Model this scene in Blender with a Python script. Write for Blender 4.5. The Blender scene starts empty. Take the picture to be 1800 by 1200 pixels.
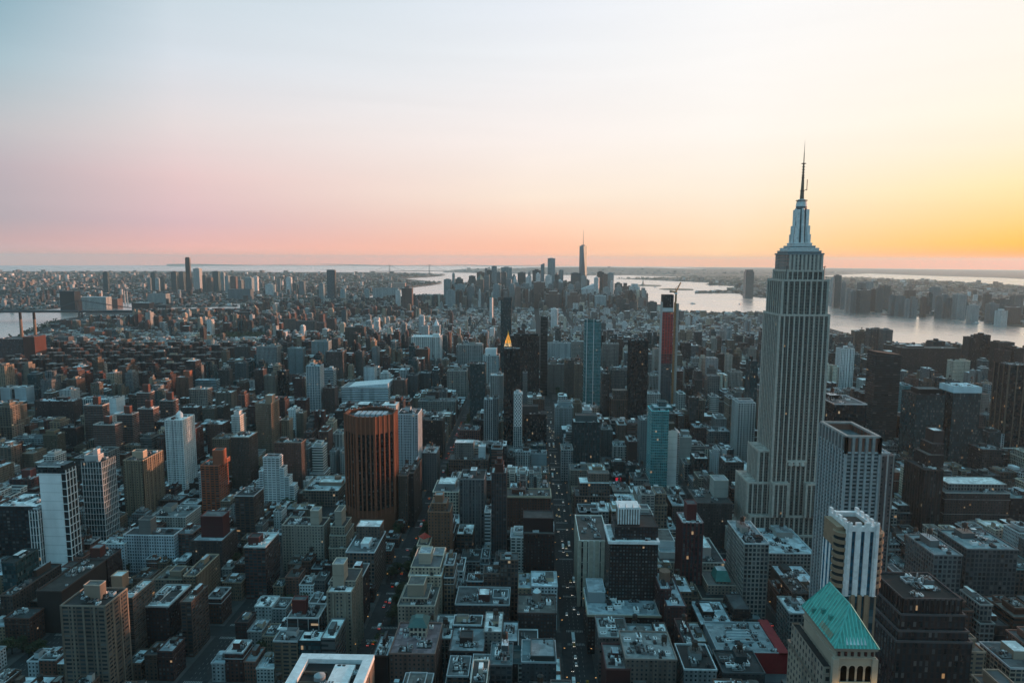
import bpy, bmesh, math, random
import numpy as np
from mathutils import Vector, Matrix
sc = bpy.context.scene
COL = sc.collection
rnd = random.Random(7)

# ---------------------------------------------------------------- camera
F_PX, CAM_H = 1200.0, 330.0
YAW, PITCH, ROLL = math.radians(1.5), math.radians(6.9), math.radians(0.25)
RE = 7.4e6                                   # effective earth radius with refraction
fw = Vector((-math.sin(YAW)*math.cos(PITCH), math.cos(YAW)*math.cos(PITCH), -math.sin(PITCH)))
r0 = Vector((math.cos(YAW), math.sin(YAW), 0)); u0 = r0.cross(fw)
rt = r0*math.cos(ROLL)+u0*math.sin(ROLL); up = rt.cross(fw)
cam_d = bpy.data.cameras.new('camera'); cam = bpy.data.objects.new('camera', cam_d); COL.objects.link(cam)
cam.matrix_world = Matrix(((rt.x, up.x, -fw.x, 0), (rt.y, up.y, -fw.y, 0), (rt.z, up.z, -fw.z, CAM_H), (0, 0, 0, 1)))
cam_d.sensor_width = 36; cam_d.lens = 24.0; cam_d.clip_start = 5; cam_d.clip_end = 200000
sc.camera = cam

# ---------------------------------------------------------------- world: dusk sky, sun low on the right
SUN_AZ, SUN_EL = math.radians(62), math.radians(4.0)    # azimuth to the right of +Y
w = bpy.data.worlds.new('World'); sc.world = w; w.use_nodes = True
nt = w.node_tree; nt.nodes.clear()
def N(nt, t, **k):
    n = nt.nodes.new(t)
    for a, b in k.items(): setattr(n, a, b)
    return n
def math_node(nt, op, a, b=None, c=None, clamp=False):
    n = N(nt, 'ShaderNodeMath', operation=op, use_clamp=clamp)
    for i, v in enumerate((a, b, c)):
        if v is None: continue
        if isinstance(v, (int, float)): n.inputs[i].default_value = v
        else: nt.links.new(v, n.inputs[i])
    return n.outputs[0]
def srgb(r, g, b):
    f = lambda c: (c/255/12.92) if c/255 <= 0.04045 else ((c/255+0.055)/1.055)**2.4
    return (f(r), f(g), f(b), 1)
def ramp(nt, fac, stops):
    n = N(nt, 'ShaderNodeValToRGB'); cr = n.color_ramp
    while len(cr.elements) < len(stops): cr.elements.new(0.5)
    for e, (p, c) in zip(cr.elements, stops): e.position = p; e.color = c
    nt.links.new(fac, n.inputs[0]); return n.outputs[0]
def mixc(nt, f, a, b, mode='MIX'):
    n = N(nt, 'ShaderNodeMix', data_type='RGBA', blend_type=mode)
    for i, v in ((0, f), (6, a), (7, b)):
        if isinstance(v, (int, float)): n.inputs[i].default_value = v
        elif isinstance(v, tuple): n.inputs[i].default_value = v
        else: nt.links.new(v, n.inputs[i])
    return n.outputs[2]
tc = N(nt, 'ShaderNodeTexCoord'); sep = N(nt, 'ShaderNodeSeparateXYZ')
nt.links.new(tc.outputs['Generated'], sep.inputs[0])
el = math_node(nt, 'DIVIDE', math_node(nt, 'ARCSINE', sep.outputs[2]), math.pi/2)    # 0 horizon .. 1 zenith
el = math_node(nt, 'SQRT', math_node(nt, 'MAXIMUM', el, 0.0))   # square root: fine steps near the horizon
az = math_node(nt, 'ARCTAN2', sep.outputs[0], sep.outputs[1])                        # 0 = +Y, positive to the right
def E(deg): return math.sqrt(deg/90)
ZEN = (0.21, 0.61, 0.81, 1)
def col_ramp(st, tail): return ramp(nt, el, [(E(d), srgb(*q)) for d, q in st]+tail)
edge = col_ramp([(0, (196, 168, 170)), (1.2, (190, 165, 168)), (2.6, (168, 164, 172)), (6, (178, 172, 181)), (8.5, (182, 186, 191)), (12.5, (148, 182, 194)), (16.8, (104, 154, 172)), (21, (96, 148, 166))], [(E(40), (0.12, 0.30, 0.36, 1)), (1, ZEN)])
left = col_ramp([(0, (236, 170, 160)), (.8, (233, 178, 170)), (2.6, (218, 184, 189)), (6, (232, 202, 202)), (9.8, (229, 219, 219)), (14.5, (215, 223, 231)), (21, (192, 211, 221))], [(E(40), (0.16, 0.36, 0.43, 1)), (1, ZEN)])
cen = col_ramp([(0, (250, 174, 140)), (.8, (254, 186, 154)), (2.6, (253, 209, 184)), (5, (254, 233, 215)), (9.7, (250, 240, 235)), (16, (238, 240, 243)), (21, (228, 234, 243))], [(E(40), (0.26, 0.44, 0.52, 1)), (1, ZEN)])
rgt = col_ramp([(0, (252, 176, 104)), (.8, (254, 208, 160)), (2.6, (254, 224, 190)), (5.5, (254, 238, 218)), (10, (255, 248, 240)), (21, (248, 249, 251))], [(E(40), (0.30, 0.46, 0.52, 1)), (1, ZEN)])
far = col_ramp([(0, (252, 118, 10)), (.6, (254, 160, 14)), (1.2, (254, 188, 34)), (2.0, (254, 200, 96)), (5, (255, 231, 172)), (8, (255, 240, 212)), (12, (255, 245, 229)), (21, (254, 250, 246))], [(E(42), (0.30, 0.44, 0.48, 1)), (1, ZEN)])
sunw = ramp(nt, el, [(E(0), (1.5, 0.40, 0.06, 1)), (E(4), (1.7, 0.78, 0.2, 1)), (E(12), (1.2, 0.85, 0.48, 1)), (E(25), (0.5, 0.52, 0.48, 1)), (E(45), (0.16, 0.34, 0.40, 1)), (1, ZEN)])
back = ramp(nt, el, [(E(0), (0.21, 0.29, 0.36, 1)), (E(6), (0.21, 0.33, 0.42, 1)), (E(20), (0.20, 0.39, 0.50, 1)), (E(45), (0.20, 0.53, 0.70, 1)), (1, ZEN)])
def band(a0, a1): return math_node(nt, 'MULTIPLY_ADD', az, 1/(math.radians(a1-a0)), -a0/(a1-a0), clamp=True)
def smooth(v):
    n = N(nt, 'ShaderNodeMapRange', interpolation_type='SMOOTHSTEP'); nt.links.new(v, n.inputs[0]); return n.outputs[0]
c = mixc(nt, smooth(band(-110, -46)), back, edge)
c = mixc(nt, band(-41, -27), c, left)
c = mixc(nt, band(-27, 0), c, cen)
c = mixc(nt, band(0, 16), c, rgt)
c = mixc(nt, band(16, 37), c, far)
c = mixc(nt, smooth(band(40, 66)), c, sunw)
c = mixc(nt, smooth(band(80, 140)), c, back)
# faint streaky high cloud
mp = N(nt, 'ShaderNodeMapping'); mp.inputs['Scale'].default_value = (1.0, 1.0, 14.0)
nt.links.new(tc.outputs['Generated'], mp.inputs[0])
no = N(nt, 'ShaderNodeTexNoise'); no.inputs['Scale'].default_value = 2.6; no.inputs['Detail'].default_value = 6; no.inputs['Distortion'].default_value = .6
nt.links.new(mp.outputs[0], no.inputs['Vector'])
cl = math_node(nt, 'MULTIPLY_ADD', no.outputs[0], 0.07, 0.975)
c = mixc(nt, 1.0, c, cl, 'MULTIPLY')
hb = ramp(nt, el, [(E(0), (1.5, 1.12, .88, 1)), (E(.06), (1.46, 1.12, .9, 1)), (E(.15), (1.35, 1.12, .96, 1)), (E(.3), (1.25, 1.15, 1.04, 1)), (E(.6), (1.16, 1.15, 1.14, 1)), (E(1.2), (1.07, 1.06, 1.06, 1)), (E(4), (1, 1, 1, 1))])
c = mixc(nt, 1.0, c, hb, 'MULTIPLY')
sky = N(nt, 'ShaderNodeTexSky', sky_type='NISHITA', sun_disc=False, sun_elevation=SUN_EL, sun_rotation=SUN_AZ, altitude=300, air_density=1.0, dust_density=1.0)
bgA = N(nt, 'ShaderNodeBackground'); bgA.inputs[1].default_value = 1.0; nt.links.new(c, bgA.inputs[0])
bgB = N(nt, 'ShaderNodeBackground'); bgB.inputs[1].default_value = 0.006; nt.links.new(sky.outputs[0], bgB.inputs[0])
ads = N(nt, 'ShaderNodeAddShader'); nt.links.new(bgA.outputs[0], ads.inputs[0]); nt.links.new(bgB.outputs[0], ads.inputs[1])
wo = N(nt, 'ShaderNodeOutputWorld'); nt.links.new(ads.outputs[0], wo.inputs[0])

sd = bpy.data.lights.new('sun', 'SUN'); sun = bpy.data.objects.new('sun', sd); COL.objects.link(sun)
sd.energy = 5.0; sd.angle = math.radians(1.5); sd.color = (1.0, 0.46, 0.28)
sdir = Vector((math.sin(SUN_AZ)*math.cos(SUN_EL), math.cos(SUN_AZ)*math.cos(SUN_EL), math.sin(SUN_EL)))
sun.rotation_euler = sdir.to_track_quat('Z', 'Y').to_euler()
vs = sc.view_settings; vs.view_transform = 'Standard'; vs.look = 'None'; vs.exposure = 0.0; vs.gamma = 1.0
sc.render.engine = 'CYCLES'
cy = sc.cycles; cy.max_bounces = 4; cy.diffuse_bounces = 1; cy.glossy_bounces = 2; cy.transmission_bounces = 2; cy.volume_bounces = 1
cy.use_denoising = True; cy.sample_clamp_indirect = 4; cy.use_adaptive_sampling = True; cy.caustics_reflective = False; cy.caustics_refractive = False

# ---------------------------------------------------------------- places
def ll(lat, lon):
    n = (lat-40.7530)*111050; e = (lon+73.9785)*84370
    return (-.8746*e+.4848*n, -.4848*e-.8746*n)
def clamp(v, a=0., b=1.): return max(a, min(b, v))
def drop(x, y): return (x*x+y*y)/(2*RE)
def gz(x, y):                                # street level in Manhattan
    return max(3., 15 - 12*clamp((-x-550)/900) - 10*clamp((x-1000)/900) - 9*clamp((y-1800)/2500)) - drop(x, y)
def proj(x, y, z):
    v = Vector((x, y, z-CAM_H)); d = v.dot(fw)
    return 900+F_PX*v.dot(rt)/d, 600-F_PX*v.dot(up)/d
def ray(px, py): return fw + rt*(px-900)/F_PX + up*(600-py)/F_PX
def at_y(px, py, y):
    d = ray(px, py); t = y/d.y; return d.x*t, CAM_H+d.z*t
def ground(px, py, level=None):
    d = ray(px, py); z = 10.
    for _ in range(25):
        t = (z-CAM_H)/min(d.z, -1e-4); x, y = d.x*t, d.y*t
        z = gz(x, y) if level is None else level-drop(x, y)
    return x, y

# ---------------------------------------------------------------- materials (wall colour, glass colour and window pattern are face attributes)
def attr(nt, name): return N(nt, 'ShaderNodeAttribute', attribute_name=name, attribute_type='GEOMETRY')
def new_mat(name):
    m = bpy.data.materials.new(name); m.use_nodes = True; nt = m.node_tree
    return m, nt, nt.nodes['Principled BSDF']
def facade_mat():
    m, nt, p = new_mat('facade'); L = nt.links.new
    uv = N(nt, 'ShaderNodeUVMap', uv_map='uv'); s = N(nt, 'ShaderNodeSeparateXYZ'); L(uv.outputs[0], s.inputs[0])
    w = attr(nt, 'fwin'); ws = N(nt, 'ShaderNodeSeparateXYZ'); L(w.outputs['Vector'], ws.inputs[0])
    fu, fv = math_node(nt, 'FRACT', s.outputs[0]), math_node(nt, 'FRACT', s.outputs[1])
    iu, iv = math_node(nt, 'FLOOR', s.outputs[0]), math_node(nt, 'FLOOR', s.outputs[1])
    mu = math_node(nt, 'LESS_THAN', math_node(nt, 'ABSOLUTE', math_node(nt, 'SUBTRACT', fu, .5)), math_node(nt, 'MULTIPLY', ws.outputs[0], .5))
    mv = math_node(nt, 'LESS_THAN', math_node(nt, 'ABSOLUTE', math_node(nt, 'SUBTRACT', fv, .5)), math_node(nt, 'MULTIPLY', ws.outputs[1], .5))
    mask = math_node(nt, 'MULTIPLY', mu, mv)
    cv = N(nt, 'ShaderNodeCombineXYZ'); L(iu, cv.inputs[0]); L(iv, cv.inputs[1]); L(ws.outputs[2], cv.inputs[2])
    wn = N(nt, 'ShaderNodeTexWhiteNoise', noise_dimensions='3D'); L(cv.outputs[0], wn.inputs[0])
    r1 = wn.outputs['Value']; sc2 = N(nt, 'ShaderNodeSeparateColor'); L(wn.outputs['Color'], sc2.inputs[0])
    gl = attr(nt, 'fgl'); col = attr(nt, 'fcol')
    gcol = mixc(nt, 1.0, gl.outputs['Color'], math_node(nt, 'MULTIPLY_ADD', r1, 1.1, 0.45), 'MULTIPLY')
    blind = math_node(nt, 'GREATER_THAN', sc2.outputs[0], 0.86)
    gcol = mixc(nt, math_node(nt, 'MULTIPLY', blind, 0.28), gcol, (0.22, 0.21, 0.19, 1))
    tco = N(nt, 'ShaderNodeTexCoord'); n1 = N(nt, 'ShaderNodeTexNoise'); n1.inputs['Scale'].default_value = 0.06; n1.inputs['Detail'].default_value = 5
    mp = N(nt, 'ShaderNodeMapping'); mp.inputs['Scale'].default_value = (1, 1, 0.35); L(tco.outputs['Object'], mp.inputs[0]); L(mp.outputs[0], n1.inputs['Vector'])
    wall = mixc(nt, 1.0, col.outputs['Color'], math_node(nt, 'MULTIPLY_ADD', n1.outputs[0], 0.9, 0.55), 'MULTIPLY')
    cw = N(nt, 'ShaderNodeCombineXYZ'); L(iu, cw.inputs[0]); L(ws.outputs[2], cw.inputs[1]); wc = N(nt, 'ShaderNodeTexWhiteNoise', noise_dimensions='2D'); L(cw.outputs[0], wc.inputs[0])
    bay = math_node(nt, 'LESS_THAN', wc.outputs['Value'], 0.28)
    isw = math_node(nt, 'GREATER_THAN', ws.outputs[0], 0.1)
    wall = mixc(nt, 1.0, wall, math_node(nt, 'MULTIPLY_ADD', math_node(nt, 'MULTIPLY', bay, isw), -0.3, 1.06), 'MULTIPLY')   # random columns painted darker, imitating the shade of recessed bays
    line = math_node(nt, 'LESS_THAN', fv, 0.09)
    wall = mixc(nt, math_node(nt, 'MULTIPLY', line, 0.22), wall, (0.04, 0.04, 0.04, 1))
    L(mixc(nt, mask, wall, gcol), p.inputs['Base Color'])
    L(math_node(nt, 'MULTIPLY_ADD', mask, math_node(nt, 'MULTIPLY_ADD', r1, 0.15, -0.75), 0.88), p.inputs['Roughness'])
    L(math_node(nt, 'MULTIPLY_ADD', mask, 0.15, 1.45), p.inputs['IOR'])
    bmp = N(nt, 'ShaderNodeBump'); bmp.inputs['Strength'].default_value = 0.6; bmp.inputs['Distance'].default_value = 0.3
    L(math_node(nt, 'SUBTRACT', 1.0, mask), bmp.inputs['Height']); L(bmp.outputs[0], p.inputs['Normal'])
    lit = math_node(nt, 'MULTIPLY', math_node(nt, 'GREATER_THAN', sc2.outputs[1], 0.9962), mask)
    L(mixc(nt, sc2.outputs[2], (1.0, 0.52, 0.2, 1), (1.0, 0.78, 0.5, 1)), p.inputs['Emission Color']); L(math_node(nt, 'MULTIPLY', lit, 0.32), p.inputs['Emission Strength'])
    return m
def surface_mat(name, rough, lo, hi, scale, metallic=0.0):
    m, nt, p = new_mat(name); L = nt.links.new
    col = attr(nt, 'fcol'); tco = N(nt, 'ShaderNodeTexCoord')
    n1 = N(nt, 'ShaderNodeTexNoise'); n1.inputs['Scale'].default_value = scale; n1.inputs['Detail'].default_value = 6; n1.inputs['Roughness'].default_value = 0.65
    L(tco.outputs['Object'], n1.inputs['Vector'])
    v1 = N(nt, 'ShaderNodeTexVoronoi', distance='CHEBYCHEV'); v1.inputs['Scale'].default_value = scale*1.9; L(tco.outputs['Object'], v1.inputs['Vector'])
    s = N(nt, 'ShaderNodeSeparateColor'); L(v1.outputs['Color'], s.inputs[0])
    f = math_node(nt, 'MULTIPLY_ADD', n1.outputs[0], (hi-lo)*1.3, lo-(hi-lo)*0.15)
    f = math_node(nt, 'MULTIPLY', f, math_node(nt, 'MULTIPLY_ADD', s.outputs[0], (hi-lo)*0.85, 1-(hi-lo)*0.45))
    L(mixc(nt, 1.0, col.outputs['Color'], f, 'MULTIPLY'), p.inputs['Base Color'])
    p.inputs['Roughness'].default_value = rough; p.inputs['Metallic'].default_value = metallic
    return m
FACADE = facade_mat()
ROOF = surface_mat('roofing', 0.8, 0.55, 1.35, 0.12)  # colour patches: roofing membranes, gravel and painted-in shadows of rooftop equipment
TRIM = surface_mat('painted_trim', 0.7, 0.86, 1.12, 0.2)
COPPER = surface_mat('weathered_copper', 0.6, 0.72, 1.18, 0.16)
METAL = surface_mat('metal', 0.35, 0.8, 1.2, 0.5, 0.85)
def glow_mat(name, col, s):
    m, nt, p = new_mat(name); p.inputs['Base Color'].default_value = (*col, 1); p.inputs['Emission Color'].default_value = (*col, 1); p.inputs['Emission Strength'].default_value = s
    return m
HEADLIGHT, TAILLIGHT, AMBER = glow_mat('headlight_glow', (1, .93, .8), 2.0), glow_mat('taillight_glow', (1, .06, .02), 2.2), glow_mat('amber_lamp_glow', (1, .5, .15), 1.2)

# ---------------------------------------------------------------- mesh building
STY = {  # cell width, floor height, window width and height as a share of the cell, glass colour
 'punch': (3.0, 3.05, .42, .50, (.035, .042, .05)), 'pairs': (2.6, 3.1, .55, .52, (.035, .045, .055)), 'grid': (3.8, 3.5, .72, .62, (.03, .045, .055)),
 'ribbon': (6, 3.7, 1.0, .48, (.03, .045, .05)), 'vert': (3.3, 3.8, .50, .80, (.028, .038, .046)), 'strip': (4.2, 3.8, .5, 1.0, (.02, .028, .034)),
 'loft': (3.4, 3.8, .66, .66, (.03, .036, .045)), 'curtain': (1.9, 3.7, .90, .84, (.02, .06, .07)), 'dark': (2.2, 3.7, .86, .80, (.012, .02, .024)),
 'teal': (2.4, 3.5, .84, .72, (.03, .15, .165)), 'fine': (2.0, 3.3, .5, .55, (.04, .055, .06)), 'wide': (5.2, 3.0, .8, .5, (.03, .045, .055)), 'blank': (9, 9, 0, 0, (0, 0, 0)),
 'balc': (3.6, 3.0, .8, .66, (.03, .05, .06)), 'bands': (5.2, 3.0, .7, .52, (.03, .04, .05))}
seed_n = [0]
class MB:
    def __init__(s): s.v, s.f, s.uv, s.col, s.gl, s.win, s.mi, s.mats = [], [], [], [], [], [], [], []
    def mat(s, m):
        if m not in s.mats: s.mats.append(m)
        return s.mats.index(m)
    def face(s, pts, m, col, uv=None, gl=(0, 0, 0), win=(0, 0, 0)):
        k_ = (max(.01, sum(col[:3])/3)/.42)**.85; col = tuple(min(.82, c_*k_) for c_ in col[:3])
        n = len(s.v); s.v += pts; s.f.append(tuple(range(n, n+len(pts)))); s.uv += uv or [(0, 0)]*len(pts)
        s.col.append((*col[:3], 1)); s.gl.append((*gl[:3], 1)); s.win.append(win); s.mi.append(s.mat(m))
    def walls(s, ring, z0, z1, style, col, gl=None, top_ring=None):
        """vertical or leaning walls over a ring of (x, y) points, counter-clockwise seen from above"""
        cu, cv, wx, wy, g = STY[style]; gl = gl or g; seed_n[0] += 1; sd = seed_n[0] % 997
        tr = top_ring or ring
        for i in range(len(ring)):
            a, b, ta, tb = ring[i], ring[(i+1) % len(ring)], tr[i], tr[(i+1) % len(ring)]
            wd = math.hypot(b[0]-a[0], b[1]-a[1])
            if wd < 0.05: continue
            n = max(1, round(wd/cu)); nv = max(1, round((z1-z0)/cv))
            s.face([(a[0], a[1], z0), (b[0], b[1], z0), (tb[0], tb[1], z1), (ta[0], ta[1], z1)], FACADE, col, [(0, 0), (n, 0), (n, nv), (0, nv)], gl, (wx, wy, sd+i*.37))
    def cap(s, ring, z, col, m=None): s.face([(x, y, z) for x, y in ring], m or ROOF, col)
    def box(s, x0, x1, y0, y1, z0, z1, col, m=None, top=True, bottom=False):
        m = m or TRIM; r = [(x0, y0), (x1, y0), (x1, y1), (x0, y1)]
        for i in range(4):
            a, b = r[i], r[(i+1) % 4]; s.face([(*a, z0), (*b, z0), (*b, z1), (*a, z1)], m, col)
        if top: s.face([(*p, z1) for p in r], m, col)
        if bottom: s.face([(*p, z0) for p in r[::-1]], m, col)
    def cyl(s, cx, cy, z0, z1, r, r2=None, n=10, col=(.3, .3, .3), m=None, top=True):
        r2 = r if r2 is None else r2; m = m or TRIM
        A = [(cx+r*math.cos(2*math.pi*i/n), cy+r*math.sin(2*math.pi*i/n)) for i in range(n)]
        B = [(cx+r2*math.cos(2*math.pi*i/n), cy+r2*math.sin(2*math.pi*i/n)) for i in range(n)]
        for i in range(n):
            j = (i+1) % n
            if r2 < 1e-3: s.face([(*A[i], z0), (*A[j], z0), (cx, cy, z1)], m, col)
            else: s.face([(*A[i], z0), (*A[j], z0), (*B[j], z1), (*B[i], z1)], m, col)
        if top and r2 > 1e-3: s.face([(*p, z1) for p in B], m, col)
    def bar(s, a, b, r, col, m=None):
        a, b = Vector(a), Vector(b); d = (b-a).normalized(); u = d.orthogonal().normalized()*r; v = d.cross(u)
        q = [u+v, u-v, -u-v, -u+v]
        for i in range(4):
            j = (i+1) % 4; s.face([tuple(a+q[j]), tuple(a+q[i]), tuple(b+q[i]), tuple(b+q[j])], m or TRIM, col)
    def mesh(s, name):
        me = bpy.data.meshes.new(name); me.from_pydata(s.v, [], s.f)
        for m in s.mats: me.materials.append(m)
        me.polygons.foreach_set('material_index', s.mi)
        uv = me.uv_layers.new(name='uv'); uv.data.foreach_set('uv', np.array(s.uv, dtype=np.float32).ravel())
        for nm, ty, dat, k in (('fcol', 'FLOAT_COLOR', s.col, 'color'), ('fgl', 'FLOAT_COLOR', s.gl, 'color'), ('fwin', 'FLOAT_VECTOR', s.win, 'vector')):
            a = me.attributes.new(nm, ty, 'FACE'); a.data.foreach_set(k, np.array(dat, dtype=np.float32).ravel())
        me.update(); return me
    def build(s, name, parent=None, loc=None, rot=0, kind=None):
        if not s.v: return None
        o = bpy.data.objects.new(name, s.mesh(name)); COL.objects.link(o)
        if parent is not None: o.parent = parent
        if loc is not None: o.location = loc
        if rot: o.rotation_euler.z = rot
        if kind: o['kind'] = kind
        return o
def rect(x0, x1, y0, y1): return [(x0, y0), (x1, y0), (x1, y1), (x0, y1)]
def thing(name, label, cat, loc, rot=0, group=None):
    o = bpy.data.objects.new(name, None); COL.objects.link(o); o.location = loc; o.rotation_euler.z = rot
    o.empty_display_size = 5; o['label'] = label; o['category'] = cat
    if group: o['group'] = group
    return o
def tag(o, label, cat, group=None):
    o['label'] = label; o['category'] = cat
    if group: o['group'] = group
    return o
def put(mesh, name, parent, loc, scale=(1, 1, 1), rot=0):
    o = bpy.data.objects.new(name, mesh); COL.objects.link(o); o.parent = parent; o.location = loc; o.scale = scale; o.rotation_euler.z = rot
    return o
# shared rooftop pieces
def unit_mesh(fn, name):
    b = MB(); fn(b); return b.mesh(name)
WOOD = (.16, .10, .07)
def tank_fn(b):
    for x, y in ((-1.2, -1.2), (1.2, -1.2), (1.2, 1.2), (-1.2, 1.2)): b.bar((x, y, 0), (x, y, 3), .16, (.06, .06, .06))
    b.box(-1.6, 1.6, -1.6, 1.6, 2.9, 3.15, (.07, .07, .07), bottom=True)
    b.cyl(0, 0, 3.15, 6.6, 1.95, 1.8, 12, WOOD); b.cyl(0, 0, 6.6, 7.9, 2.1, 0, 12, (.12, .09, .08))
TANK = unit_mesh(tank_fn, 'water_tank')
def ac_fn(c):
    def f(b):
        b.box(-.5, .5, -.5, .5, 0, .8, c); b.cyl(-.2, 0, .8, .95, .2, n=8, col=(.05, .05, .05)); b.cyl(.25, 0, .8, .95, .18, n=8, col=(.05, .05, .05))
    return f
ACS = [unit_mesh(ac_fn(c), 'air_unit') for c in ((.42, .46, .48), (.25, .27, .28), (.6, .64, .66), (.10, .11, .12))]
ROOFC = [(.30, .34, .36), (.36, .41, .44), (.50, .55, .58), (.62, .67, .70), (.70, .74, .76), (.12, .13, .14), (.16, .16, .15), (.08, .09, .095), (.20, .22, .23), (.17, .19, .20), (.10, .115, .12), (.22, .22, .21), (.55, .61, .65), (.13, .13, .13), (.27, .25, .23)]
PLAT = []
def plat_fn(sd):
    def f(b):
        R = random.Random(sd); b.box(-4, 4, -3, 3, 0, .25, (.07, .075, .08))
        for _ in range(16):
            x, y = R.uniform(-3.6, 3), R.uniform(-2.7, 2.3); w_, d_, h_ = R.uniform(.5, 2.2), R.uniform(.4, 1.4), R.uniform(.5, 2.2); c_ = R.choice(((.5, .54, .56), (.3, .33, .34), (.1, .11, .12), (.62, .65, .66), (.16, .13, .11), (.22, .26, .28), (.04, .045, .05)))
            b.box(x, min(4, x+w_), y, min(3, y+d_), .2, .2+h_, c_)
        for k in range(3): b.cyl(R.uniform(-3, 3), R.uniform(-2, 2), .2, R.uniform(1.5, 3.2), .35, n=7, col=(.4, .42, .43))
        for k in range(3): y = R.uniform(-2.8, 2.8); b.bar((-3.9, y, .6), (3.9, y, .6), .14, (.35, .36, .36))
    return f
PLAT = [unit_mesh(plat_fn(i), 'machinery_platform') for i in range(6)]
def platforms(root, x0, x1, y0, y1, z, R, n):
    for _ in range(n):
        s = R.uniform(.55, 1.3); rot = R.choice((0, math.pi/2)); ex, ey = (4.3*s, 3.3*s) if rot == 0 else (3.3*s, 4.3*s)
        if x1-x0 < 2*ex or y1-y0 < 2*ey: continue
        put(R.choice(PLAT), 'machinery_platform', root, (R.uniform(x0+ex, x1-ex), R.uniform(y0+ey, y1-ey), z+.02), (s, s, s*R.uniform(.7, 1.3)), rot)
def parapet(b, x0, x1, y0, y1, z, h, t, col):
    """one closed ring"""
    o = [(x0, y0), (x1, y0), (x1, y1), (x0, y1)]; i = [(x0+t, y0+t), (x1-t, y0+t), (x1-t, y1-t), (x0+t, y1-t)]
    for k in range(4):
        j = (k+1) % 4
        b.face([(*o[k], z), (*o[j], z), (*o[j], z+h), (*o[k], z+h)], TRIM, col)
        b.face([(*i[j], z), (*i[k], z), (*i[k], z+h), (*i[j], z+h)], TRIM, col)
        b.face([(*o[k], z+h), (*o[j], z+h), (*i[j], z+h), (*i[k], z+h)], TRIM, col)
        b.face([(*o[j], z), (*o[k], z), (*i[k], z), (*i[j], z)], TRIM, col)
def roof_stuff(root, x0, x1, y0, y1, z, R, wall, n_ac=3, tank=True, pent=True, style='punch', ph=None):
    w, d = x1-x0, y1-y0
    if pent:
        pw, pd, hh = w*R.uniform(.22, .4), d*R.uniform(.25, .45), ph or R.uniform(3.5, 7)
        px, py = R.uniform(x0+1.5, x1-1.5-pw), R.uniform(y0+d*.3, y1-1.5-pd)
        b = MB(); b.walls(rect(px, px+pw, py, py+pd), z, z+hh, 'blank', wall); b.cap(rect(px, px+pw, py, py+pd), z+hh, R.choice(ROOFC)); b.build('bulkhead', root)
        if tank: put(TANK, 'water_tank', root, (px+pw/2, py+pd/2, z+hh), rot=R.random())
    elif tank: put(TANK, 'water_tank', root, (R.uniform(x0+3, x1-3), R.uniform(y0+d*.4, y1-3), z))
    for _ in range(n_ac):
        s = R.uniform(1.5, 4); put(R.choice(ACS), 'air_unit', root, (R.uniform(x0+s, x1-s), R.uniform(y0+s, y1-s), z+.01), (s*R.uniform(.8, 1.8), s, s*R.uniform(.6, 1)), R.choice((0, math.pi/2)))
HERO = []      # footprints and screen windows of individually placed buildings
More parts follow.
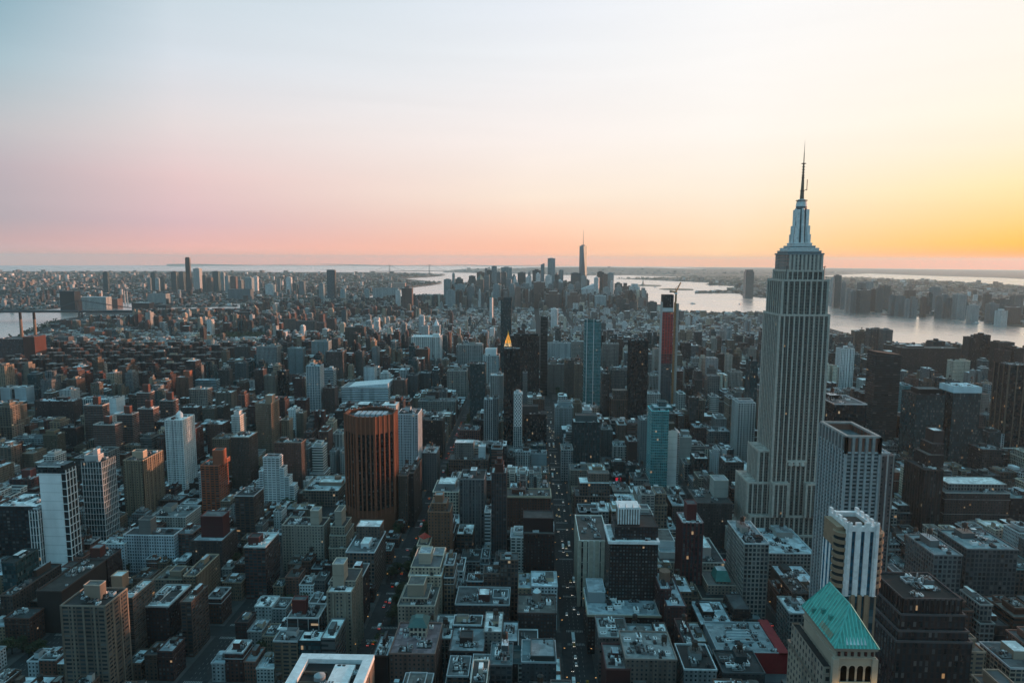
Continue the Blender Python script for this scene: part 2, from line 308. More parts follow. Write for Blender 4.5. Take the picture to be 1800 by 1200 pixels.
def hero(x0, x1, top, base, D, col, style, name, label, cat, roof=None, up=(), fins=None, slabs=None, cap=None, gl=None, tank=None, acs=4, pent=True, vis=None, group=None, side=None, rimc=None, rot=0, short=None):
    if 0 < base < 1400: acs = int(acs*2.2) if acs else 0
    """front face between columns x0 and x1 of the photograph, its foot at row base (or at distance -base), its roof at row top; D metres deep"""
    R = random.Random(int(x0*7+top))
    xm = (x0+x1)/2
    Y = ground(xm, base)[1] if base > 0 else -base
    X0, zt = at_y(x0, top, Y); X1, _ = at_y(x1, top, Y)
    _, zt = at_y(xm, top, Y)
    cx, cy = (X0+X1)/2, Y+D/2; g = gz(cx, cy) if base > -5900 else 3-drop(cx, cy)
    hw = (X1-X0)/2; H = zt-g
    root = thing(name, label, cat, (cx, cy, g), rot, group)
    ring = rect(-hw, hw, -D/2, D/2)
    b = MB(); b.walls(ring, -2, H, style, col, gl); wl = b.build('wall', root)
    b = MB(); b.cap(ring, H-.9 if H > 12 else H-.3, roof or R.choice(ROOFC)); b.build('roof', root)
    lt = rimc or tuple(min(.7, c*1.2+.03) for c in col)
    far = Y > 2600
    if not far:
        b = MB(); parapet(b, -hw-.35, hw+.35, -D/2-.35, D/2+.35, H-.8, 1.2, .6, lt); b.build('parapet', root)
    zr = H-.9
    if up:
        for u in up:
            ux0, ux1, ut, f0, f1 = u[:5]; uc = u[5] if len(u) > 5 and u[5] else col; us = u[6] if len(u) > 6 else style; nm = u[7] if len(u) > 7 else 'penthouse'
            yy = Y+D*f0
            a0, tz = at_y(ux0, ut, yy); a1, _ = at_y(ux1, ut, yy); tz -= g
            rr = rect(a0-cx, a1-cx, -D/2+D*f0, -D/2+D*f1)
            b = MB(); b.walls(rr, zr, tz, us, uc); b.cap(rr, tz-.4, R.choice(ROOFC)); pt = b.build(nm, root)
            if not far:
                b = MB(); parapet(b, a0-cx-.15, a1-cx+.15, -D/2+D*f0-.15, -D/2+D*f1+.15, tz-.35, .7, .45, tuple(min(.75, c*1.3+.04) for c in uc)); b.build('parapet', pt)
            if len(u) > 8 and u[8]: put(TANK, 'water_tank', root, ((a0+a1)/2-cx, -D/2+D*(f0+f1)/2, tz-.4))
    elif pent and not far and H > 12:
        roof_stuff(root, -hw+1, hw-1, -D/2+1, D/2-1, zr, R, col, 0, (R.random() < .4) if tank is None else tank, True)
    if not far:
        roof_stuff(root, -hw+1, hw-1, -D/2+1, D/2-1, zr, R, col, acs, bool(tank) and bool(up), False)
    if Y < 1300 and acs: platforms(root, -hw+1, hw-1, -D/2+1, D/2-1, zr, R, int(clamp(hw*D/110, 2, 9)))
    if fins:
        n, dep, fc = fins[:3]; wd = fins[3] if len(fins) > 3 else .5
        b = MB()
        for (A, Bp, nn, nrm) in ((( -hw, -D/2), (hw, -D/2), n, (0, -1)), ((-hw, -D/2), (-hw, D/2), max(2, round(n*D/(2*hw))), (-1, 0)), ((hw, -D/2), (hw, D/2), max(2, round(n*D/(2*hw))), (1, 0))):
            for i in range(nn+1):
                t = i/nn; px, py = A[0]+(Bp[0]-A[0])*t, A[1]+(Bp[1]-A[1])*t
                if nrm[0] == 0: b.box(px-wd/2, px+wd/2, py-dep, py+.1, -2, H+.3, fc)
                else: b.box(min(px, px+nrm[0]*dep), max(px, px+nrm[0]*dep), py-wd/2, py+wd/2, -2, H+.3, fc)
        b.build('pier', root)
    if slabs:
        dep, fc, step = slabs; b = MB(); z = step
        while z < H-1:
            parapet(b, -hw-dep, hw+dep, -D/2-dep, D/2+dep, z, .28, dep+.1, fc); z += step
        b.build('balcony', root)
    if cap: cap(root, hw, D, H, R)
    HERO.append(dict(x0=cx-hw, x1=cx+hw, y0=Y, y1=Y+D, px0=x0-1, px1=x1+1, vis=vis if vis else (base-20*1200/Y if base > 0 else top+8), top=top, short=short, sx=xm, sy=top, col=col))
    return root, hw, D, H
# ---------------------------------------------------------------- colours
TAN, TAN2, SAND = (.38, .29, .205), (.30, .225, .16), (.46, .37, .28)
RED, BRICK, DKRED, BROWN, DKBR, ORBR = (.28, .10, .07), (.27, .125, .09), (.17, .07, .058), (.20, .13, .098), (.07, .054, .05), (.28, .13, .075)
GREY, LGREY, DGREY, WHITE, CREAM, LIME, BLK = (.25, .26, .26), (.42, .44, .44), (.11, .12, .125), (.70, .74, .76), (.50, .46, .38), (.36, .34, .31), (.03, .032, .036)
TEAL, DTEAL = (.08, .20, .21), (.035, .075, .085)
AT, OT, LB, BB = 'apartment_tower', 'office_tower', 'loft_building', 'brick_building'

def small(*a, **k): return hero(*a, **k)

# ---------------------------------------------------------------- individually placed buildings, lower left of the photograph
def posts(root, hw, D, H, R):
    for k in range(4):
        b = MB(); y = -D/2+D*k/3; b.box(hw+.6, hw+1.3, y-.3, y+.3, 0, H, WHITE); b.build('balcony_post', root)
def cap1(root, hw, D, H, R):       # dark recessed top storeys of the white slab tower
    b = MB(); b.walls(rect(-hw-2.2, hw+3.2, -D/2-.3, D/2+.3), H-7, H+1, 'dark', (.05, .07, .08)); b.cap(rect(-hw-2.2, hw+3.2, -D/2-.3, D/2+.3), H+1, (.2, .25, .27)); b.build('crown', root)
hero(67, 106, 819, 1015, 15, WHITE, 'blank', AT, 'tall blank white slab tower with a dark glass top and a side balcony grid', 'apartment tower', cap=cap1, pent=False, acs=3, short='blank white slab tower')
hero(106.3, 114, 826, 1015, 14, (.06, .08, .09), 'blank', 'balcony_wing', 'narrow wing with open white balcony frames beside the blank white slab tower', 'apartment tower', slabs=(1.2, WHITE, 7.6), cap=posts, pent=False, acs=0)
hero(51, 66, 897, 1018, 14, (.06, .09, .11), 'curtain', 'glass_wing', 'lower glass wing with white grid beside the blank white slab tower', 'apartment tower', fins=(3, .4, WHITE, .7), slabs=(.4, WHITE, 7.6), pent=False, acs=2)
hero(143, 178, 812, 962, 24, (.10, .13, .14), 'curtain', AT, 'glass corner tower wrapped in a pale grid with a pink lit bulkhead', 'apartment tower', fins=(7, .45, (.5, .52, .53), .35), slabs=(.8, (.5, .5, .5), 6.4), up=[(148, 172, 800, .2, .6, (.4, .4, .4), 'blank'), (163, 171, 790, .3, .5, (.55, .45, .42), 'blank')], short='pale gridded corner tower')
hero(216, 250, 809, 922, 44, TAN, 'punch', AT, 'ribbed beige apartment slab with a square penthouse on its roof', 'apartment tower', up=[(232, 251, 793, .2, .4, SAND, 'blank')], fins=(5, .6, TAN2, 1.2), short='ribbed beige slab')
def dome_cap(root, hw, D, H, R):
    b = MB(); b.cyl(0, 0, H-1, H+5, 4.2, col=WHITE, n=14); b.cyl(0, 0, H+5, H+8.5, 4.2, 1.2, 14, WHITE); b.build('rounded_cap', root)
hero(290, 320, 738, 872, 32, (.56, .62, .65), 'balc', AT, 'white balconied tower with a rounded white cap on its roof', 'apartment tower', slabs=(.7, WHITE, 3.0), fins=(4, .5, WHITE, .5), cap=dome_cap, pent=False, short='white balconied tower')
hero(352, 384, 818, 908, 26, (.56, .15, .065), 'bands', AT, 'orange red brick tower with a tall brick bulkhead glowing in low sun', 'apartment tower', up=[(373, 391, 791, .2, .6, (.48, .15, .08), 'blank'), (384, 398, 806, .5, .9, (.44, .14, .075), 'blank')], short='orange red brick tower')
hero(405, 437, 768, 858, 30, BROWN, 'fine', AT, 'brown brick slab with pale cornice behind the orange red brick tower', 'apartment tower', rimc=(.4, .36, .3))
hero(373, 402, 771, 850, 26, TAN2, 'punch', AT, 'low tan block with flat pale band behind the orange red brick tower', 'apartment block')
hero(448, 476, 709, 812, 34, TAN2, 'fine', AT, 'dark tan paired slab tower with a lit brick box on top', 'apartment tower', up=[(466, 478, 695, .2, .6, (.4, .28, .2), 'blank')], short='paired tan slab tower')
hero(482, 529, 778, 872, 20, BROWN, 'pairs', AT, 'broad brown apartment slab with pale roof edge beside the stepped white ziggurat', 'apartment tower')
# stepped white ziggurat
hero(462, 491, 804, 892, 12, WHITE, 'wide', AT, 'white stepped ziggurat apartment building with terraces climbing to a square top', 'apartment building', up=[(464, 489, 802, 0, 1, WHITE, 'wide', 'tower_top')], slabs=(.3, WHITE, 3), pent=False, short='stepped white ziggurat')
for i, (a, bq, t) in enumerate(((491, 499, 822), (499, 508, 838), (508, 517, 853), (455, 462, 828), (450, 455, 845))):
    hero(a+.1, bq-.1, t, 893, 12+i*.3, (.55, .6, .62), 'wide', 'terrace_wing', ('upper', 'middle', 'lowest')[min(i, 2)]+' terraced white step on the sunny flank of the ziggurat' if i < 3 else ('inner', 'outer')[i-3]+' terraced white step on the shaded flank of the ziggurat', 'apartment building', pent=False, acs=0, slabs=(.3, WHITE, 3))
hero(505, 520, 720, 772, 22, WHITE, 'punch', AT, 'thin white tower with blank edge near the paired tan slab tower', 'apartment tower')
hero(520, 533, 726, 776, 20, TAN2, 'fine', AT, 'narrow tan block leaning against the thin white tower', 'apartment block')
hero(494, 508, 738, 800, 18, TAN, 'punch', AT, 'small lit tan tower under the thin white tower', 'apartment block', tank=True)
def drum(root, hw, D, H, R):
    b = MB(); b.cyl(hw*.55, D*.1, H-1, H+7, 4.5, col=(.34, .2, .14), n=14); b.build('drum', root)
hero(532, 594, 862, 890, 62, (.3, .24, .19), 'loft', 'low_office_building', 'wide low building with a vast pale flat roof and an orange drum on it', 'office building', roof=(.42, .48, .5), up=[(561, 600, 847, .35, .6, (.33, .27, .22), 'blank')], cap=drum, short='wide pale flat roof')
hero(698, 734, 728, 872, 34, (.40, .45, .48), 'grid', OT, 'pale grey gridded office tower just beyond the rust octagonal tower', 'office tower', roof=(.09, .1, .1), fins=(12, .4, (.46, .5, .52), .7), short='pale grey gridded tower')
hero(740, 778, 739, 806, 30, DKBR, 'punch', OT, 'dark brown office block on the avenue beyond the pale gridded tower', 'office building')
hero(742, 767, 796, 862, 34, (.2, .22, .23), 'punch', OT, 'grey block with pale empty roof stepping down toward the wide avenue', 'office building', roof=(.4, .46, .48))
hero(700, 716, 836, 930, 40, BROWN, 'punch', LB, 'brown loft block squeezed behind the rust octagonal tower', 'loft building', tank=True)
hero(716, 727, 832, 925, 60, (.13, .085, .07), 'punch', LB, 'narrow brown loft block at the edge of the wide avenue', 'loft building')
hero(788, 858, 808, 862, 30, (.24, .14, .10), 'loft', LB, 'ornate reddish palazzo block with three stacked rooftop storeys', 'loft building', up=[(799, 832, 778, .2, .8, (.25, .25, .24), 'punch'), (841, 853, 785, .4, .8, (.45, .5, .52), 'blank')], rimc=(.3, .2, .15), short='ornate reddish palazzo block')
hero(807, 843, 756, 800, 30, (.3, .12, .1), 'loft', LB, 'low red block with cluttered pale roof behind the ornate palazzo block', 'loft building')
hero(761, 806, 864, 945, 40, CREAM, 'loft', LB, 'cream loft block with green tinted roof clutter behind the jagged brick tower', 'loft building', up=[(770, 800, 850, .3, .9, (.3, .3, .3), 'blank')], tank=True)
hero(752, 791, 899, 1024, 24, (.33, .17, .10), 'punch', AT, 'jagged topped orange brown brick tower beside the wide avenue', 'apartment tower', up=[(758, 785, 884, .15, .85, (.33, .17, .10), 'punch', 'upper_tier'), (764, 778, 870, .3, .7, (.36, .18, .11), 'blank', 'crown')], tank=True, short='jagged topped brick tower')
hero(808, 851, 842, 965, 34, (.20, .225, .235), 'vert', AT, 'flat grey tower with a blank edge and vertical window strips', 'apartment tower', fins=(6, .4, (.24, .26, .27), .8), short='flat grey strip tower')
hero(864, 890, 831, 1012, 20, (.13, .085, .08), 'grid', AT, 'very slender dark brick tower with a pale line grid and peaked cap', 'apartment tower', up=[(870, 885, 815, .2, .8, (.17, .06, .05), 'blank', 'crown'), (874, 882, 806, .3, .7, (.19, .06, .05), 'blank', 'crown')], fins=(6, .2, (.22, .18, .17), .3), pent=False, short='slender dark brick tower')
hero(852, 862, 900, 985, 20, (.48, .54, .56), 'ribbon', AT, 'narrow white banded building pressed against the slender dark brick tower', 'apartment block')
hero(496, 568, 923, 1006, 22, (.36, .33, .28), 'punch', AT, 'wide beige apartment block with dark balcony columns and a square penthouse', 'apartment block', up=[(545, 560, 897, .2, .7, (.4, .36, .3), 'blank')], roof=(.07, .08, .08), fins=(3, .5, (.33, .3, .26), 1.2), short='wide beige apartment block')
hero(578, 612, 963, 1012, 40, (.34, .3, .24), 'punch', AT, 'stepped beige prewar building with an octagonal drum pavilion on top', 'apartment building', up=[(579, 608, 941, .1, .9, (.34, .3, .24), 'punch', 'upper_tier'), (581, 606, 925, .2, .85, (.34, .3, .24), 'punch', 'upper_tier'), (588, 600, 898, .3, .7, (.36, .33, .28), 'blank', 'pavilion')], roof=(.12, .15, .13), pent=False, short='beige building with drum pavilion')
hero(608, 658, 970, 1046, 50, (.27, .19, .15), 'loft', LB, 'brown corner loft block with a silvery roof and white cornice on the avenue', 'loft building', rimc=(.5, .52, .54), up=[(626, 668, 925, .65, 1, (.24, .18, .15), 'punch', 'upper_tier'), (634, 648, 955, .2, .5, (.5, .55, .58), 'blank')], short='brown corner loft block')
hero(429, 466, 961, 1052, 34, (.22, .09, .07), 'balc', AT, 'red brick apartment slab with stacked balconies and pale roof rim', 'apartment block', up=[(436, 455, 944, .2, .5, (.24, .07, .06), 'blank')], rimc=(.5, .5, .5), short='red balconied slab')
hero(575, 617, 1040, 1160, 34, (.33, .28, .22), 'punch', AT, 'tall beige prewar block with a lit square water tower house on top', 'apartment tower', up=[(584, 604, 991, .25, .6, (.42, .36, .29), 'blank'), (580, 625, 1020, .3, .95, (.33, .28, .22), 'punch', 'upper_tier')], fins=(4, .5, (.36, .31, .25), 1.2), short='beige prewar block')
hero(505, 560, 1085, 1165, 22, (.12, .075, .07), 'ribbon', AT, 'dark brick block with two pale vertical stripes and a red rooftop box', 'apartment block', up=[(513, 537, 1054, .3, .6, (.27, .06, .05), 'blank')], fins=(3, .3, (.42, .42, .42), .5), rimc=(.5, .5, .5), roof=(.3, .3, .29), short='pale striped dark brick block')
# nearest rooftop at the bottom edge: frame of white roof round a sunken plant deck
def framed(root, hw, D, H, R):
    b = MB(); parapet(b, -hw-1, hw+1, -D/2-1, D/2+1, H-1.2, 3.2, 6, (.55, .6, .62)); b.build('roof_rim', root)
    b = MB(); b.box(hw*.05, hw*.62, -D*.3, D*.30, H-.6, H+1.4, (.62, .66, .68)); b.build('roof_deck', root)
    b = MB(); b.cyl(-hw*.2, 0, H-.8, H+3, 3.4, col=(.3, .34, .36), n=16); b.cyl(-hw*.2, 0, H+3, H+4.4, 3.4, .3, 16, (.34, .38, .4)); b.build('cooling_tower', root)
    for i in range(3): b = MB(); b.box(-hw*.75, -hw*.1, -D*.3+i*D*.22, -D*.3+i*D*.22+1.2, H-.8, H+.6, (.2, .14, .1)); b.build('duct', root)
hero(486, 622, 1238, 1420, 46, (.42, .30, .22), 'vert', OT, 'office roof at the bottom edge with a thick white rim and sunken plant deck', 'office building', roof=(.05, .055, .06), cap=framed, pent=False, acs=5, fins=(14, .7, (.45, .33, .25), 1.2), short='thick white rimmed roof')
# stepped beige blocks lining the wide avenue
hero(718, 776, 1012, 1110, 46, SAND, 'punch', AT, 'pale stepped prewar tower on the avenue with a tall square tank house', 'apartment tower', up=[(722, 774, 996, .1, .95, SAND, 'punch', 'upper_tier'), (736, 757, 972, .25, .55, (.48, .4, .32), 'blank'), (760, 779, 975, .6, .95, (.44, .38, .31), 'punch')], short='pale stepped prewar tower')
hero(699, 764, 1064, 1150, 34, (.38, .31, .25), 'punch', AT, 'stepped tan prewar block with an arched tank house, below the pale stepped tower', 'apartment block', up=[(706, 752, 1050, .2, .95, (.38, .31, .25), 'punch', 'upper_tier'), (716, 745, 1027, .3, .75, (.40, .32, .25), 'blank')], short='arched tank house block')
def pavilion(root, hw, D, H, R):
    b = MB(); rr = rect(-hw*.35, hw*.42, D*.05, D*.38); b.walls(rr, H-1, H+7, 'loft', CREAM); z = H+7; e = rect(-hw*.42, hw*.49, D*.0, D*.43); t = rect(-hw*.15, hw*.22, D*.15, D*.28)
    for i in range(4): j = (i+1) % 4; b.face([(*e[i], z), (*e[j], z), (*t[j], z+4.5), (*t[i], z+4.5)], TRIM, (.10, .24, .23))
    b.face([(*p, z+4.5) for p in t], TRIM, (.12, .28, .27)); b.build('green_pavilion', root)
hero(684, 764, 1148, 1262, 40, (.27, .16, .13), 'punch', LB, 'brick block crowned by a small green hip roofed pavilion and pink terrace', 'apartment block', roof=(.3, .22, .24), cap=pavilion, pent=False, acs=6, short='green pavilion roof')
def redhip(root, hw, D, H, R):
    b = MB(); b.walls(rect(-hw*.6, hw*.6, -D*.2, D*.2), H-1, H+4, 'blank', SAND); b.cyl(0, 0, H+4, H+8, 6.5, .4, 4, (.62, .06, .035)); b.build('red_hip_roof', root)
hero(733, 754, 958, 1040, 22, SAND, 'punch', AT, 'pale narrow building with a bright red hipped roof lantern', 'apartment block', cap=redhip, pent=False, acs=1, short='bright red hipped roof')
hero(800, 895, 1062, 1134, 30, (.15, .10, .09), 'pairs', AT, 'wide dark brick apartment house with a light stone cornice', 'apartment block', up=[(841, 860, 1045, .2, .6, (.2, .08, .07), 'blank'), (866, 893, 1050, .4, .9, (.35, .38, .4), 'blank')], rimc=(.4, .42, .43), short='wide dark corniced house')
hero(789, 850, 1144, 1235, 32, (.10, .07, .065), 'pairs', AT, 'low dark brick house with a central gabled tank house near the bottom edge', 'apartment block', up=[(808, 830, 1120, .3, .6, (.13, .08, .07), 'blank')])
hero(655, 682, 1152, 1262, 26, (.09, .045, .042), 'blank', AT, 'windowless dark brick block beside the green pavilion roof', 'apartment block', roof=(.4, .45, .48))
# far left bottom
hero(107, 184, 1064, 1235, 26, (.27, .22, .175), 'wide', AT, 'large tan corner apartment tower with a tall lit penthouse box', 'apartment tower', up=[(147, 175, 1028, .35, .62, (.36, .28, .22), 'blank')], fins=(4, .3, (.30, .25, .2), 1.5), short='large tan corner tower')
hero(214, 233, 1050, 1170, 30, (.22, .17, .14), 'balc', AT, 'tan ribbed tower directly behind the large tan corner tower', 'apartment tower', up=[(195, 214, 1012, .5, .8, (.4, .26, .18), 'blank')], slabs=(.5, (.2, .16, .13), 3))
hero(250, 296, 1065, 1150, 36, (.13, .06, .055), 'pairs', AT, 'dark red brick block with a bright white rooftop strip', 'apartment block', rimc=(.4, .4, .4), up=[(278, 300, 1058, .2, .8, (.72, .76, .78), 'blank')], short='white strip roof block')
hero(322, 344, 1012, 1092, 44, TAN, 'pairs', AT, 'tan ribbed apartment wing behind the white strip roof block', 'apartment block', fins=(4, .5, TAN2, 1))
hero(268, 322, 1018, 1080, 26, (.26, .21, .16), 'pairs', AT, 'tan house with cluttered brown roof and a stucco tank house', 'apartment block', up=[(298, 318, 1003, .3, .7, (.35, .27, .2), 'blank')], roof=(.2, .17, .13))
hero(180, 218, 955, 1008, 16, (.42, .48, .52), 'punch', AT, 'low pale wing joined to the long pale blue slab', 'apartment block')
hero(217, 305, 940, 1006, 18, (.40, .46, .50), 'pairs', AT, 'long pale blue white brick slab with rows of paired windows', 'apartment block', up=[(243, 264, 913, .2, .8, (.25, .24, .23), 'blank')], roof=(.1, .12, .13), rimc=(.5, .55, .58), short='long pale blue slab')
hero(265, 326, 908, 950, 36, (.38, .37, .34), 'punch', AT, 'pale institutional block with a row of square windows behind the pale blue slab', 'office building', rimc=(.5, .5, .5), roof=(.2, .24, .25))
hero(336, 390, 950, 1015, 34, (.14, .10, .09), 'punch', BB, 'blank brown brick block carrying a large red cube with silvery roof', 'office building', up=[(352, 391, 907, .3, .75, (.20, .05, .055), 'blank', 'red_cube')], short='red cube block')
hero(312, 338, 938, 1000, 26, (.26, .12, .09), 'balc', AT, 'orange brown balconied block between the pale blue slab and the red cube block', 'apartment block')
hero(150, 188, 982, 1050, 22, (.12, .06, .055), 'punch', AT, 'dark maroon tower with a glowing red brick bulkhead', 'apartment tower', up=[(158, 175, 963, .2, .6, (.26, .08, .06), 'blank')])
hero(64, 108, 1038, 1112, 60, (.12, .085, .075), 'blank', BB, 'windowless brown warehouse block with a long sloping view of its flat roof', 'warehouse', roof=(.12, .10, .09), up=[(108, 127, 996, .75, .95, (.17, .05, .045), 'blank')], short='windowless brown warehouse')
hero(0, 22, 1046, 1110, 60, (.17, .12, .10), 'punch', AT, 'brown brick block with silvery roof at the edge of the city view', 'apartment block')
hero(-10, 68, 890, 1005, 40, (.075, .055, .055), 'grid', OT, 'broad dark lattice fronted hospital block beside the blank white slab tower', 'hospital', short='dark lattice hospital block')
hero(-14, 19, 786, 842, 20, (.27, .21, .16), 'bands', AT, 'tan banded slab cut off by the edge of the view', 'apartment block')
hero(16, 55, 842, 886, 26, (.22, .09, .08), 'bands', AT, 'red brick wing with a lit cube bulkhead near the dark lattice hospital block', 'apartment block', up=[(37, 53, 826, .3, .7, (.3, .09, .08), 'blank')])
hero(75, 100, 764, 815, 18, (.22, .18, .12), 'fine', AT, 'olive tan tower with a lit blank flank rising from dark roofs', 'apartment tower', up=[(80, 95, 757, .2, .9, (.28, .22, .14), 'blank')], short='olive tan tower')
hero(22, 76, 770, 800, 14, (.26, .32, .34), 'wide', AT, 'long low pale slab beside the olive tan tower', 'apartment block')
hero(102, 133, 752, 800, 20, (.09, .07, .07), 'punch', BB, 'long low dark brick block behind the olive tan tower', 'apartment block')
hero(60, 128, 705, 752, 26, (.16, .085, .075), 'fine', BB, 'broad brown brick slab beyond the olive tan tower', 'apartment block')
for i, (a, b_, t, bs, lb) in enumerate(((147, 180, 712, 790, 'front'), (164, 202, 746, 812, 'lowest'), (205, 232, 728, 800, 'middle'), (240, 262, 690, 760, 'tallest'), (242, 269, 718, 782, 'second tallest'), (281, 304, 704, 756, 'farthest'))):
    hero(a, b_, t, bs, 18, (.23, .10, .08), 'bands', AT, lb+' of the red brick housing towers with white stone bands', 'apartment tower', rimc=(.55, .52, .5), roof=(.3, .3, .3), slabs=(.35, (.42, .34, .3), 2.9), up=[((a+b_)/2-1, (a+b_)/2+9, t-14, .3, .7, (.30, .12, .09), 'blank')], group='banded brick housing towers', short='banded red brick towers' if i == 0 else None)
hero(136, 186, 702, 742, 30, (.28, .35, .38), 'grid', OT, 'pale blue hospital complex with white verticals and a bright end wall', 'hospital', fins=(14, .4, WHITE, .5), short='pale blue hospital')
hero(191, 204, 700, 742, 28, WHITE, 'blank', OT, 'blank white end block of the pale blue hospital', 'hospital', pent=False)
hero(0, 17, 681, 722, 24, (.42, .47, .50), 'blank', AT, 'first of two blank pale towers with a dark slot between them', 'apartment tower', pent=False)
hero(25, 45, 681, 722, 24, (.42, .47, .50), 'blank', AT, 'second blank pale tower, nearer the brick housing', 'apartment tower', pent=False, short='blank pale twin towers')
hero(17.2, 24.8, 684, 721, 20, (.07, .08, .09), 'dark', AT, 'dark glazed slot joining the two blank pale towers', 'apartment tower', pent=False, acs=0)
hero(309, 331, 663, 712, 20, (.33, .17, .12), 'punch', AT, 'pink orange tower of the sunlit pair, tallest at this end', 'apartment tower', up=[(322, 333, 652, .2, .8, (.45, .17, .1), 'blank')], short='sunlit pink orange tower')
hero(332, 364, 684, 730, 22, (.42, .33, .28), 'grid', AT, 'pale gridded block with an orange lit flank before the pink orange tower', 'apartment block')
hero(343, 380, 668, 700, 18, (.26, .38, .42), 'ribbon', AT, 'teal white banded block beyond the pink orange tower', 'apartment block')
hero(383, 403, 650, 692, 18, (.17, .15, .14), 'punch', AT, 'dark boxy tower with pale cornice beyond the teal banded block', 'apartment tower')
hero(378, 406, 690, 735, 26, (.25, .21, .17), 'punch', AT, 'tan block with a wedge of sunlight on its flank', 'apartment block')
hero(412, 432, 608+30, 680, 16, (.15, .2, .22), 'fine', AT, 'grey green block beyond the tan wedge lit block', 'apartment block')
hero(412, 436, 609, 640, 18, (.18, .15, .14), 'fine', AT, 'lone grey brown slab standing over the low brick housing', 'apartment tower')
hero(355, 376, 718, 760, 24, (.24, .2, .16), 'fine', AT, 'tan slab of the flat topped trio near the white balconied tower', 'apartment block')
hero(378, 392, 715, 757, 30, (.16, .12, .1), 'fine', AT, 'brown slab of the flat topped trio near the white balconied tower', 'apartment block')
hero(317, 346, 716, 762, 20, (.15, .12, .11), 'fine', AT, 'brown slab with silvery roof just behind the white balconied tower', 'apartment block')
# power station with chimneys
def chim(root, hw, D, H, R):
    for q in (-.15, .75):
        b = MB(); b.cyl(hw*q, D*.3, H-2, H+58, 5, 4.0, 12, (.36, .24, .17)); b.cyl(hw*q, D*.3, H+58, H+80, 4.05, 3.8, 12, (.06, .05, .05)); b.build('chimney', root)
hero(-8, 47, 596, -2080, 70, (.20, .055, .05), 'strip', 'power_station', 'dark red brick power station with two tall banded chimneys by the river', 'power station', cap=chim, pent=False, short='brick power station')
hero(40, 60, 592, -2040, 50, (.26, .09, .065), 'blank', 'power_station_annex', 'bright red brick end hall of the power station', 'power station', pent=False)
# band between
hero(538, 562, 643, 735, 24, (.28, .38, .42), 'grid', AT, 'slim pale glass tower ruled with a white line grid', 'apartment tower', slabs=(.35, WHITE, 3.3), fins=(5, .35, WHITE, .35), short='slim white ruled tower')
hero(563, 585, 650, 715, 26, (.3, .4, .44), 'ribbon', OT, 'pale teal banded block just behind the slim white ruled tower', 'office building')
hero(567, 588, 682, 735, 26, (.2, .11, .09), 'fine', AT, 'reddish tower beside the slim white ruled tower', 'apartment tower', tank=True)
hero(518, 537, 703, 745, 24, (.2, .06, .05), 'punch', BB, 'dark red cube block at the foot of the slim white ruled tower', 'brick building', pent=False)
hero(487, 502, 652, 710, 20, BLK, 'dark', AT, 'black tower with a pale edge among the gramercy blocks', 'apartment tower')
hero(516, 530, 665, 716, 20, (.18, .07, .06), 'punch', AT, 'maroon slab standing next to the black edged tower', 'apartment tower')
hero(464, 484, 660, 712, 22, (.27, .24, .2), 'punch', AT, 'beige wide block beside the black edged tower', 'apartment block')
hero(447, 462, 650, 706, 22, (.16, .09, .08), 'punch', AT, 'brown tower beyond the paired tan slab tower', 'apartment tower')
def slope_cap(root, hw, D, H, R):
    b = MB(); b.v += []; z0, z1 = H, H+9
    pts = [(-hw*.7, -D/2), (hw, -D/2), (hw, D/2), (-hw*.7, D/2)]; zz = [H+1.5, z1, z1, H+1.5]
    for i in range(4):
        j = (i+1) % 4; b.face([(*pts[i], z0), (*pts[j], z0), (*pts[j], zz[j]), (*pts[i], zz[i])], TRIM, (.5, .58, .62))
    b.face([(*p, z) for p, z in zip(pts, zz)], TRIM, (.62, .68, .7)); b.build('slanted_roof', root)
hero(600, 682, 681, 716, 60, (.5, .58, .62), 'ribbon', OT, 'white banded academic building with a slanting louvred roof', 'office building', cap=slope_cap, pent=False, acs=0, vis=706, short='white slanted roof building')
hero(723, 773, 592, -1900, 50, (.5, .52, .5), 'vert', OT, 'large pale colonnaded block below a clock tower', 'office building', fins=(14, .6, WHITE, .9), short='pale colonnaded block')
def clock(root, hw, D, H, R):
    b = MB(); b.cyl(0, 0, H-2, H+8, hw*.8, hw*.5, 8, WHITE); b.cyl(0, 0, H+8, H+20, hw*.45, .2, 8, WHITE); b.build('spire', root)
hero(760, 773, 572, -1960, 16, (.5, .5, .48), 'vert', 'clock_tower', 'pale clock tower with stepped lantern above the colonnaded block', 'clock tower', cap=clock, pent=False)
hero(741, 753, 573, -2020, 16, (.5, .52, .52), 'fine', OT, 'white stepped office tower left of the pale clock tower', 'office tower')
hero(736, 745, 556, -2450, 14, (.5, .55, .58), 'fine', OT, 'thin distant white tower above the stepped white office tower', 'office tower')
hero(643, 651, 594, -1900, 24, (.18, .12, .1), 'fine', AT, 'slim tan tower with a sunlit flank, alone among low roofs', 'apartment tower', short='slim sunlit flank tower')
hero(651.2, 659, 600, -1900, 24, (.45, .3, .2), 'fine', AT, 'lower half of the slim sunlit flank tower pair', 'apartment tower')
hero(571, 594, 595, -1800, 26, (.2, .18, .16), 'vert', OT, 'brown block with flat pale roof and a low lit flank near the slim sunlit tower', 'office building')
hero(606, 640, 575, -2200, 26, (.2, .15, .13), 'fine', AT, 'brown slab with a lit end above the low village roofs', 'apartment tower')
hero(547, 577, 600, -1750, 30, (.28, .36, .38), 'fine', OT, 'pale teal cube block in the middle of the low roofs', 'office building')
hero(450, 486, 609, -1700, 30, (.3, .35, .36), 'vert', OT, 'pale ribbed hospital slab behind the low brick housing', 'hospital')
hero(572, 602, 618, 680, 36, (.2, .16, .14), 'vert', OT, 'dark ribbed block with a pale top storey behind the slim white ruled tower', 'office building')
hero(625, 637, 618, 676, 20, (.15, .17, .17), 'fine', AT, 'dark narrow tower behind the white slanted roof building', 'apartment tower')
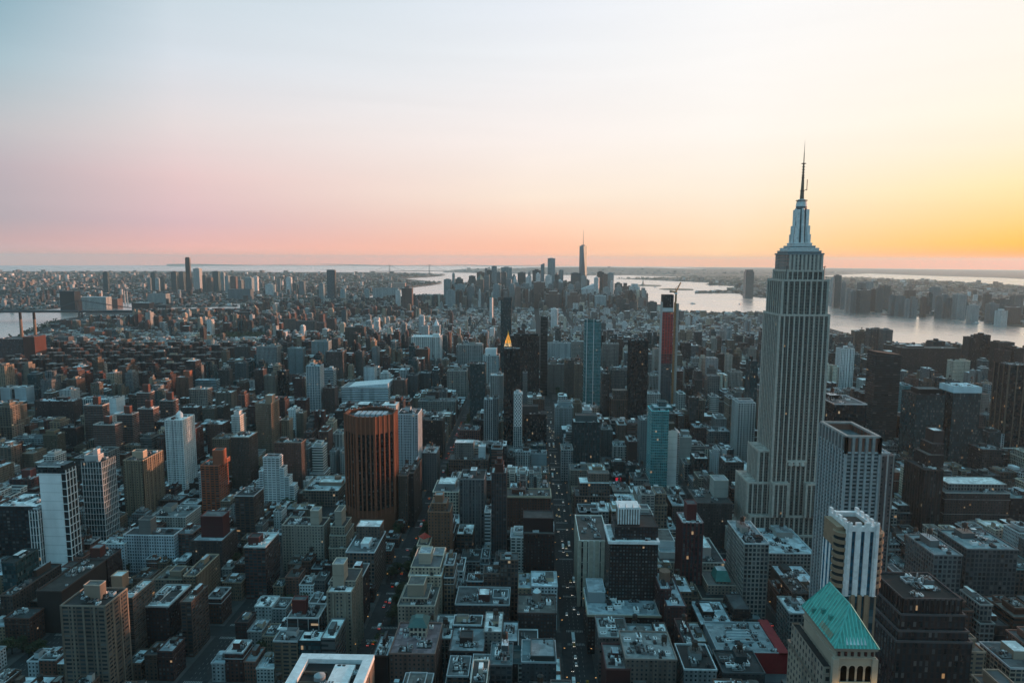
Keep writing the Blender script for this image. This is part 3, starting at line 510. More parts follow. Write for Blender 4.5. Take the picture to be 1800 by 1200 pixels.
hero(505, 532, 612, 668, 24, (.26, .34, .36), 'punch', OT, 'pale teal block near the ribbed hospital slab', 'office building')
hero(690, 713, 668, 712, 26, (.26, .16, .13), 'punch', AT, 'pinkish brick tower behind the rust octagonal tower', 'apartment tower')
hero(713, 733, 660, 705, 30, (.12, .16, .18), 'punch', OT, 'dark blue grey block by the pinkish brick tower', 'office building')
hero(735, 800, 705, 742, 30, (.28, .3, .28), 'loft', LB, 'long beige loft block with green edged roof by the wide avenue', 'loft building')
hero(786, 820, 652, 700, 34, (.34, .34, .31), 'loft', OT, 'beige palazzo office block with tall arched windows', 'office building', fins=(9, .5, LIME, .8))
hero(734, 757, 656, 700, 28, (.11, .16, .17), 'punch', OT, 'dark teal block with white roof trim left of the beige palazzo block', 'office building')
hero(803, 848, 606, 652, 34, (.36, .37, .36), 'loft', OT, 'pale grey office block with crowded attic storey', 'office building', fins=(12, .4, LGREY, .7))
hero(850, 877, 625, 690, 36, (.45, .48, .48), 'vert', OT, 'white gridded office tower to the left of the black tower', 'office tower', fins=(8, .5, WHITE, .8), up=[(853, 873, 613, .2, .8, WHITE, 'blank')], short='white gridded office tower')
hero(862, 884, 660, 740, 30, (.33, .34, .33), 'vert', OT, 'grey ribbed tower in front of the white gridded office tower', 'office tower', fins=(6, .5, LGREY, .6))
hero(826, 853, 640, 738, 30, (.04, .09, .10), 'curtain', OT, 'dark teal glass tower with a slanting top beside the avenue', 'office tower', pent=False, short='slanting dark teal tower')
hero(851, 866, 702, 800, 20, (.26, .30, .31), 'vert', AT, 'slim grey ribbed apartment tower beneath the white gridded tower', 'apartment tower', fins=(4, .5, (.4, .43, .44), .6))
hero(866, 876, 700, 800, 22, (.2, .26, .27), 'vert', AT, 'slim glassy companion of the grey ribbed apartment tower', 'apartment tower')
# ---------------------------------------------------------------- central towers
hero(886, 914, 613, 800, 22, (.028, .03, .034), 'dark', AT, 'near black slender residential tower hiding part of a golden roof', 'apartment tower', pent=False, acs=1, fins=(8, .35, (.035, .037, .04), .4), short='near black slender tower')
hero(897, 948, 590, 705, 22, (.05, .035, .034), 'dark', OT, 'broad dark brown slab tower with fine louvres', 'office tower', up=[(903, 946, 587, .2, .8, (.05, .035, .03), 'blank')], fins=(22, .3, (.07, .05, .045), .5), short='broad dark brown slab')
def gold(root, hw, D, H, R):
    b = MB(); b.cyl(0, 0, H, H+5, hw*1.1, hw*1.0, 8, LIME); b.cyl(0, 0, H+5, H+26, hw*.95, .35, 8, (.8, .42, .08), TRIM); b.cyl(0, 0, H+26, H+30, .5, 0, 6, (.9, .6, .15), METAL); b.build('golden_roof', root)
    for sx in (-1, 1):
        l = bpy.data.lights.new('roof_floodlight', 'POINT'); l.energy = 7000; l.color = (1, .6, .22); l.shadow_soft_size = 1; lo = bpy.data.objects.new('roof_floodlight', l); COL.objects.link(lo); lo.parent = root; lo.location = (sx*hw*1.5, -hw*1.9, H+4)
hero(887, 899, 608, -1290, 14, LIME, 'vert', 'pyramid_roofed_tower', 'cream tower with a gleaming golden pyramid roof behind the near black tower', 'office tower', cap=gold, pent=False, acs=0, short='golden pyramid roof')
hero(950.5, 963, 557, 696, 16, (.02, .024, .03), 'ribbon', AT, 'very thin black tower with pale floor bands', 'apartment tower', slabs=(.4, (.16, .19, .2), 7), pent=False, short='very thin banded black tower')
hero(880, 899, 528, -1585, 24, (.05, .08, .095), 'curtain', AT, 'dark glass tower with a slanted crown, highest near the middle of the view', 'apartment tower', up=[(885, 900, 523, 0, 1, (.05, .08, .09), 'curtain', 'crown')], pent=False, vis=640, short='dark slanted crown tower')
def fin2(root, hw, D, H, R):
    for q in (-.72, .1):
        b = MB(); b.box(hw*q-.5, hw*q+.5, -D/2-1, -D/2+.2, 0, H+9, (.62, .68, .7)); b.build('light_fin', root)
    b = MB(); b.walls(rect(hw*.15, hw*1.0, -D*.3, D*.5), H-1, H+2, 'blank', (.1, .2, .2)); b.build('crown', root)
hero(1028, 1057, 568, 728, 24, (.14, .34, .36), 'teal', AT, 'turquoise glass tower with two pale vertical fins', 'apartment tower', up=[(1028, 1048, 562, 0, .6, (.07, .22, .22), 'teal', 'upper_tier')], cap=fin2, slabs=(.2, (.30, .48, .50), 7), pent=False, short='turquoise finned tower')
def jag(root, hw, D, H, R):
    for i in range(5):
        b = MB(); b.box(-hw+i*hw*.42, -hw+i*hw*.42+2.5, -D*.3, D*.3, H-1, H+R.uniform(1, 4), (.1, .1, .1)); b.build('bulkhead', root)
hero(1108, 1140, 599, 758, 28, (.018, .034, .04), 'dark', AT, 'black green glass tower standing alone with a ragged flat top', 'apartment tower', cap=jag, fins=(10, .3, (.03, .05, .055), .4), pent=False, short='black green glass tower')
# tower under construction: dark crown, white collar, red netted storeys, grey glass, with hoist and crane
rt_, hw_, D_, H_ = hero(1166, 1184, 519, 726, 20, (.16, .20, .22), 'wide', 'tower_under_construction', 'very slender tower under construction with red netted floors and a black crown', 'tower', pent=False, acs=0, roof=(.04, .04, .04), short='red netted construction tower')
def zrow(row, Y, px=1175): return at_y(px, row, Y)[1]
_Y = HERO[-1]['y0']; _g = rt_.location.z
def sleeve(name, r0_, r1_, col, style, dep=.35):
    za, zb = zrow(r1_, _Y)-_g, zrow(r0_, _Y)-_g; b = MB(); rr = rect(-hw_-dep, hw_+dep, -D_/2-dep, D_/2+dep); b.walls(rr, za, zb, style, col); b.cap(rr, zb, col, TRIM); b.build(name, rt_)
sleeve('black_crown', 518, 541, (.02, .024, .026), 'strip', .5); sleeve('white_collar', 541, 548, (.5, .5, .5), 'blank', .8); sleeve('red_netting', 549, 622, (.72, .07, .06), 'bands', .45); sleeve('red_netting', 622.5, 639, (.5, .06, .06), 'wide', .4)
b = MB(); b.box(-hw_-1.3, -hw_-.55, -D_/2-.5, D_/2, 0, H_-14, (.42, .42, .42)); b.build('pale_edge', rt_)
ch = thing('construction_hoist', 'tall orange lattice mast and hoist clamped to the red netted tower', 'hoist', (rt_.location.x+hw_+5.5, rt_.location.y-2, _g))
b = MB(); HZ = zrow(531, _Y)-_g
b.box(-1.8, 1.8, -2.2, 2.2, 0, HZ, (.66, .33, .15))
for k in range(0, int(HZ/3)): b.box(-2.1, 2.1, -2.6, 2.6, k*3, k*3+.5, (.30, .13, .07))
b.build('mast', ch)
b = MB(); b.box(2.4, 7.2, -3, 9, 0, HZ-3, (.42, .38, .35)); b.build('concrete_strip', ch)
for k in range(4): b = MB(); b.box(-6, 2, -1, 1, HZ*(.25+.2*k), HZ*(.25+.2*k)+2, (.45, .2, .1)); b.build('tie', ch)
cr = thing('tower_crane', 'tower crane with raised jib on top of the orange mast', 'crane', (rt_.location.x+hw_+6.5, rt_.location.y-2, _g+HZ))
b = MB(); b.box(-1.6, 1.6, -1.6, 1.6, 0, 16, (.5, .28, .14)); b.build('mast', cr)
b = MB(); b.box(-2.4, 2.4, -2.4, 2.4, 16, 19, (.7, .7, .7)); b.build('cab', cr)
b = MB(); b.bar((-1, 0, 19), (9, 0, 40), .9, (.6, .3, .15)); b.build('jib', cr)
b = MB(); b.bar((2, 0, 19.5), (-12, 0, 22), 1.2, (.6, .3, .15)); b.box(-13, -9, -1.2, 1.2, 19, 23, (.3, .3, .3)); b.build('counterweight', cr)
b = MB(); b.bar((-3, 0, 18), (0, 0, 30), .35, (.5, .25, .12)); b.bar((0, 0, 30), (8, 0, 36), .2, (.3, .2, .1)); b.build('tie_bar', cr)
# white lattice tower
def lattice(root, hw, D, H, R):
    b = MB(); n = 9; st = (H*.5)/n; y = -D/2-.35
    for k in range(n):
        z = H*.5+k*st
        for s_ in range(3):
            xa, xb = -hw+s_*hw*2/3, -hw+(s_+1)*hw*2/3
            b.bar((xa, y, z), (xb, y, z+st), .35, (.62, .66, .67)); b.bar((xb, y, z), (xa, y, z+st), .35, (.62, .66, .67))
    b.build('diagonal_lattice', root)
    b = MB(); b.cyl(0, 0, H, H+4, hw*.8, hw*.5, 8, (.4, .45, .46)); b.build('crown', root)
hero(903.5, 917.5, 691, 808, 16, (.42, .47, .49), 'curtain', AT, 'slim white tower with a diamond lattice on its upper half', 'apartment tower', cap=lattice, fins=(4, .3, (.6, .64, .65), .5), pent=False, short='slim white lattice tower')
hero(921, 961, 728, 800, 34, (.03, .036, .04), 'dark', OT, 'squat black office block beside the slim white lattice tower', 'office building', up=[(918, 946, 714, .3, .8, (.12, .14, .15), 'blank')], short='squat black office block')
hero(919, 927, 655, 735, 16, (.24, .26, .27), 'fine', AT, 'thin grey slab in front of the broad dark brown slab', 'apartment tower')
hero(933, 961, 797, 834, 20, (.28, .33, .35), 'blank', BB, 'pale blank gabled block beside the avenue', 'brick building', pent=False)
hero(905, 963, 832, 850, 30, (.36, .38, .37), 'loft', LB, 'low pale block with a long flat terrace by the avenue', 'loft building')
def cornice(root, hw, D, H, R):
    b = MB(); parapet(b, -hw-1.1, hw+1.1, -D/2-1.1, D/2+1.1, H-1.6, 1.5, 1.5, (.42, .34, .25)); b.build('cornice', root)
hero(887, 968, 872, 965, 26, (.23, .10, .07), 'punch', LB, 'wide red brown brick office block with a cream cornice crown', 'office building', cap=cornice, rimc=(.45, .38, .28), short='red brown block with cream crown')
def whiteboxes(root, hw, D, H, R):
    for i in range(5):
        b = MB(); x = -hw+1+i*hw*.4; b.box(x, x+hw*.32, -D*.2, D*.2, H-1, H+R.uniform(3, 7), (.5, .55, .58)); b.build('roof_tank', root)
hero(920, 975, 938, 1062, 26, (.10, .038, .036), 'punch', AT, 'tall maroon brick tower topped with pale tanks and boxes', 'office tower', up=[(920, 973, 910, .25, 1, (.11, .05, .05), 'blank', 'upper_tier')], cap=whiteboxes, pent=False, gl=(.02, .03, .035), short='maroon tower with pale tanks')
hero(910, 978, 1077, 1165, 30, (.13, .075, .068), 'pairs', AT, 'dark brick apartment house with a small white domed lantern', 'apartment block', cap=lambda root, hw, D, H, R: [(lambda b: (b.cyl(0, D*.2, H-1, H+7, 3.6, col=(.3, .28, .26), n=8), b.cyl(0, D*.2, H+7, H+10, 3.4, .4, 10, (.5, .58, .6)), b.build('domed_lantern', root)))(MB())], pent=False, short='white domed lantern house')
hero(917, 978, 1163, 1290, 26, (.12, .16, .18), 'punch', OT, 'teal grey roof with a raised brown deck at the bottom edge', 'office building', roof=(.2, .3, .33), up=[(933, 975, 1152, .1, .9, (.10, .13, .13), 'blank'), (900, 915, 1165, .2, .8, (.2, .3, .32), 'blank')], rimc=(.35, .42, .45))
hero(861, 900, 1168, 1300, 26, (.14, .18, .2), 'grid', OT, 'teal gridded low roof beside the raised brown deck', 'office building', roof=(.2, .28, .3))
# between the two middle avenues
hero(1008, 1055, 742, 842, 26, (.025, .06, .068), 'curtain', OT, 'dark teal cluster tower with ribbed centre bay', 'office tower', fins=(7, .5, (.05, .11, .12), 1.2), up=[(1012, 1050, 730, .3, .9, (.10, .16, .17), 'blank')], short='dark teal ribbed tower')
hero(1057, 1077, 755, 822, 30, (.12, .19, .20), 'punch', AT, 'grey teal tower attached to the dark teal ribbed tower', 'apartment tower')
hero(1058, 1072, 657, 750, 20, (.15, .11, .09), 'loft', LB, 'brown narrow tower just past the turquoise finned tower', 'loft building')
hero(1075, 1104, 702, 755, 26, (.27, .15, .10), 'loft', LB, 'orange brown loft tower left of the black green glass tower', 'loft building', up=[(1078, 1103, 686, .2, .9, (.28, .2, .15), 'loft', 'upper_tier')])
hero(1074, 1104, 650, 690, 24, (.22, .23, .22), 'loft', LB, 'pale loft block behind the orange brown loft tower', 'loft building')
hero(1060, 1088, 604, 655, 24, (.33, .32, .3), 'loft', LB, 'long pale loft block behind the turquoise finned tower', 'loft building')
hero(1005, 1026, 600, 650, 24, (.38, .37, .34), 'loft', LB, 'low cream block left of the turquoise finned tower', 'loft building')
hero(963, 1003, 603, 640, 26, (.42, .46, .47), 'punch', OT, 'white apartment slab seen past the thin black tower', 'apartment block')
hero(993, 1024, 633, 705, 30, (.17, .15, .13), 'fine', LB, 'large dim stone office block by the park', 'office building', short='dim stone block by the park')
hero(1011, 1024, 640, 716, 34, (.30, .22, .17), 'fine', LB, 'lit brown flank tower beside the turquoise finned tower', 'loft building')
hero(964, 992, 640, 690, 24, (.24, .26, .25), 'punch', LB, 'grey loft block before the dim stone block', 'loft building')
hero(976, 1008, 716, 770, 32, (.32, .36, .37), 'punch', LB, 'pale grey loft with layered roofs on the avenue corner', 'loft building', up=[(982, 1004, 706, .2, .8, (.3, .36, .38), 'blank')])
hero(987, 1007, 790, 845, 30, (.34, .36, .36), 'loft', LB, 'pale narrow front with a white roof lantern along the avenue', 'loft building')
def signface(root, hw, D, H, R): pass
hero(1126, 1146, 738, 845, 26, (.17, .26, .28), 'punch', AT, 'grey teal balconied tower left of the bright turquoise tower', 'apartment tower')
hero(1146, 1176, 722, 890, 30, (.16, .52, .55), 'teal', AT, 'bright turquoise glass tower with a rounded cornice', 'apartment tower', up=[(1150, 1182, 716, .2, .9, (.08, .26, .28), 'teal', 'upper_tier'), (1158, 1172, 706, .4, .8, (.1, .25, .27), 'curtain', 'crown')], slabs=(.6, (.12, .36, .38), 3.4), pent=False, short='bright turquoise tower')
hero(1171, 1191, 757, 880, 18, (.66, .68, .67), 'blank', AT, 'blank white slab tower in front of the bright turquoise tower', 'apartment tower', up=[(1172, 1186, 744, .3, .9, (.12, .14, .13), 'blank')], pent=False, short='blank white slab')
b = MB(); _h = HERO[-1]
b.walls(rect(-2, 2, -.4, .4), 0, 110, 'punch', (.66, .68, .67))
hero(1191.2, 1194.5, 760, 879, 18, (.5, .52, .52), 'balc', AT, 'narrow windowed edge bay of the blank white slab', 'apartment tower', pent=False, acs=0)
hero(1194.8, 1216, 768, 834, 24, (.35, .35, .33), 'blank', BB, 'plain pale stucco tower behind the blank white slab', 'apartment tower', up=[(1199, 1212, 758, .3, .8, (.3, .3, .28), 'blank')])
hero(1079, 1102, 784, 830, 30, (.42, .42, .4), 'loft', LB, 'small white corniced loft building amid brown blocks', 'loft building', fins=(4, .3, (.5, .5, .48), .8))
hero(1104, 1122, 776, 836, 36, (.17, .11, .1), 'blank', LB, 'blank brick block beside the small white corniced loft', 'loft building', roof=(.4, .42, .43))
hero(1012, 1072, 872, 922, 30, (.26, .165, .13), 'loft', LB, 'large brown loft block with stepped roof and white trim on the avenue', 'loft building', up=[(1019, 1072, 849, .15, .95, (.26, .165, .13), 'loft', 'upper_tier'), (1034, 1071, 832, .35, .8, (.3, .2, .16), 'punch')], fins=(12, .35, (.3, .2, .16), .7), short='large brown stepped loft')
# red lamp-lit billboard
def redsign(root, hw, D, H, R):
    m, nt_, p = new_mat('lit_sign'); p.inputs['Base Color'].default_value = (.5, .01, .02, 1); p.inputs['Emission Color'].default_value = (.9, .02, .05, 1); p.inputs['Emission Strength'].default_value = .5
    b = MB(); b.box(-hw*.5, hw*.3, -D/2-.6, -D/2-.1, H-9, H-1, (.5, .01, .02), m); b.build('lit_sign', root)
hero(1076, 1100, 838, 872, 22, (.06, .07, .07), 'blank', LB, 'dark block carrying a glowing red sign on its wall', 'office building', cap=redsign, short='glowing red sign')
hero(1078, 1108, 864, 905, 30, (.16, .18, .17), 'loft', LB, 'low block with silvery roof below the glowing red sign', 'loft building')
hero(1112, 1141, 843, 888, 30, (.25, .26, .25), 'loft', LB, 'pale grey loft block left of the foot of the turquoise tower', 'loft building')
hero(1182, 1206, 888, 955, 34, (.22, .15, .13), 'punch', LB, 'pinkish brown loft block with a lit rooftop shed', 'loft building', rimc=(.4, .4, .4), tank=True)
hero(1019, 1070, 950, 1065, 62, (.52, .50, .45), 'strip', OT, 'broad cream stone department store with brown flat roof', 'department store', roof=(.17, .15, .14), fins=(5, .5, CREAM, 3.2), pent=False, rimc=(.6, .6, .56), slabs=(.5, CREAM, 14), short='cream stone store')
def temple(root, hw, D, H, R):
    b = MB(); parapet(b, -hw-1.3, hw+1.3, -D/2-1.3, D/2+1.3, H-1.5, 2.4, 1.7, (.62, .62, .6)); b.build('cornice', root)
    b = MB(); parapet(b, -hw-.9, hw+.9, -D/2-.9, D/2+.9, 6, 1.2, 1.4, (.6, .6, .58)); b.build('lower_cornice', root)
    b = MB(); z0 = H+11; b.box(-hw*.62, hw*.30, -D*.2, D*.3, H-1, z0, (.17, .08, .07)); b.build('tower_base', root)
    b = MB(); b.box(-hw*.60, hw*.27, -D*.18, D*.27, z0, z0+13, (.30, .26, .24))
    for k in range(9):
        x = -hw*.60+k*hw*.87/8; b.box(x-.5, x+.5, -D*.18-.8, -D*.18, z0, z0+13, (.66, .64, .62))
    b.box(-hw*.63, hw*.30, -D*.2, D*.29, z0+13, z0+14.5, (.66, .64, .62)); b.build('temple_top', root)
    for sx in (-.6, -.3, 0, .27):
        b = MB(); b.cyl(hw*sx, -D*.18, z0+14.5, z0+18, .8, .1, 6, (.66, .64, .62)); b.build('finial', root)
hero(1072, 1157, 952, 1120, 34, (.085, .05, .05), 'pairs', OT, 'massive dark brick office block with white cornices and a white temple top', 'office building', rimc=(.5, .5, .5), up=[(1081, 1157, 925, .2, 1, (.085, .05, .05), 'pairs', 'upper_tier')], cap=temple, pent=False, acs=8, gl=(.06, .08, .085), short='dark block with white temple top')
hero(1034, 1160, 1080, 1150, 44, (.085, .05, .048), 'pairs', OT, 'wide dark brick podium with a double white cornice and pale roof', 'office building', rimc=(.5, .5, .5), roof=(.34, .39, .42), up=[(1034, 1064, 1040, .45, 1, (.3, .34, .36), 'blank')], cap=cornice, pent=False, gl=(.06, .08, .085), short='dark podium with double cornice')
hero(1200, 1236, 918, 1072, 24, (.20, .045, .055), 'vert', AT, 'crimson brick slender tower with a spotlit stepped cap', 'apartment tower', up=[(1208, 1225, 886, .25, .75, (.24, .05, .055), 'blank', 'crown')], fins=(5, .4, (.24, .05, .06), 1), rimc=(.45, .35, .35), short='crimson slender tower')
hero(1159, 1274, 988, 1030, 60, (.45, .42, .37), 'loft', 'arcaded_building', 'long low cream building with arched windows and a busy white roof', 'department store', roof=(.12, .13, .14), up=[(1158, 1186, 950, .3, .8, (.5, .55, .57), 'blank'), (1160, 1195, 970, .15, .35, (.5, .48, .46), 'blank'), (1226, 1250, 962, .2, .7, (.45, .4, .38), 'blank')], rimc=(.55, .53, .5), slabs=(.4, CREAM, 11), pent=False, acs=8, short='arcaded cream building')
def mansard(root, hw, D, H, R):
    e = rect(-hw*.15, hw*.62, -D*.15, D*.3); t = rect(-hw*.02, hw*.46, -D*.02, D*.22); b = MB(); z = H+9
    b.walls(rect(-hw*.13, hw*.6, -D*.13, D*.28), H-1, z, 'punch', (.33, .27, .22))
    for i in range(4): j = (i+1) % 4; b.face([(*e[i], z), (*e[j], z), (*t[j], z+8), (*t[i], z+8)], TRIM, (.08, .36, .32))
    b.face([(*p, z+8) for p in t], ROOF, (.5, .56, .57)); b.build('green_mansard', root)
hero(1234, 1306, 1052, 1100, 38, (.36, .30, .25), 'punch', 'mansard_hotel', 'pink beige stepped hotel with a green mansard top', 'hotel', up=[(1244, 1306, 1028, .25, 1, (.36, .30, .25), 'punch', 'upper_tier')], cap=mansard, pent=False, short='green mansard hotel')
hero(1232, 1290, 1098, 1150, 40, (.12, .10, .095), 'punch', BB, 'brown building wrapped by a pale angular roof below the green mansard', 'brick building', roof=(.45, .52, .55), up=[(1236, 1256, 1075, .3, .7, (.1, .08, .075), 'blank'), (1290, 1318, 1070, .3, .95, (.1, .085, .08), 'punch')])
def skylight(root, hw, D, H, R):
    b = MB(); b.cyl(-hw*.15, 0, H-.9, H+1, 11, 10, 24, (.26, .34, .37)); b.build('round_skylight', root)
    for k in range(5): b = MB(); b.box(-hw*.15-9, -hw*.15+9, -8+k*4-.25, -8+k*4+.25, H+1, H+1.4, (.5, .55, .57)); b.build('skylight_bar', root)
    b = MB(); b.box(-hw-.15, hw+.15, -D/2-.5, -D/2-.05, H-16, H-.2, (.55, .04, .05)); b.build('red_wall', root)
    b = MB(); b.box(hw*.72, hw+.3, -D/2-.5, D/2+4, H-1.2, H+.45, (.55, .04, .05)); b.build('red_roof_strip', root)
hero(1262, 1386, 1146, 1212, 42, (.3, .34, .36), 'blank', OT, 'low flat roofed hall with a bright red front wall and a round skylight', 'hall', roof=(.32, .37, .39), cap=skylight, pent=False, acs=8, short='bright red front wall')
hero(1254, 1340, 1088, 1120, 30, (.11, .13, .13), 'punch', OT, 'dark block with teal roof machinery behind the red front wall', 'office building', roof=(.26, .33, .35), acs=8)
hero(1100, 1190, 1158, 1290, 34, (.27, .22, .19), 'punch', BB, 'old stone block with a clutter of round wooden tanks near the bottom edge', 'office building', roof=(.33, .34, .34), up=[(1105, 1148, 1150, .3, .9, (.32, .29, .26), 'blank'), (1145, 1158, 1140, .6, .9, (.5, .5, .5), 'blank')], tank=True, acs=8, short='roof of round wooden tanks')
hero(1066, 1108, 1175, 1290, 30, (.2, .06, .06), 'blank', BB, 'dark red stair house and grey roof by the round wooden tanks', 'brick building', roof=(.3, .3, .3))
hero(1053, 1106, 1120, 1200, 30, (.24, .2, .19), 'pairs', AT, 'pale ornate roof terrace with chimneys in front of the dark podium', 'apartment block', roof=(.4, .42, .42), up=[(1084, 1099, 1102, .5, .9, (.2, .12, .11), 'blank')], acs=7)
hero(1107, 1156, 1135, 1215, 30, (.18, .2, .2), 'punch', OT, 'lower grey roof with a white dish beside the ornate roof terrace', 'office building', roof=(.28, .33, .35), acs=6)
hero(1173, 1206, 1065, 1165, 50, (.17, .075, .075), 'punch', BB, 'reddish office block with stepped silver roof right of the podium', 'office building', roof=(.4, .46, .5), tank=True)
hero(1161, 1180, 1035, 1150, 30, (.17, .05, .055), 'punch', BB, 'narrow dark red tower with a round drum at the end of the podium', 'office tower', cap=drum, pent=False)
hero(1206, 1226, 1138, 1230, 40, (.17, .08, .08), 'punch', BB, 'slim brick front with pale roof beside the bright red front wall', 'brick building')
hero(1203, 1260, 1176, 1290, 30, (.3, .34, .35), 'punch', BB, 'curved gable front with pale parapets at the bottom edge', 'brick building', rimc=(.5, .55, .57), tank=True)
hero(1271, 1345, 1182, 1290, 26, (.10, .13, .14), 'punch', OT, 'dark low block with a rolled grey vent at the bottom edge', 'office building', roof=(.1, .12, .13), acs=7)

# ---------------------------------------------------------------- the great art deco tower
def art_deco_tower():
    Y0 = 706.; Dp = 46.; xr = at_y(1457, 560, Y0)[0]; xl = at_y(1370, 560, Y0)[0]; cx = (xl+xr)/2; HWs = (xr-xl)/2; g = gz(cx, Y0); cyy = Y0+Dp/2
    root = thing('art_deco_skyscraper', 'soaring grey limestone art deco skyscraper with a silver stepped spire and needle antenna', 'skyscraper', (cx, cyy, g))
    Z = lambda row: zrow(row, Y0, 1405)-g
    zA, zB, zC, zD = Z(553), Z(492), Z(462), Z(447)       # shoulder, ledge, crown storeys, top deck
    LS, LS2, DK = (.50, .455, .405), (.43, .395, .355), (.075, .075, .08)
    def block(name, hx, hy, z0, z1, piers=True, ox=0, oy=0, sp=5.0, roofc=LS2, style='pairs'):
        b = MB(); rr = rect(ox-hx, ox+hx, oy-hy, oy+hy); b.walls(rr, z0, z1, style, (.25, .232, .205), (.022, .03, .036)); b.cap(rr, z1, roofc); o = b.build(name, root)
        if piers:
            for (ax, ay, bx, by, nx, ny) in ((-hx, -hy, hx, -hy, 0, -1), (-hx, hy, -hx, -hy, -1, 0), (hx, -hy, hx, hy, 1, 0)):
                L_ = math.hypot(bx-ax, by-ay); n = max(2, round(L_/sp))
                for i in range(n+1):
                    t = i/n; px, py = ox+ax+(bx-ax)*t, oy+ay+(by-ay)*t; wd = 1.2 if i in (0, n) else (.75 if i % 2 else .5)
                    b = MB()
                    if nx == 0: b.box(px-wd, px+wd, py-.8, py+.3, z0, z1+.8, LS)
                    else: b.box(min(px, px+nx*.8)-.15, max(px, px+nx*.8)+.15, py-wd, py+wd, z0, z1+.8, LS)
                    b.build('pier', o)
            b = MB(); parapet(b, ox-hx-.9, ox+hx+.9, oy-hy-.9, oy+hy+.9, z1-1.6, 1.9, .9, LS); b.build('cornice', o)
        return o
    H5, H20, H25 = Z(1000), Z(905), Z(850)
    block('base_block', 64.5, 29, -2, 26)
    block('lower_tier', 52, 27.5, 26, H5, ox=0)
    block('lower_tier', 46, 26, H5, H20)
    block('side_wing', 13, 20, H20, H25, ox=-HWs-10); block('side_wing', 12, 20, H20, H25-4, ox=HWs+9)
    block('side_wing', 8, 17, H25, Z(795), ox=-HWs-4); block('side_wing', 7, 17, H25-4, Z(800), ox=HWs+4)
    sh = block('shaft', HWs, Dp/2, H20, zA)
    # projecting shoulders and recessed centre bay
    block('shoulder', HWs*.30, 5, H20, Z(846), ox=-HWs*.68, oy=-Dp/2-2, sp=4.5); block('shoulder', HWs*.30, 5, H20, Z(846), ox=HWs*.68, oy=-Dp/2-2, sp=4.5)
    b = MB()
    for k in range(3): b.cyl(-6+k*6, -Dp/2-1.2, Z(817), Z(811), 3, 2.2, 10, LS)
    b.box(-10.5, 10.5, -Dp/2-2.2, -Dp/2-.6, Z(812), Z(808), LS); b.build('arch_band', sh)
    block('upper_shaft', HWs-2.2, Dp/2-1.5, zA, zB, sp=5.8)
    block('upper_block', HWs-7, Dp/2-3.5, zB, Z(475), sp=5.4)
    b = MB(); rr = rect(-HWs+8, HWs-8, -Dp/2+3, Dp/2-3); b.walls(rr, Z(476), zD, 'punch', (.34, .32, .30)); b.cap(rr, zD, (.3, .32, .33)); cb = b.build('observation_block', root)
    for i in range(9):
        t = -1+i/4; b = MB(); b.box(t*(HWs-9)-1, t*(HWs-9)+1, -Dp/2+2.4, -Dp/2+3, Z(478), zD+.6, LS); b.build('pier', cb)
    b = MB(); parapet(b, -HWs+7.2, HWs-7.2, -Dp/2+2.2, Dp/2-2.2, zD-.3, 1.6, .7, (.3, .34, .36)); b.build('deck_railing', cb)
    # mooring mast
    SV, SV2 = (.58, .62, .65), (.22, .26, .29)
    z = zD; rows = [(447, 440, 17.5, 14), (440, 435, 15.5, 12.5), (435, 431, 12.5, 10.5), (431, 426, 9.6, 8.6)]
    for k, (ra, rb, hx, hy) in enumerate(rows):
        b = MB(); za, zb = Z(ra), Z(rb); b.box(-hx, hx, -hy, hy, za-.5, zb, SV if k % 2 else SV2); b.box(-hx-.4, hx+.4, -hy-.4, hy+.4, zb-1.1, zb-.4, SV); b.build('mast_base', root)
    zm0, zm1 = Z(426), Z(364)
    b = MB(); b.cyl(0, 0, zm0, zm1, 7.4, 4.9, 8, (.20, .23, .25)); b.build('mooring_mast', root)
    for k in range(4):
        a = math.pi/2*k+math.pi/4; dx, dy = math.cos(a), math.sin(a)
        for (f, r_, hh) in ((0, 9.4, .25), (0, 8.2, .5), (0, 6.5, .97)):
            b = MB(); b.box(dx*r_-1.5, dx*r_+1.5, dy*r_-1.5, dy*r_+1.5, zm0-1, zm0+(zm1-zm0)*hh, SV); b.build('mast_wing', root)
    for k in range(4):
        a = math.pi/2*k; b = MB(); b.bar((math.cos(a)*7.6, math.sin(a)*7.6, zm0), (math.cos(a)*5.1, math.sin(a)*5.1, zm1), 1.1, (.62, .66, .69)); b.build('mast_rib', root)
    b = MB(); b.cyl(0, 0, zm1, Z(360), 5.4, 5.4, 16, SV2); b.cyl(0, 0, Z(360), Z(352), 5.6, 5.0, 16, SV); b.cyl(0, 0, Z(352), Z(347), 5.2, 3.4, 16, SV); b.cyl(0, 0, Z(349.5), Z(348.5), 5.8, 5.8, 16, (.1, .1, .1)); b.build('dome', root)
    AN = (.34, .25, .19)
    secs = [(347, 331, 2.2, 1.9), (331, 316, 1.7, 1.5), (316, 304, 1.35, 1.2), (304, 281, 1.0, .8), (281, 262, .55, .42), (262, 240, .32, .08)]
    for ra, rb, a0, a1 in secs:
        b = MB(); b.cyl(0, 0, Z(ra), Z(rb), a0, a1, 8, AN); b.build('antenna', root)
    for r_ in (331, 314, 308, 303, 298, 293, 288, 282):
        b = MB(); b.cyl(0, 0, Z(r_)-.3, Z(r_)+.3, 2.4 if r_ in (331, 282) else 1.6, n=8, col=(.28, .18, .13)); b.build('antenna_ring', root)
    b = MB(); b.bar((2.2, -1, Z(330)), (4.2, -1, Z(330)), .25, AN); b.bar((4.2, -1, Z(331)), (4.2, -1, Z(311)), .3, AN); b.build('antenna_arm', root)
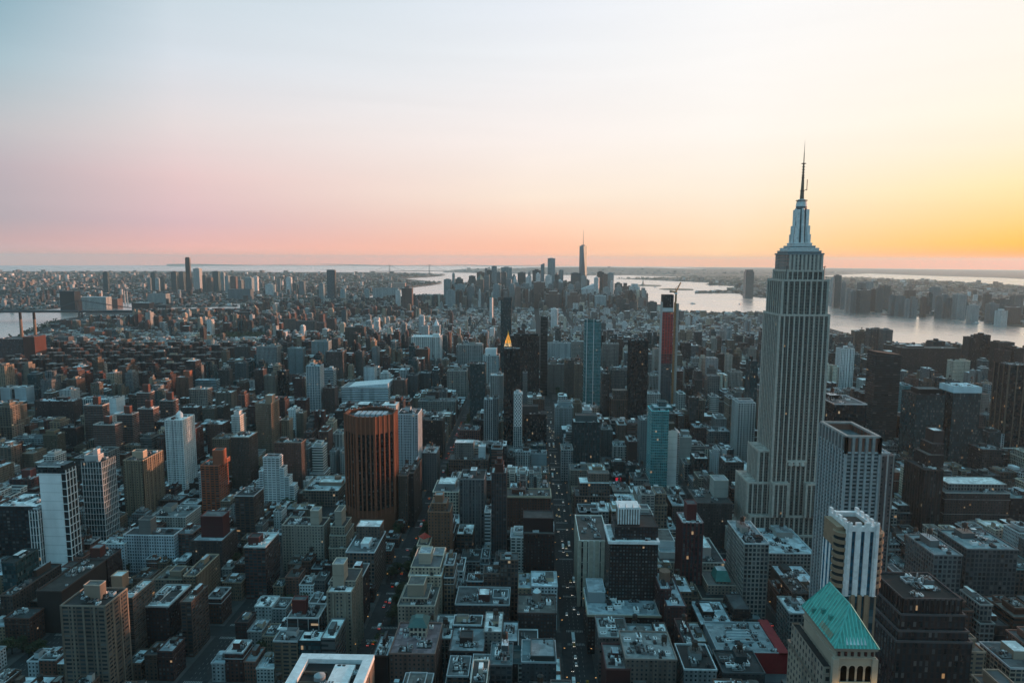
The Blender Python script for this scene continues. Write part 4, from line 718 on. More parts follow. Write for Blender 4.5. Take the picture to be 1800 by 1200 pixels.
    for sx in (-1, 1):
        b = MB(); b.bar((sx*(HWs-6), -Dp/2+3, Z(492)), (sx*(HWs-6), -Dp/2+3, Z(468)), .35, (.25, .2, .2)); b.bar((sx*(HWs-8), -Dp/2+3, Z(470)), (sx*(HWs-5), -Dp/2+3, Z(468)), .3, (.25, .2, .2)); b.build('aerial', root)
    # a few lit offices: warm lamps in windows of the upper right floors
    HERO.append(dict(x0=cx-64, x1=cx+64, y0=Y0-8, y1=Y0+60, px0=1300, px1=1462, vis=985, top=447, short='art deco skyscraper', sx=1405, sy=600, col=LS))
art_deco_tower()

# ---------------------------------------------------------------- right of the avenue
def crown96(root, hw, D, H, R):
    b = MB(); rr = rect(-hw+1, hw-1, -D/2+1, D/2-1); b.walls(rr, H-1, H+11.5, 'blank', (.40, .20, .15)); b.cap(rr, H+6, (.2, .24, .26)); b.build('recessed_crown', root)  # orange light inside the crown is painted into this wall colour
    b = MB(); parapet(b, -hw-.3, hw+.3, -D/2-.3, D/2+.3, H+11, 1.6, 2.2, (.42, .38, .36)); b.build('crown_rim', root)
    for (n, A, Bp) in ((5, (-hw, -D/2), (hw, -D/2)), (8, (-hw, D/2), (-hw, -D/2)), (8, (hw, D/2), (hw, -D/2))):
        for i in range(n+1):
            t = i/n; x, y = A[0]+(Bp[0]-A[0])*t, A[1]+(Bp[1]-A[1])*t; b = MB(); b.box(x-1, x+1, y-1, y+1, H-1, H+11.5, (.34, .35, .35)); b.build('crown_pier', root)
hero(1487, 1546, 795, -500, 46, (.34, .37, .38), 'wide', OT, 'pale grey office tower with a colonnaded crown glowing orange inside', 'office tower', cap=crown96, pent=False, acs=0, fins=(5, .9, (.38, .41, .42), 1.7), vis=905, short='grey tower with glowing crown')
hero(1549, 1572, 800, -515, 20, (.22, .2, .2), 'punch', OT, 'narrower grey wing attached to the tower with the glowing crown', 'office tower', fins=(2, .6, (.4, .42, .42), 1.2), up=[(1549, 1565, 796, .1, .9, (.36, .38, .38), 'blank')], vis=950)
# white and blue striped tower with tan bowed corners
def striped():
    Y0 = 352.; xl = at_y(1493, 925, Y0)[0]; xr = at_y(1541, 925, Y0)[0]; Dp = 22.; cx = (xl+xr)/2; hw = (xr-xl)/2; g = gz(cx, Y0); root = thing('striped_tower', 'white and blue vertically striped tower with bowed tan corner balconies', 'office tower', (cx, Y0+Dp/2, g))
    Z = lambda row: zrow(row, Y0, 1517)-g
    zt, zb = Z(925), Z(1046); WH, BL, TN = (.74, .76, .78), (.03, .17, .26), (.42, .28, .18)
    b = MB(); rr = rect(-hw, hw, -Dp/2, Dp/2); b.walls(rr, zb, zt, 'ribbon', BL, (.02, .10, .16)); b.cap(rr, zt-3, (.10, .09, .085)); b.build('wall', root)
    for (A, Bp, n, fr) in (((-hw, -Dp/2), (hw, -Dp/2), 3, 1), ((-hw, Dp/2), (-hw, -Dp/2), 4, 0), ((hw, Dp/2), (hw, -Dp/2), 4, 0)):
        for i in range(n+1):
            t = i/n; x, y = A[0]+(Bp[0]-A[0])*t, A[1]+(Bp[1]-A[1])*t; b = MB(); wd = 1.4
            b.box(x-(wd if fr else .7), x+(wd if fr else .7), y-(.7 if fr else wd), y+(.7 if fr else wd), zb, zt+2.2, WH); b.build('white_stripe', root)
    b = MB(); parapet(b, -hw-.8, hw+.8, -Dp/2-.8, Dp/2+.8, zt-2.5, 2.6, 2.2, WH); b.build('parapet', root)
    b = MB(); b.box(-hw*.4, hw*.5, -5, 6, zt-3, zt-1, (.07, .065, .06)); b.build('roof_deck', root)
    for sx in (-1, 1):
        for k in range(8):
            z = zb+4+(zt-zb-8)*k/7.5; b = MB(); b.cyl(sx*(hw+1.5), -Dp/2+4.5, z, z+2.0, 4.6, n=18, col=TN); b.build('bowed_balcony', root)
        b = MB(); b.cyl(sx*(hw+1.5), -Dp/2+4.5, zb, zt-5, 3.9, n=18, col=(.02, .08, .11), m=FACADE); b.build('corner_bay', root)
        b = MB(); b.box(sx*(hw+1.5)-3, sx*(hw+1.5)+3, -Dp/2+4, Dp/2-2, zt-14, zt-2, TN); b.build('tan_shoulder', root)
    b = MB(); rr = rect(-hw-3.6, -hw-1, -Dp/2+9, Dp/2); b.walls(rr, 0, zt-5, 'strip', WH, BL); b.cap(rr, zt-5, (.1, .1, .1)); b.build('side_bay', root)
    b = MB(); rr = rect(-hw-1.5, hw+2, -Dp/2-1, Dp/2); b.walls(rr, -2, zb, 'strip', (.36, .25, .17), (.02, .07, .09)); b.cap(rr, zb, (.5, .52, .52)); b.build('lower_shaft', root)
    for sx in (-.5, 0, .5):
        b = MB(); b.box(sx*hw-1, sx*hw+1, -Dp/2-1.8, -Dp/2-.9, 0, zb+.8, (.42, .28, .18)); b.build('tan_pier', root)
    HERO.append(dict(x0=cx-hw-8, x1=cx+hw+6, y0=Y0-2, y1=Y0+Dp, px0=1462, px1=1552, vis=1130, top=900, short='white and blue striped tower', sx=1515, sy=980, col=WH))
striped()
# copper pyramid roof
def copper_tower():
    Y0 = 246.; g = 15.; xl = at_y(1470, 1138, Y0)[0]; xr = at_y(1539, 1138, Y0)[0]; hw = (xr-xl)/2; cx = (xl+xr)/2; zt = at_y(1505, 1138, Y0)[1]-g; Dp = 30.
    root = thing('copper_roofed_tower', 'cream stone tower with arched top windows under a steep green copper pyramid roof', 'office tower', (cx, Y0+Dp/2, g))
    ST, GR = (.42, .35, .27), (.10, .48, .40)
    b = MB(); rr = rect(-hw, hw, -Dp/2, Dp/2); b.walls(rr, zt-19, zt, 'blank', ST); b.walls(rect(-hw-3.5, hw+3, -Dp/2-5, Dp/2+6), -2, zt-19, 'punch', (.38, .32, .25)); b.cap(rect(-hw-3.5, hw+3, -Dp/2-5, Dp/2+6), zt-19, (.08, .09, .09)); b.build('wall', root)
    b = MB(); b.walls(rect(-hw-3.4, -hw-.1, -Dp/2+2, Dp/2+4), zt-19.2, zt-9, 'punch', (.38, .31, .25)); b.cap(rect(-hw-3.4, -hw-.1, -Dp/2+2, Dp/2+4), zt-10, (.06, .07, .075)); b.build('side_wing', root)
    b = MB(); b.box(-hw-.8, hw+.8, -Dp/2-.8, Dp/2+.8, zt-.9, zt+.1, (.36, .28, .22)); b.box(-hw-.4, hw+.4, -Dp/2-.4, Dp/2+.4, zt-4.2, zt-3.6, (.45, .38, .3)); b.build('cornice', root)
    e = rect(-hw-.9, hw+.9, -Dp/2-.9, Dp/2+.9); rh = 13.8; ra, rb = (0, -Dp/2+6.5), (0, Dp/2-5.5)
    b = MB(); z0 = zt+.12
    A = [(*p, z0) for p in e]; R1, R2 = (*ra, z0+rh), (*rb, z0+rh)
    b.face([A[0], A[1], R1], COPPER, GR); b.face([A[1], A[2], R2, R1], COPPER, GR); b.face([A[2], A[3], R2], COPPER, GR); b.face([A[3], A[0], R1, R2], COPPER, GR)
    rf = b.build('copper_roof', root)
    V = Vector
    def seams(P0, P1, Q0, Q1, n, nm='seam'):
        b = MB()
        for i in range(1, n):
            t = i/n; p = V(P0).lerp(V(P1), t); q = V(Q0).lerp(V(Q1), t); off = V((0, 0, .12)); b.bar(tuple(p+off), tuple(q+off), .1, (.12, .52, .45))
        b.build(nm, rf)
    # standing seams run straight up each slope
    def slope(P0, P1, T0, T1, n):
        b = MB(); d = V(P1)-V(P0)
        for i in range(1, n):
            t = i/n; p = V(P0)+d*t
            # height where the vertical seam meets hip or ridge
            ax = d.normalized(); s = (p-V(P0)).dot(ax); s0 = (V(T0)-V(P0)).dot(ax); s1 = (V(T1)-V(P0)).dot(ax); Lw = d.length
            k = s/s0 if s < s0 else (1 if s <= s1 else (Lw-s)/(Lw-s1)); topc = V(T0) if s <= s1 else V(T1)
            nrm = (V(T0)-V(P0)) - ax*((V(T0)-V(P0)).dot(ax)); q = p+nrm*max(0, min(1, k)); off = V((0, 0, .1)); b.bar(tuple(p+off), tuple(q+off), .17, (.16, .62, .53))
        b.build('seam', rf)
    slope(A[0], A[1], R1, R1, 12); slope(A[3], A[0], R2, R1, 16); slope(A[1], A[2], R1, R2, 16)
    for p, q in ((A[0], R1), (A[1], R1), (A[2], R2), (A[3], R2), (R1, R2)):
        b = MB(); b.bar(p, q, .3, (.12, .5, .43)); b.build('hip_ridge', rf)
    # pale skylight louvres low on the slopes
    for k in range(6):
        x = -3.6+k*1.35; b = MB(); t0, t1 = .07, .27; yA = -Dp/2-.9; b.bar((x+.3, yA+t0*10.4-.15, z0+rh*t0+.2), (x+.3, yA+t1*10.4-.15, z0+rh*t1+.2), .3, (.55, .66, .66)); b.build('louvre', rf)
    for k in range(8):
        y = -Dp/2+4.5+k*1.3; b = MB(); t0, t1 = .06, .2; xx = -hw-.9; b.bar((xx+t0*(hw+.9)-.15, y, z0+rh*t0+.2), (xx+t1*(hw+.9)-.15, y, z0+rh*t1+.2), .26, (.42, .4, .28)); b.build('louvre', rf)
    for (yy, tt) in ((2, .38), (-4, .42), (7, .2)):
        xx = -hw-.9+tt*(hw+.9); b = MB(); b.box(xx-1, xx+1.2, yy-.7, yy+.7, z0+rh*tt-.8, z0+rh*tt+1.1, (.09, .40, .34)); b.build('dormer', rf)
    # arched openings on the front: dark recess, round head, stone sill
    for k in range(4):
        x = -hw*.55+k*hw*.42; yF = -Dp/2-.06
        b = MB(); pts = [(x-1.15, yF, zt-13.5), (x+1.15, yF, zt-13.5)]+[(x+1.15*math.cos(a), yF, zt-8.2+1.15*math.sin(a)) for a in [math.pi*i/8 for i in range(9)]]
        b.face(pts, METAL, (.02, .025, .03)); w_ = b.build('arched_window', root)
        b = MB(); b.box(x-1.5, x+1.5, yF-.5, yF, zt-14.1, zt-13.55, (.45, .38, .3))
        for i in range(8):
            a0, a1 = math.pi*i/8, math.pi*(i+1)/8; b.bar((x+1.35*math.cos(a0), yF-.1, zt-8.2+1.35*math.sin(a0)), (x+1.35*math.cos(a1), yF-.1, zt-8.2+1.35*math.sin(a1)), .22, (.46, .38, .3))
        b.build('stone_surround', w_) if False else None
        m_ = MB(); [m_.face(f_, TRIM, (.45, .38, .3)) for f_ in []]
        for i in range(8):
            a0, a1 = math.pi*i/8, math.pi*(i+1)/8
            pa, pb, qa, qb = [(x+r_*math.cos(t_), yF-.12, zt-8.2+r_*math.sin(t_)) for r_, t_ in ((1.15, a0), (1.15, a1), (1.6, a0), (1.6, a1))]; m_.face([pa, qa, qb, pb], TRIM, (.46, .38, .3))
        m_.build('stone_arch', w_); m_ = MB(); m_.box(x-1.5, x+1.5, yF-.5, yF, zt-14.1, zt-13.55, (.45, .38, .3)); m_.build('sill', w_)
    for k in range(6):
        x = -hw*.85+k*hw*.34; b = MB(); b.cyl(x, -Dp/2-.2, zt-3.0, zt-1.6, .55, n=8, col=(.22, .05, .04)); b.build('medallion', root)
    for sx in (-1, 1):
        b = MB(); b.box(sx*hw-1.1, sx*hw+1.1, -Dp/2-.7, -Dp/2+1, zt-19, zt-4.3, (.45, .38, .3)); b.build('corner_pilaster', root)
    b = MB(); parapet(b, -hw-4, hw+3.5, -Dp/2-5.5, Dp/2+6.5, zt-19.5, 1.4, .8, (.3, .24, .19)); b.build('parapet', root)
    for k in range(7):
        b = MB(); x = -hw+1+k*(2*hw-2)/6; b.cyl(x, -Dp/2-3, zt-19, zt-17.4, .9, .5, 7, (.03, .045, .03)); b.build('planter', root)
    # wall lamps that light the terrace
    for x, y in ((-hw+2, -Dp/2-2.2), (hw-3, -Dp/2-2.2), (hw+3.5, -Dp/2-3)):
        b = MB(); b.cyl(x, y, zt-18.6, zt-17.8, .35, n=8, col=(1, .8, .5), m=AMBER); b.build('lamp', root)
        l = bpy.data.lights.new('terrace_lamp', 'POINT'); l.energy = 900; l.color = (1, .62, .25); l.shadow_soft_size = .3; lo = bpy.data.objects.new('terrace_lamp', l); COL.objects.link(lo); lo.parent = root; lo.location = (x, y-.2, zt-17.2)
    HERO.append(dict(x0=cx-hw-8, x1=cx+hw+6, y0=Y0-5, y1=Y0+Dp+9, px0=1395, px1=1545, vis=1199, top=1040, short='green copper pyramid roof', sx=1470, sy=1100, col=ST))
copper_tower()
hero(1588, 1690, 1052, -388, 34, (.085, .065, .068), 'vert', OT, 'bulky dark brown setback office tower with a sunken rooftop', 'office tower', roof=(.05, .055, .06), fins=(11, .5, (.095, .075, .078), 1.0), up=[(1593, 1616, 1022, .6, .8, (.32, .35, .37), 'blank'), (1628, 1652, 1035, .35, .55, (.06, .06, .065), 'blank')], rimc=(.16, .15, .16), pent=False, acs=6, vis=1199, short='bulky dark brown tower')
for t_, hx, lb_ in ((1078, 2.0, 'upper'), (1104, 3.6, 'middle'), (1120, 5.2, 'lower')):
    _h = HERO[-1] if t_ == 1078 else _hb; _hb = _h
    o_ = [o for o in bpy.data.objects if o.get('label', '').startswith('bulky dark brown')][0]
    zz = at_y(1640, t_, _hb['y0'])[1]-o_.location.z; hwb = (_hb['x1']-_hb['x0'])/2; b = MB(); rr = rect(-hwb-hx, hwb+hx, -17-hx, 17+hx); b.walls(rr, -2, zz, 'vert', (.085, .065, .068)); b.cap(rr, zz, (.06, .065, .07)); pt_ = b.build('setback_tier', o_)
    b = MB(); parapet(b, -hwb-hx-.3, hwb+hx+.3, -17-hx-.3, 17+hx+.3, zz-.4, 1.2, .8, (.17, .17, .18)); b.build('parapet', pt_)
hero(1700, 1748, 1008, 1098, 34, (.045, .05, .055), 'strip', OT, 'dark windowed office block with a blank tan flank', 'office building', fins=(5, .4, (.12, .10, .09), .8), side=TAN)
hero(1684, 1699.5, 1009, 1098, 34, (.22, .165, .14), 'blank', OT, 'blank tan party wall block glued to the dark windowed office block', 'office building', pent=False)
hero(1787, 1830, 1000, 1100, 44, (.22, .17, .15), 'loft', OT, 'brown loft at the far edge of the view with a teal roof frame', 'office building', rimc=(.25, .38, .4))
hero(1762, 1786.5, 1002, 1102, 30, (.24, .20, .18), 'blank', OT, 'blank tan sloping gable wall near the far edge of the view', 'office building', pent=False)
hero(1626, 1658, 826, 965, 40, (.10, .075, .07), 'vert', OT, 'brown art deco tower stepping up to a narrow brick top', 'office tower', up=[(1632, 1660, 800, .3, 1, (.11, .08, .075), 'punch', 'upper_tier'), (1638, 1660, 780, .45, 1, (.12, .085, .08), 'punch', 'upper_tier'), (1642, 1660, 757, .6, 1, (.14, .10, .095), 'blank', 'upper_tier')], fins=(4, .5, (.13, .1, .09), 1), short='brown stepped deco tower')
hero(1662, 1776, 866, 955, 40, (.17, .12, .11), 'punch', 'old_hotel', 'long old brick hotel with three pale stone upper storeys', 'hotel', roof=(.2, .23, .24), rimc=(.42, .43, .42), up=[(1668, 1770, 850, .25, .9, (.3, .3, .29), 'loft', 'upper_tier')], slabs=(.6, (.36, .36, .35), 17), short='long old brick hotel')
hero(1777, 1830, 876, 950, 40, (.09, .08, .08), 'loft', OT, 'dark arched hall with a teal roof edge beside the old brick hotel', 'hall', roof=(.2, .32, .34))
def blue_top(root, hw, D, H, R):
    b = MB(); rr = rect(-hw-.4, hw+.4, -D/2-.4, D/2+.4); b.walls(rr, H-9, H+.3, 'blank', (.46, .56, .60)); b.cap(rr, H+.3, (.5, .58, .62)); b.build('pale_crown', root)
hero(1677, 1726, 680, 838, 34, (.022, .045, .055), 'curtain', OT, 'dark glass hotel tower with a pale luminous crown band', 'office tower', cap=blue_top, pent=False, short='dark tower with pale crown')
hero(1612, 1662, 694, 838, 40, (.022, .034, .04), 'curtain', OT, 'wide dark glass block with chamfered top beside the pale crowned tower', 'office tower', up=[(1616, 1656, 684, .25, .8, (.03, .04, .045), 'blank')], short='wide dark glass block')
hero(1663, 1728, 752, 836, 26, (.025, .035, .04), 'curtain', OT, 'low dark glass wing in front of the pale crowned tower', 'office building')
def slant105(root, hw, D, H, R):
    b = MB(); p = rect(-hw, hw, -D/2, D/2); zz = [H+5, H+.3, H+.3, H+5]
    for i in range(4): j = (i+1) % 4; b.face([(*p[i], H-.5), (*p[j], H-.5), (*p[j], zz[j]), (*p[i], zz[i])], TRIM, (.06, .06, .065))
    b.face([(*q, z) for q, z in zip(p, zz)], ROOF, (.08, .08, .085)); b.build('slanted_top', root)
hero(1541, 1585, 624, 800, 30, (.075, .07, .075), 'ribbon', OT, 'dark tower ruled with thin horizontal bands and a slanted top', 'office tower', cap=slant105, slabs=(.3, (.13, .125, .125), 3.8), pent=False, acs=0, vis=760, short='horizontally banded dark tower')
hero(1479, 1502, 613, 698, 26, (.62, .64, .65), 'vert', AT, 'bright white tower with vertical window stripes beside the art deco skyscraper', 'apartment tower', fins=(5, .5, (.7, .71, .72), 1.2), short='bright white striped tower')
hero(1467, 1524, 710, -735, 50, (.028, .036, .042), 'dark', OT, 'black office block with a pale frame round its flat roof', 'office building', rimc=(.5, .53, .55), roof=(.2, .22, .23), slabs=(0.3, (.05, .055, .06), 40), vis=760, short='black block with pale roof frame')
hero(1524, 1556, 755, 800, 30, (.1, .12, .15), 'curtain', OT, 'low glass block behind the tower with the glowing crown', 'office building')
hero(1590, 1604, 678, 745, 24, (.2, .36, .40), 'teal', AT, 'pale turquoise slip of a tower beside the wide dark glass block', 'apartment tower')
hero(1775, 1830, 642, 812, 34, (.02, .026, .03), 'dark', OT, 'black skyscraper with tan corner piers cut by the edge of the view', 'office tower', fins=(4, 1.0, (.27, .19, .14), 1.6), pent=False, short='black tower with tan piers')
hero(1728, 1765, 790, 850, 30, (.16, .12, .11), 'loft', LB, 'squat stone loft between the pale crowned and tan pier towers', 'loft building', roof=(.3, .36, .38))
hero(1700, 1730, 730, 770, 30, (.25, .17, .15), 'loft', LB, 'reddish loft block just behind the pale crowned tower', 'loft building')
hero(1298, 1328, 708, -1010, 30, (.42, .44, .43), 'grid', OT, 'white gridded office tower with a dark band round its middle', 'office tower', fins=(6, .5, (.46, .48, .47), .9), up=[(1299, 1324, 703, .3, .8, (.42, .45, .47), 'blank')], vis=815, short='white gridded tower with dark band')
hero(1247, 1283, 758, 806, 32, (.22, .25, .25), 'loft', LB, 'grey loft block with domed roof vents left of the white gridded tower', 'loft building')
hero(1249, 1264, 697, 745, 22, (.5, .5, .48), 'ribbon', LB, 'small white banded building alone on a block corner', 'loft building', short='small white banded building')
hero(1138, 1161, 692, 745, 24, (.48, .49, .47), 'grid', LB, 'white gridded loft behind the red netted construction tower', 'loft building')
hero(1193, 1205, 692, 740, 26, (.46, .48, .46), 'grid', LB, 'white gridded loft just right of the orange hoist mast', 'loft building')
hero(1142, 1158, 660, 700, 30, (.4, .41, .4), 'vert', LB, 'pale stepped loft left of the construction tower', 'loft building')
hero(1206, 1212, 648, 688, 24, (.05, .055, .06), 'dark', LB, 'dark slab loft right of the orange hoist mast', 'loft building')
hero(1284, 1306, 654, 696, 26, (.4, .38, .35), 'vert', LB, 'stone office with dark arched upper bays near the white gridded tower', 'office building')
hero(1221, 1250, 752, 800, 34, (.19, .1, .08), 'loft', LB, 'brick loft block with a bright roof line near the white banded building', 'loft building')
hero(1226, 1288, 884, 962, 50, (.13, .115, .11), 'punch', LB, 'broad brown loft mass with a white penthouse box', 'loft building', roof=(.12, .14, .14), up=[(1256, 1281, 844, .4, .8, (.4, .4, .37), 'blank')], short='broad brown loft mass')
hero(1222, 1246, 806, 860, 30, (.06, .07, .075), 'dark', LB, 'black low block below the brick loft block', 'loft building')
hero(1275, 1308, 812, 880, 30, (.17, .17, .16), 'loft', LB, 'grey brown loft hidden behind the skyscraper wing', 'loft building', tank=True)
hero(1309, 1352, 955, 1110, 50, (.36, .35, .32), 'loft', LB, 'cream stone store with arched top floor across the avenue', 'department store', roof=(.35, .4, .43), rimc=(.5, .52, .52), acs=8, short='cream store across the avenue')
hero(1352, 1432, 972, 1040, 60, (.34, .35, .33), 'loft', LB, 'white corniced arcade block in front of the art deco skyscraper', 'department store', roof=(.42, .49, .52), rimc=(.5, .56, .58), acs=9, vis=1020)
hero(1378, 1435, 1022, 1075, 34, (.17, .12, .10), 'blank', BB, 'brown brick roof block with white patches of roofing', 'brick building', roof=(.5, .56, .6), acs=5)
hero(1388, 1432, 1078, 1150, 28, (.3, .32, .31), 'loft', LB, 'pale stone loft with white roof under the copper roofed tower', 'loft building', roof=(.55, .6, .62), acs=3)
hero(1642, 1692, 975, -520, 40, (.2, .24, .25), 'loft', LB, 'low loft with a wide teal roof behind the bulky dark brown tower', 'loft building', roof=(.28, .36, .39), acs=7)
hero(1700, 1790, 965, -540, 40, (.16, .19, .2), 'loft', LB, 'low loft row with silver roofs and pale bulkheads by the old brick hotel', 'loft building', roof=(.3, .38, .4), acs=9)
hero(1560, 1610, 1000, 1040, 40, (.13, .13, .12), 'loft', LB, 'dim loft with large dark windows beside the striped tower', 'loft building', roof=(.2, .26, .27), acs=6)
hero(1566, 1600, 950, 985, 30, (.2, .22, .22), 'loft', LB, 'pale boxy bulkhead roof beside the grey attached wing', 'loft building', roof=(.3, .37, .38))
# riverside and chelsea
hero(1584, 1690, 612, -1650, 40, (.13, .085, .08), 'fine', 'long_apartment_block', 'immense long brown apartment block above the river roofs', 'apartment block', tank=True, short='immense long brown block')
hero(1704, 1724, 593, -1800, 26, (.07, .085, .095), 'fine', AT, 'first dark tower beside the river, paler of the two', 'apartment tower')
hero(1725, 1742, 589, -1740, 30, (.03, .035, .04), 'dark', AT, 'second dark tower beside the river, blacker of the two', 'apartment tower', short='pair of dark river towers')
hero(1755, 1784, 602, -1700, 30, (.08, .085, .09), 'fine', AT, 'squat dark block by the river near the edge of the view', 'apartment block')
hero(1674, 1706, 634, -1500, 18, (.5, .46, .38), 'pairs', LB, 'lit white warehouse front with a grid of small windows', 'warehouse')
hero(1765, 1778, 616, -1480, 30, (.12, .07, .068), 'fine', AT, 'first brown brick slab of the estate near the edge', 'apartment block')
hero(1784, 1800, 612, -1480, 30, (.13, .075, .07), 'fine', AT, 'last brown brick slab of the estate at the edge', 'apartment block')
hero(1553, 1570, 580, -2050, 26, (.2, .2, .2), 'fine', AT, 'domed grey block by the river shore', 'apartment block', cap=lambda root, hw, D, H, R: (lambda b: (b.cyl(0, 0, H, H+5, hw*.9, hw*.4, 10, (.2, .2, .2)), b.build('dome', root)))(MB()), pent=False)
hero(1529, 1551, 578, -2100, 26, (.22, .2, .19), 'grid', LB, 'grey warehouse with white corner by the river shore', 'warehouse')
hero(1504, 1526, 582, -2150, 30, (.3, .22, .16), 'grid', LB, 'tan warehouse with a tank by the river shore', 'warehouse', tank=True)
hero(1476, 1500, 592, -2000, 30, (.25, .18, .15), 'grid', LB, 'brown warehouse beneath the tan warehouse by the shore', 'warehouse')
hero(1640, 1662, 600, -1850, 30, (.14, .13, .13), 'fine', LB, 'low dark block on the shore before the long brown block', 'warehouse')
hero(1320, 1333, 635, -1050, 24, (.03, .045, .05), 'curtain', OT, 'dark glass tower tucked against the left edge of the art deco skyscraper', 'office tower', vis=700)
# rust octagonal tower
def rust_tower():
    base = 945; Y = 770.; cx = at_y(652, 715, Y)[0]; g = gz(cx, Y); zt = at_y(652, 728, Y)[1]-g+3
    wpx = (697-609)/2; hwid = wpx/1200*math.hypot(cx, Y)*math.cos(math.atan2(-cx, Y)-YAW)*.99
    root = thing('rust_brick_tower', 'rust orange brick octagonal tower set diagonally with dark window strips', 'office tower', (cx, Y, g))
    RU, DKG = (.36, .125, .068), (.03, .028, .028)
    # square of side s turned by 45 degrees, corners cut
    s = hwid*1.0; c = hwid*.36
    def octo(s, c): return [(-c, -s), (c, -s), (s, -c), (s, c), (c, s), (-c, s), (-s, c), (-s, -c)]
    o8 = octo(s, c)
    zb, zc = 30, zt-20
    b = MB(); b.walls(octo(s*1.0, c), -2, zb, 'blank', RU); b.build('base_block', root)
    b = MB(); b.walls(octo(s*.965, c*.97), zb, zc, 'grid', (.06, .03, .022), (.012, .014, .018)); b.build('wall', root)
    b = MB(); b.walls(o8, zc, zt, 'blank', RU); b.cap(octo(s*.97, c*.97), zt-4, (.16, .17, .18)); b.build('crown', root)
    for i in range(8):
        a, bb = Vector(o8[i]), Vector(o8[(i+1) % 8]); L_ = (bb-a).length; n = 4 if L_ > s*.7 else 2
        for k in range(n+1):
            p = a.lerp(bb, k/n); dirv = p.normalized(); wd = 1.35 if k in (0, n) else .75
            tv = (bb-a).normalized(); nv = Vector((tv.y, -tv.x)); q = [p-tv*wd+nv*.55, p+tv*wd+nv*.55, p+tv*wd-nv*.9, p-tv*wd-nv*.9]
            m = MB()
            for j in range(4): m.face([(*q[j], zb-8), (*q[(j+1) % 4], zb-8), (*q[(j+1) % 4], zt+.8), (*q[j], zt+.8)], TRIM, (.44, .15, .08))
            m.face([(*v, zt+.8) for v in q], TRIM, (.35, .13, .075)); m.build('pier', root)
    b = MB(); ri, ro = octo(s*.93, c*.93), o8
    for i in range(8):
        j = (i+1) % 8; b.face([(*ro[i], zt), (*ro[j], zt), (*ri[j], zt), (*ri[i], zt)], TRIM, (.36, .14, .08)); b.face([(*ri[j], zt-4), (*ri[i], zt-4), (*ri[i], zt), (*ri[j], zt)], TRIM, (.25, .1, .06))
    b.build('parapet', root)
    for k in range(6): b = MB(); x = -s*.6+k*s*.22; b.box(x, x+s*.17, -s*.35, s*.25, zt-4, zt-.6, (.40, .46, .5)); b.build('roof_tank', root)
    HERO.append(dict(x0=cx-s, x1=cx+s, y0=Y-s, y1=Y+s, px0=609, px1=698, vis=940, top=698, short='rust octagonal tower', sx=653, sy=760, col=RU))
rust_tower()
# ---------------------------------------------------------------- far tower clusters (rows of the table: left, right, top, distance)
ORD = ['first', 'second', 'third', 'fourth', 'fifth', 'sixth', 'seventh', 'eighth', 'ninth', 'tenth', 'eleventh', 'twelfth', 'thirteenth', 'fourteenth', 'fifteenth', 'sixteenth', 'seventeenth', 'eighteenth', 'nineteenth', 'twentieth']
def ordn(i):
    if i < 20: return ORD[i]
    t = ['twenty', 'thirty', 'forty', 'fifty', 'sixty', 'seventy', 'eighty', 'ninety', 'hundred'][i//10-2] if i < 110 else 'far'
    return t+('-'+ORD[i % 10] if i % 10 < 10 and i % 10 != 9 else '-tenth')
CT = {'s': ((.20, .26, .28), 'grey', 'fine'), 'd': ((.05, .07, .085), 'dark', 'curtain'), 'b': ((.20, .13, .11), 'brown', 'fine'), 'l': ((.36, .39, .40), 'pale', 'fine'), 't': ((.07, .14, .16), 'teal glass', 'curtain'), 'n': ((.3, .24, .2), 'tan', 'fine'), 'w': ((.5, .52, .52), 'white', 'fine')}
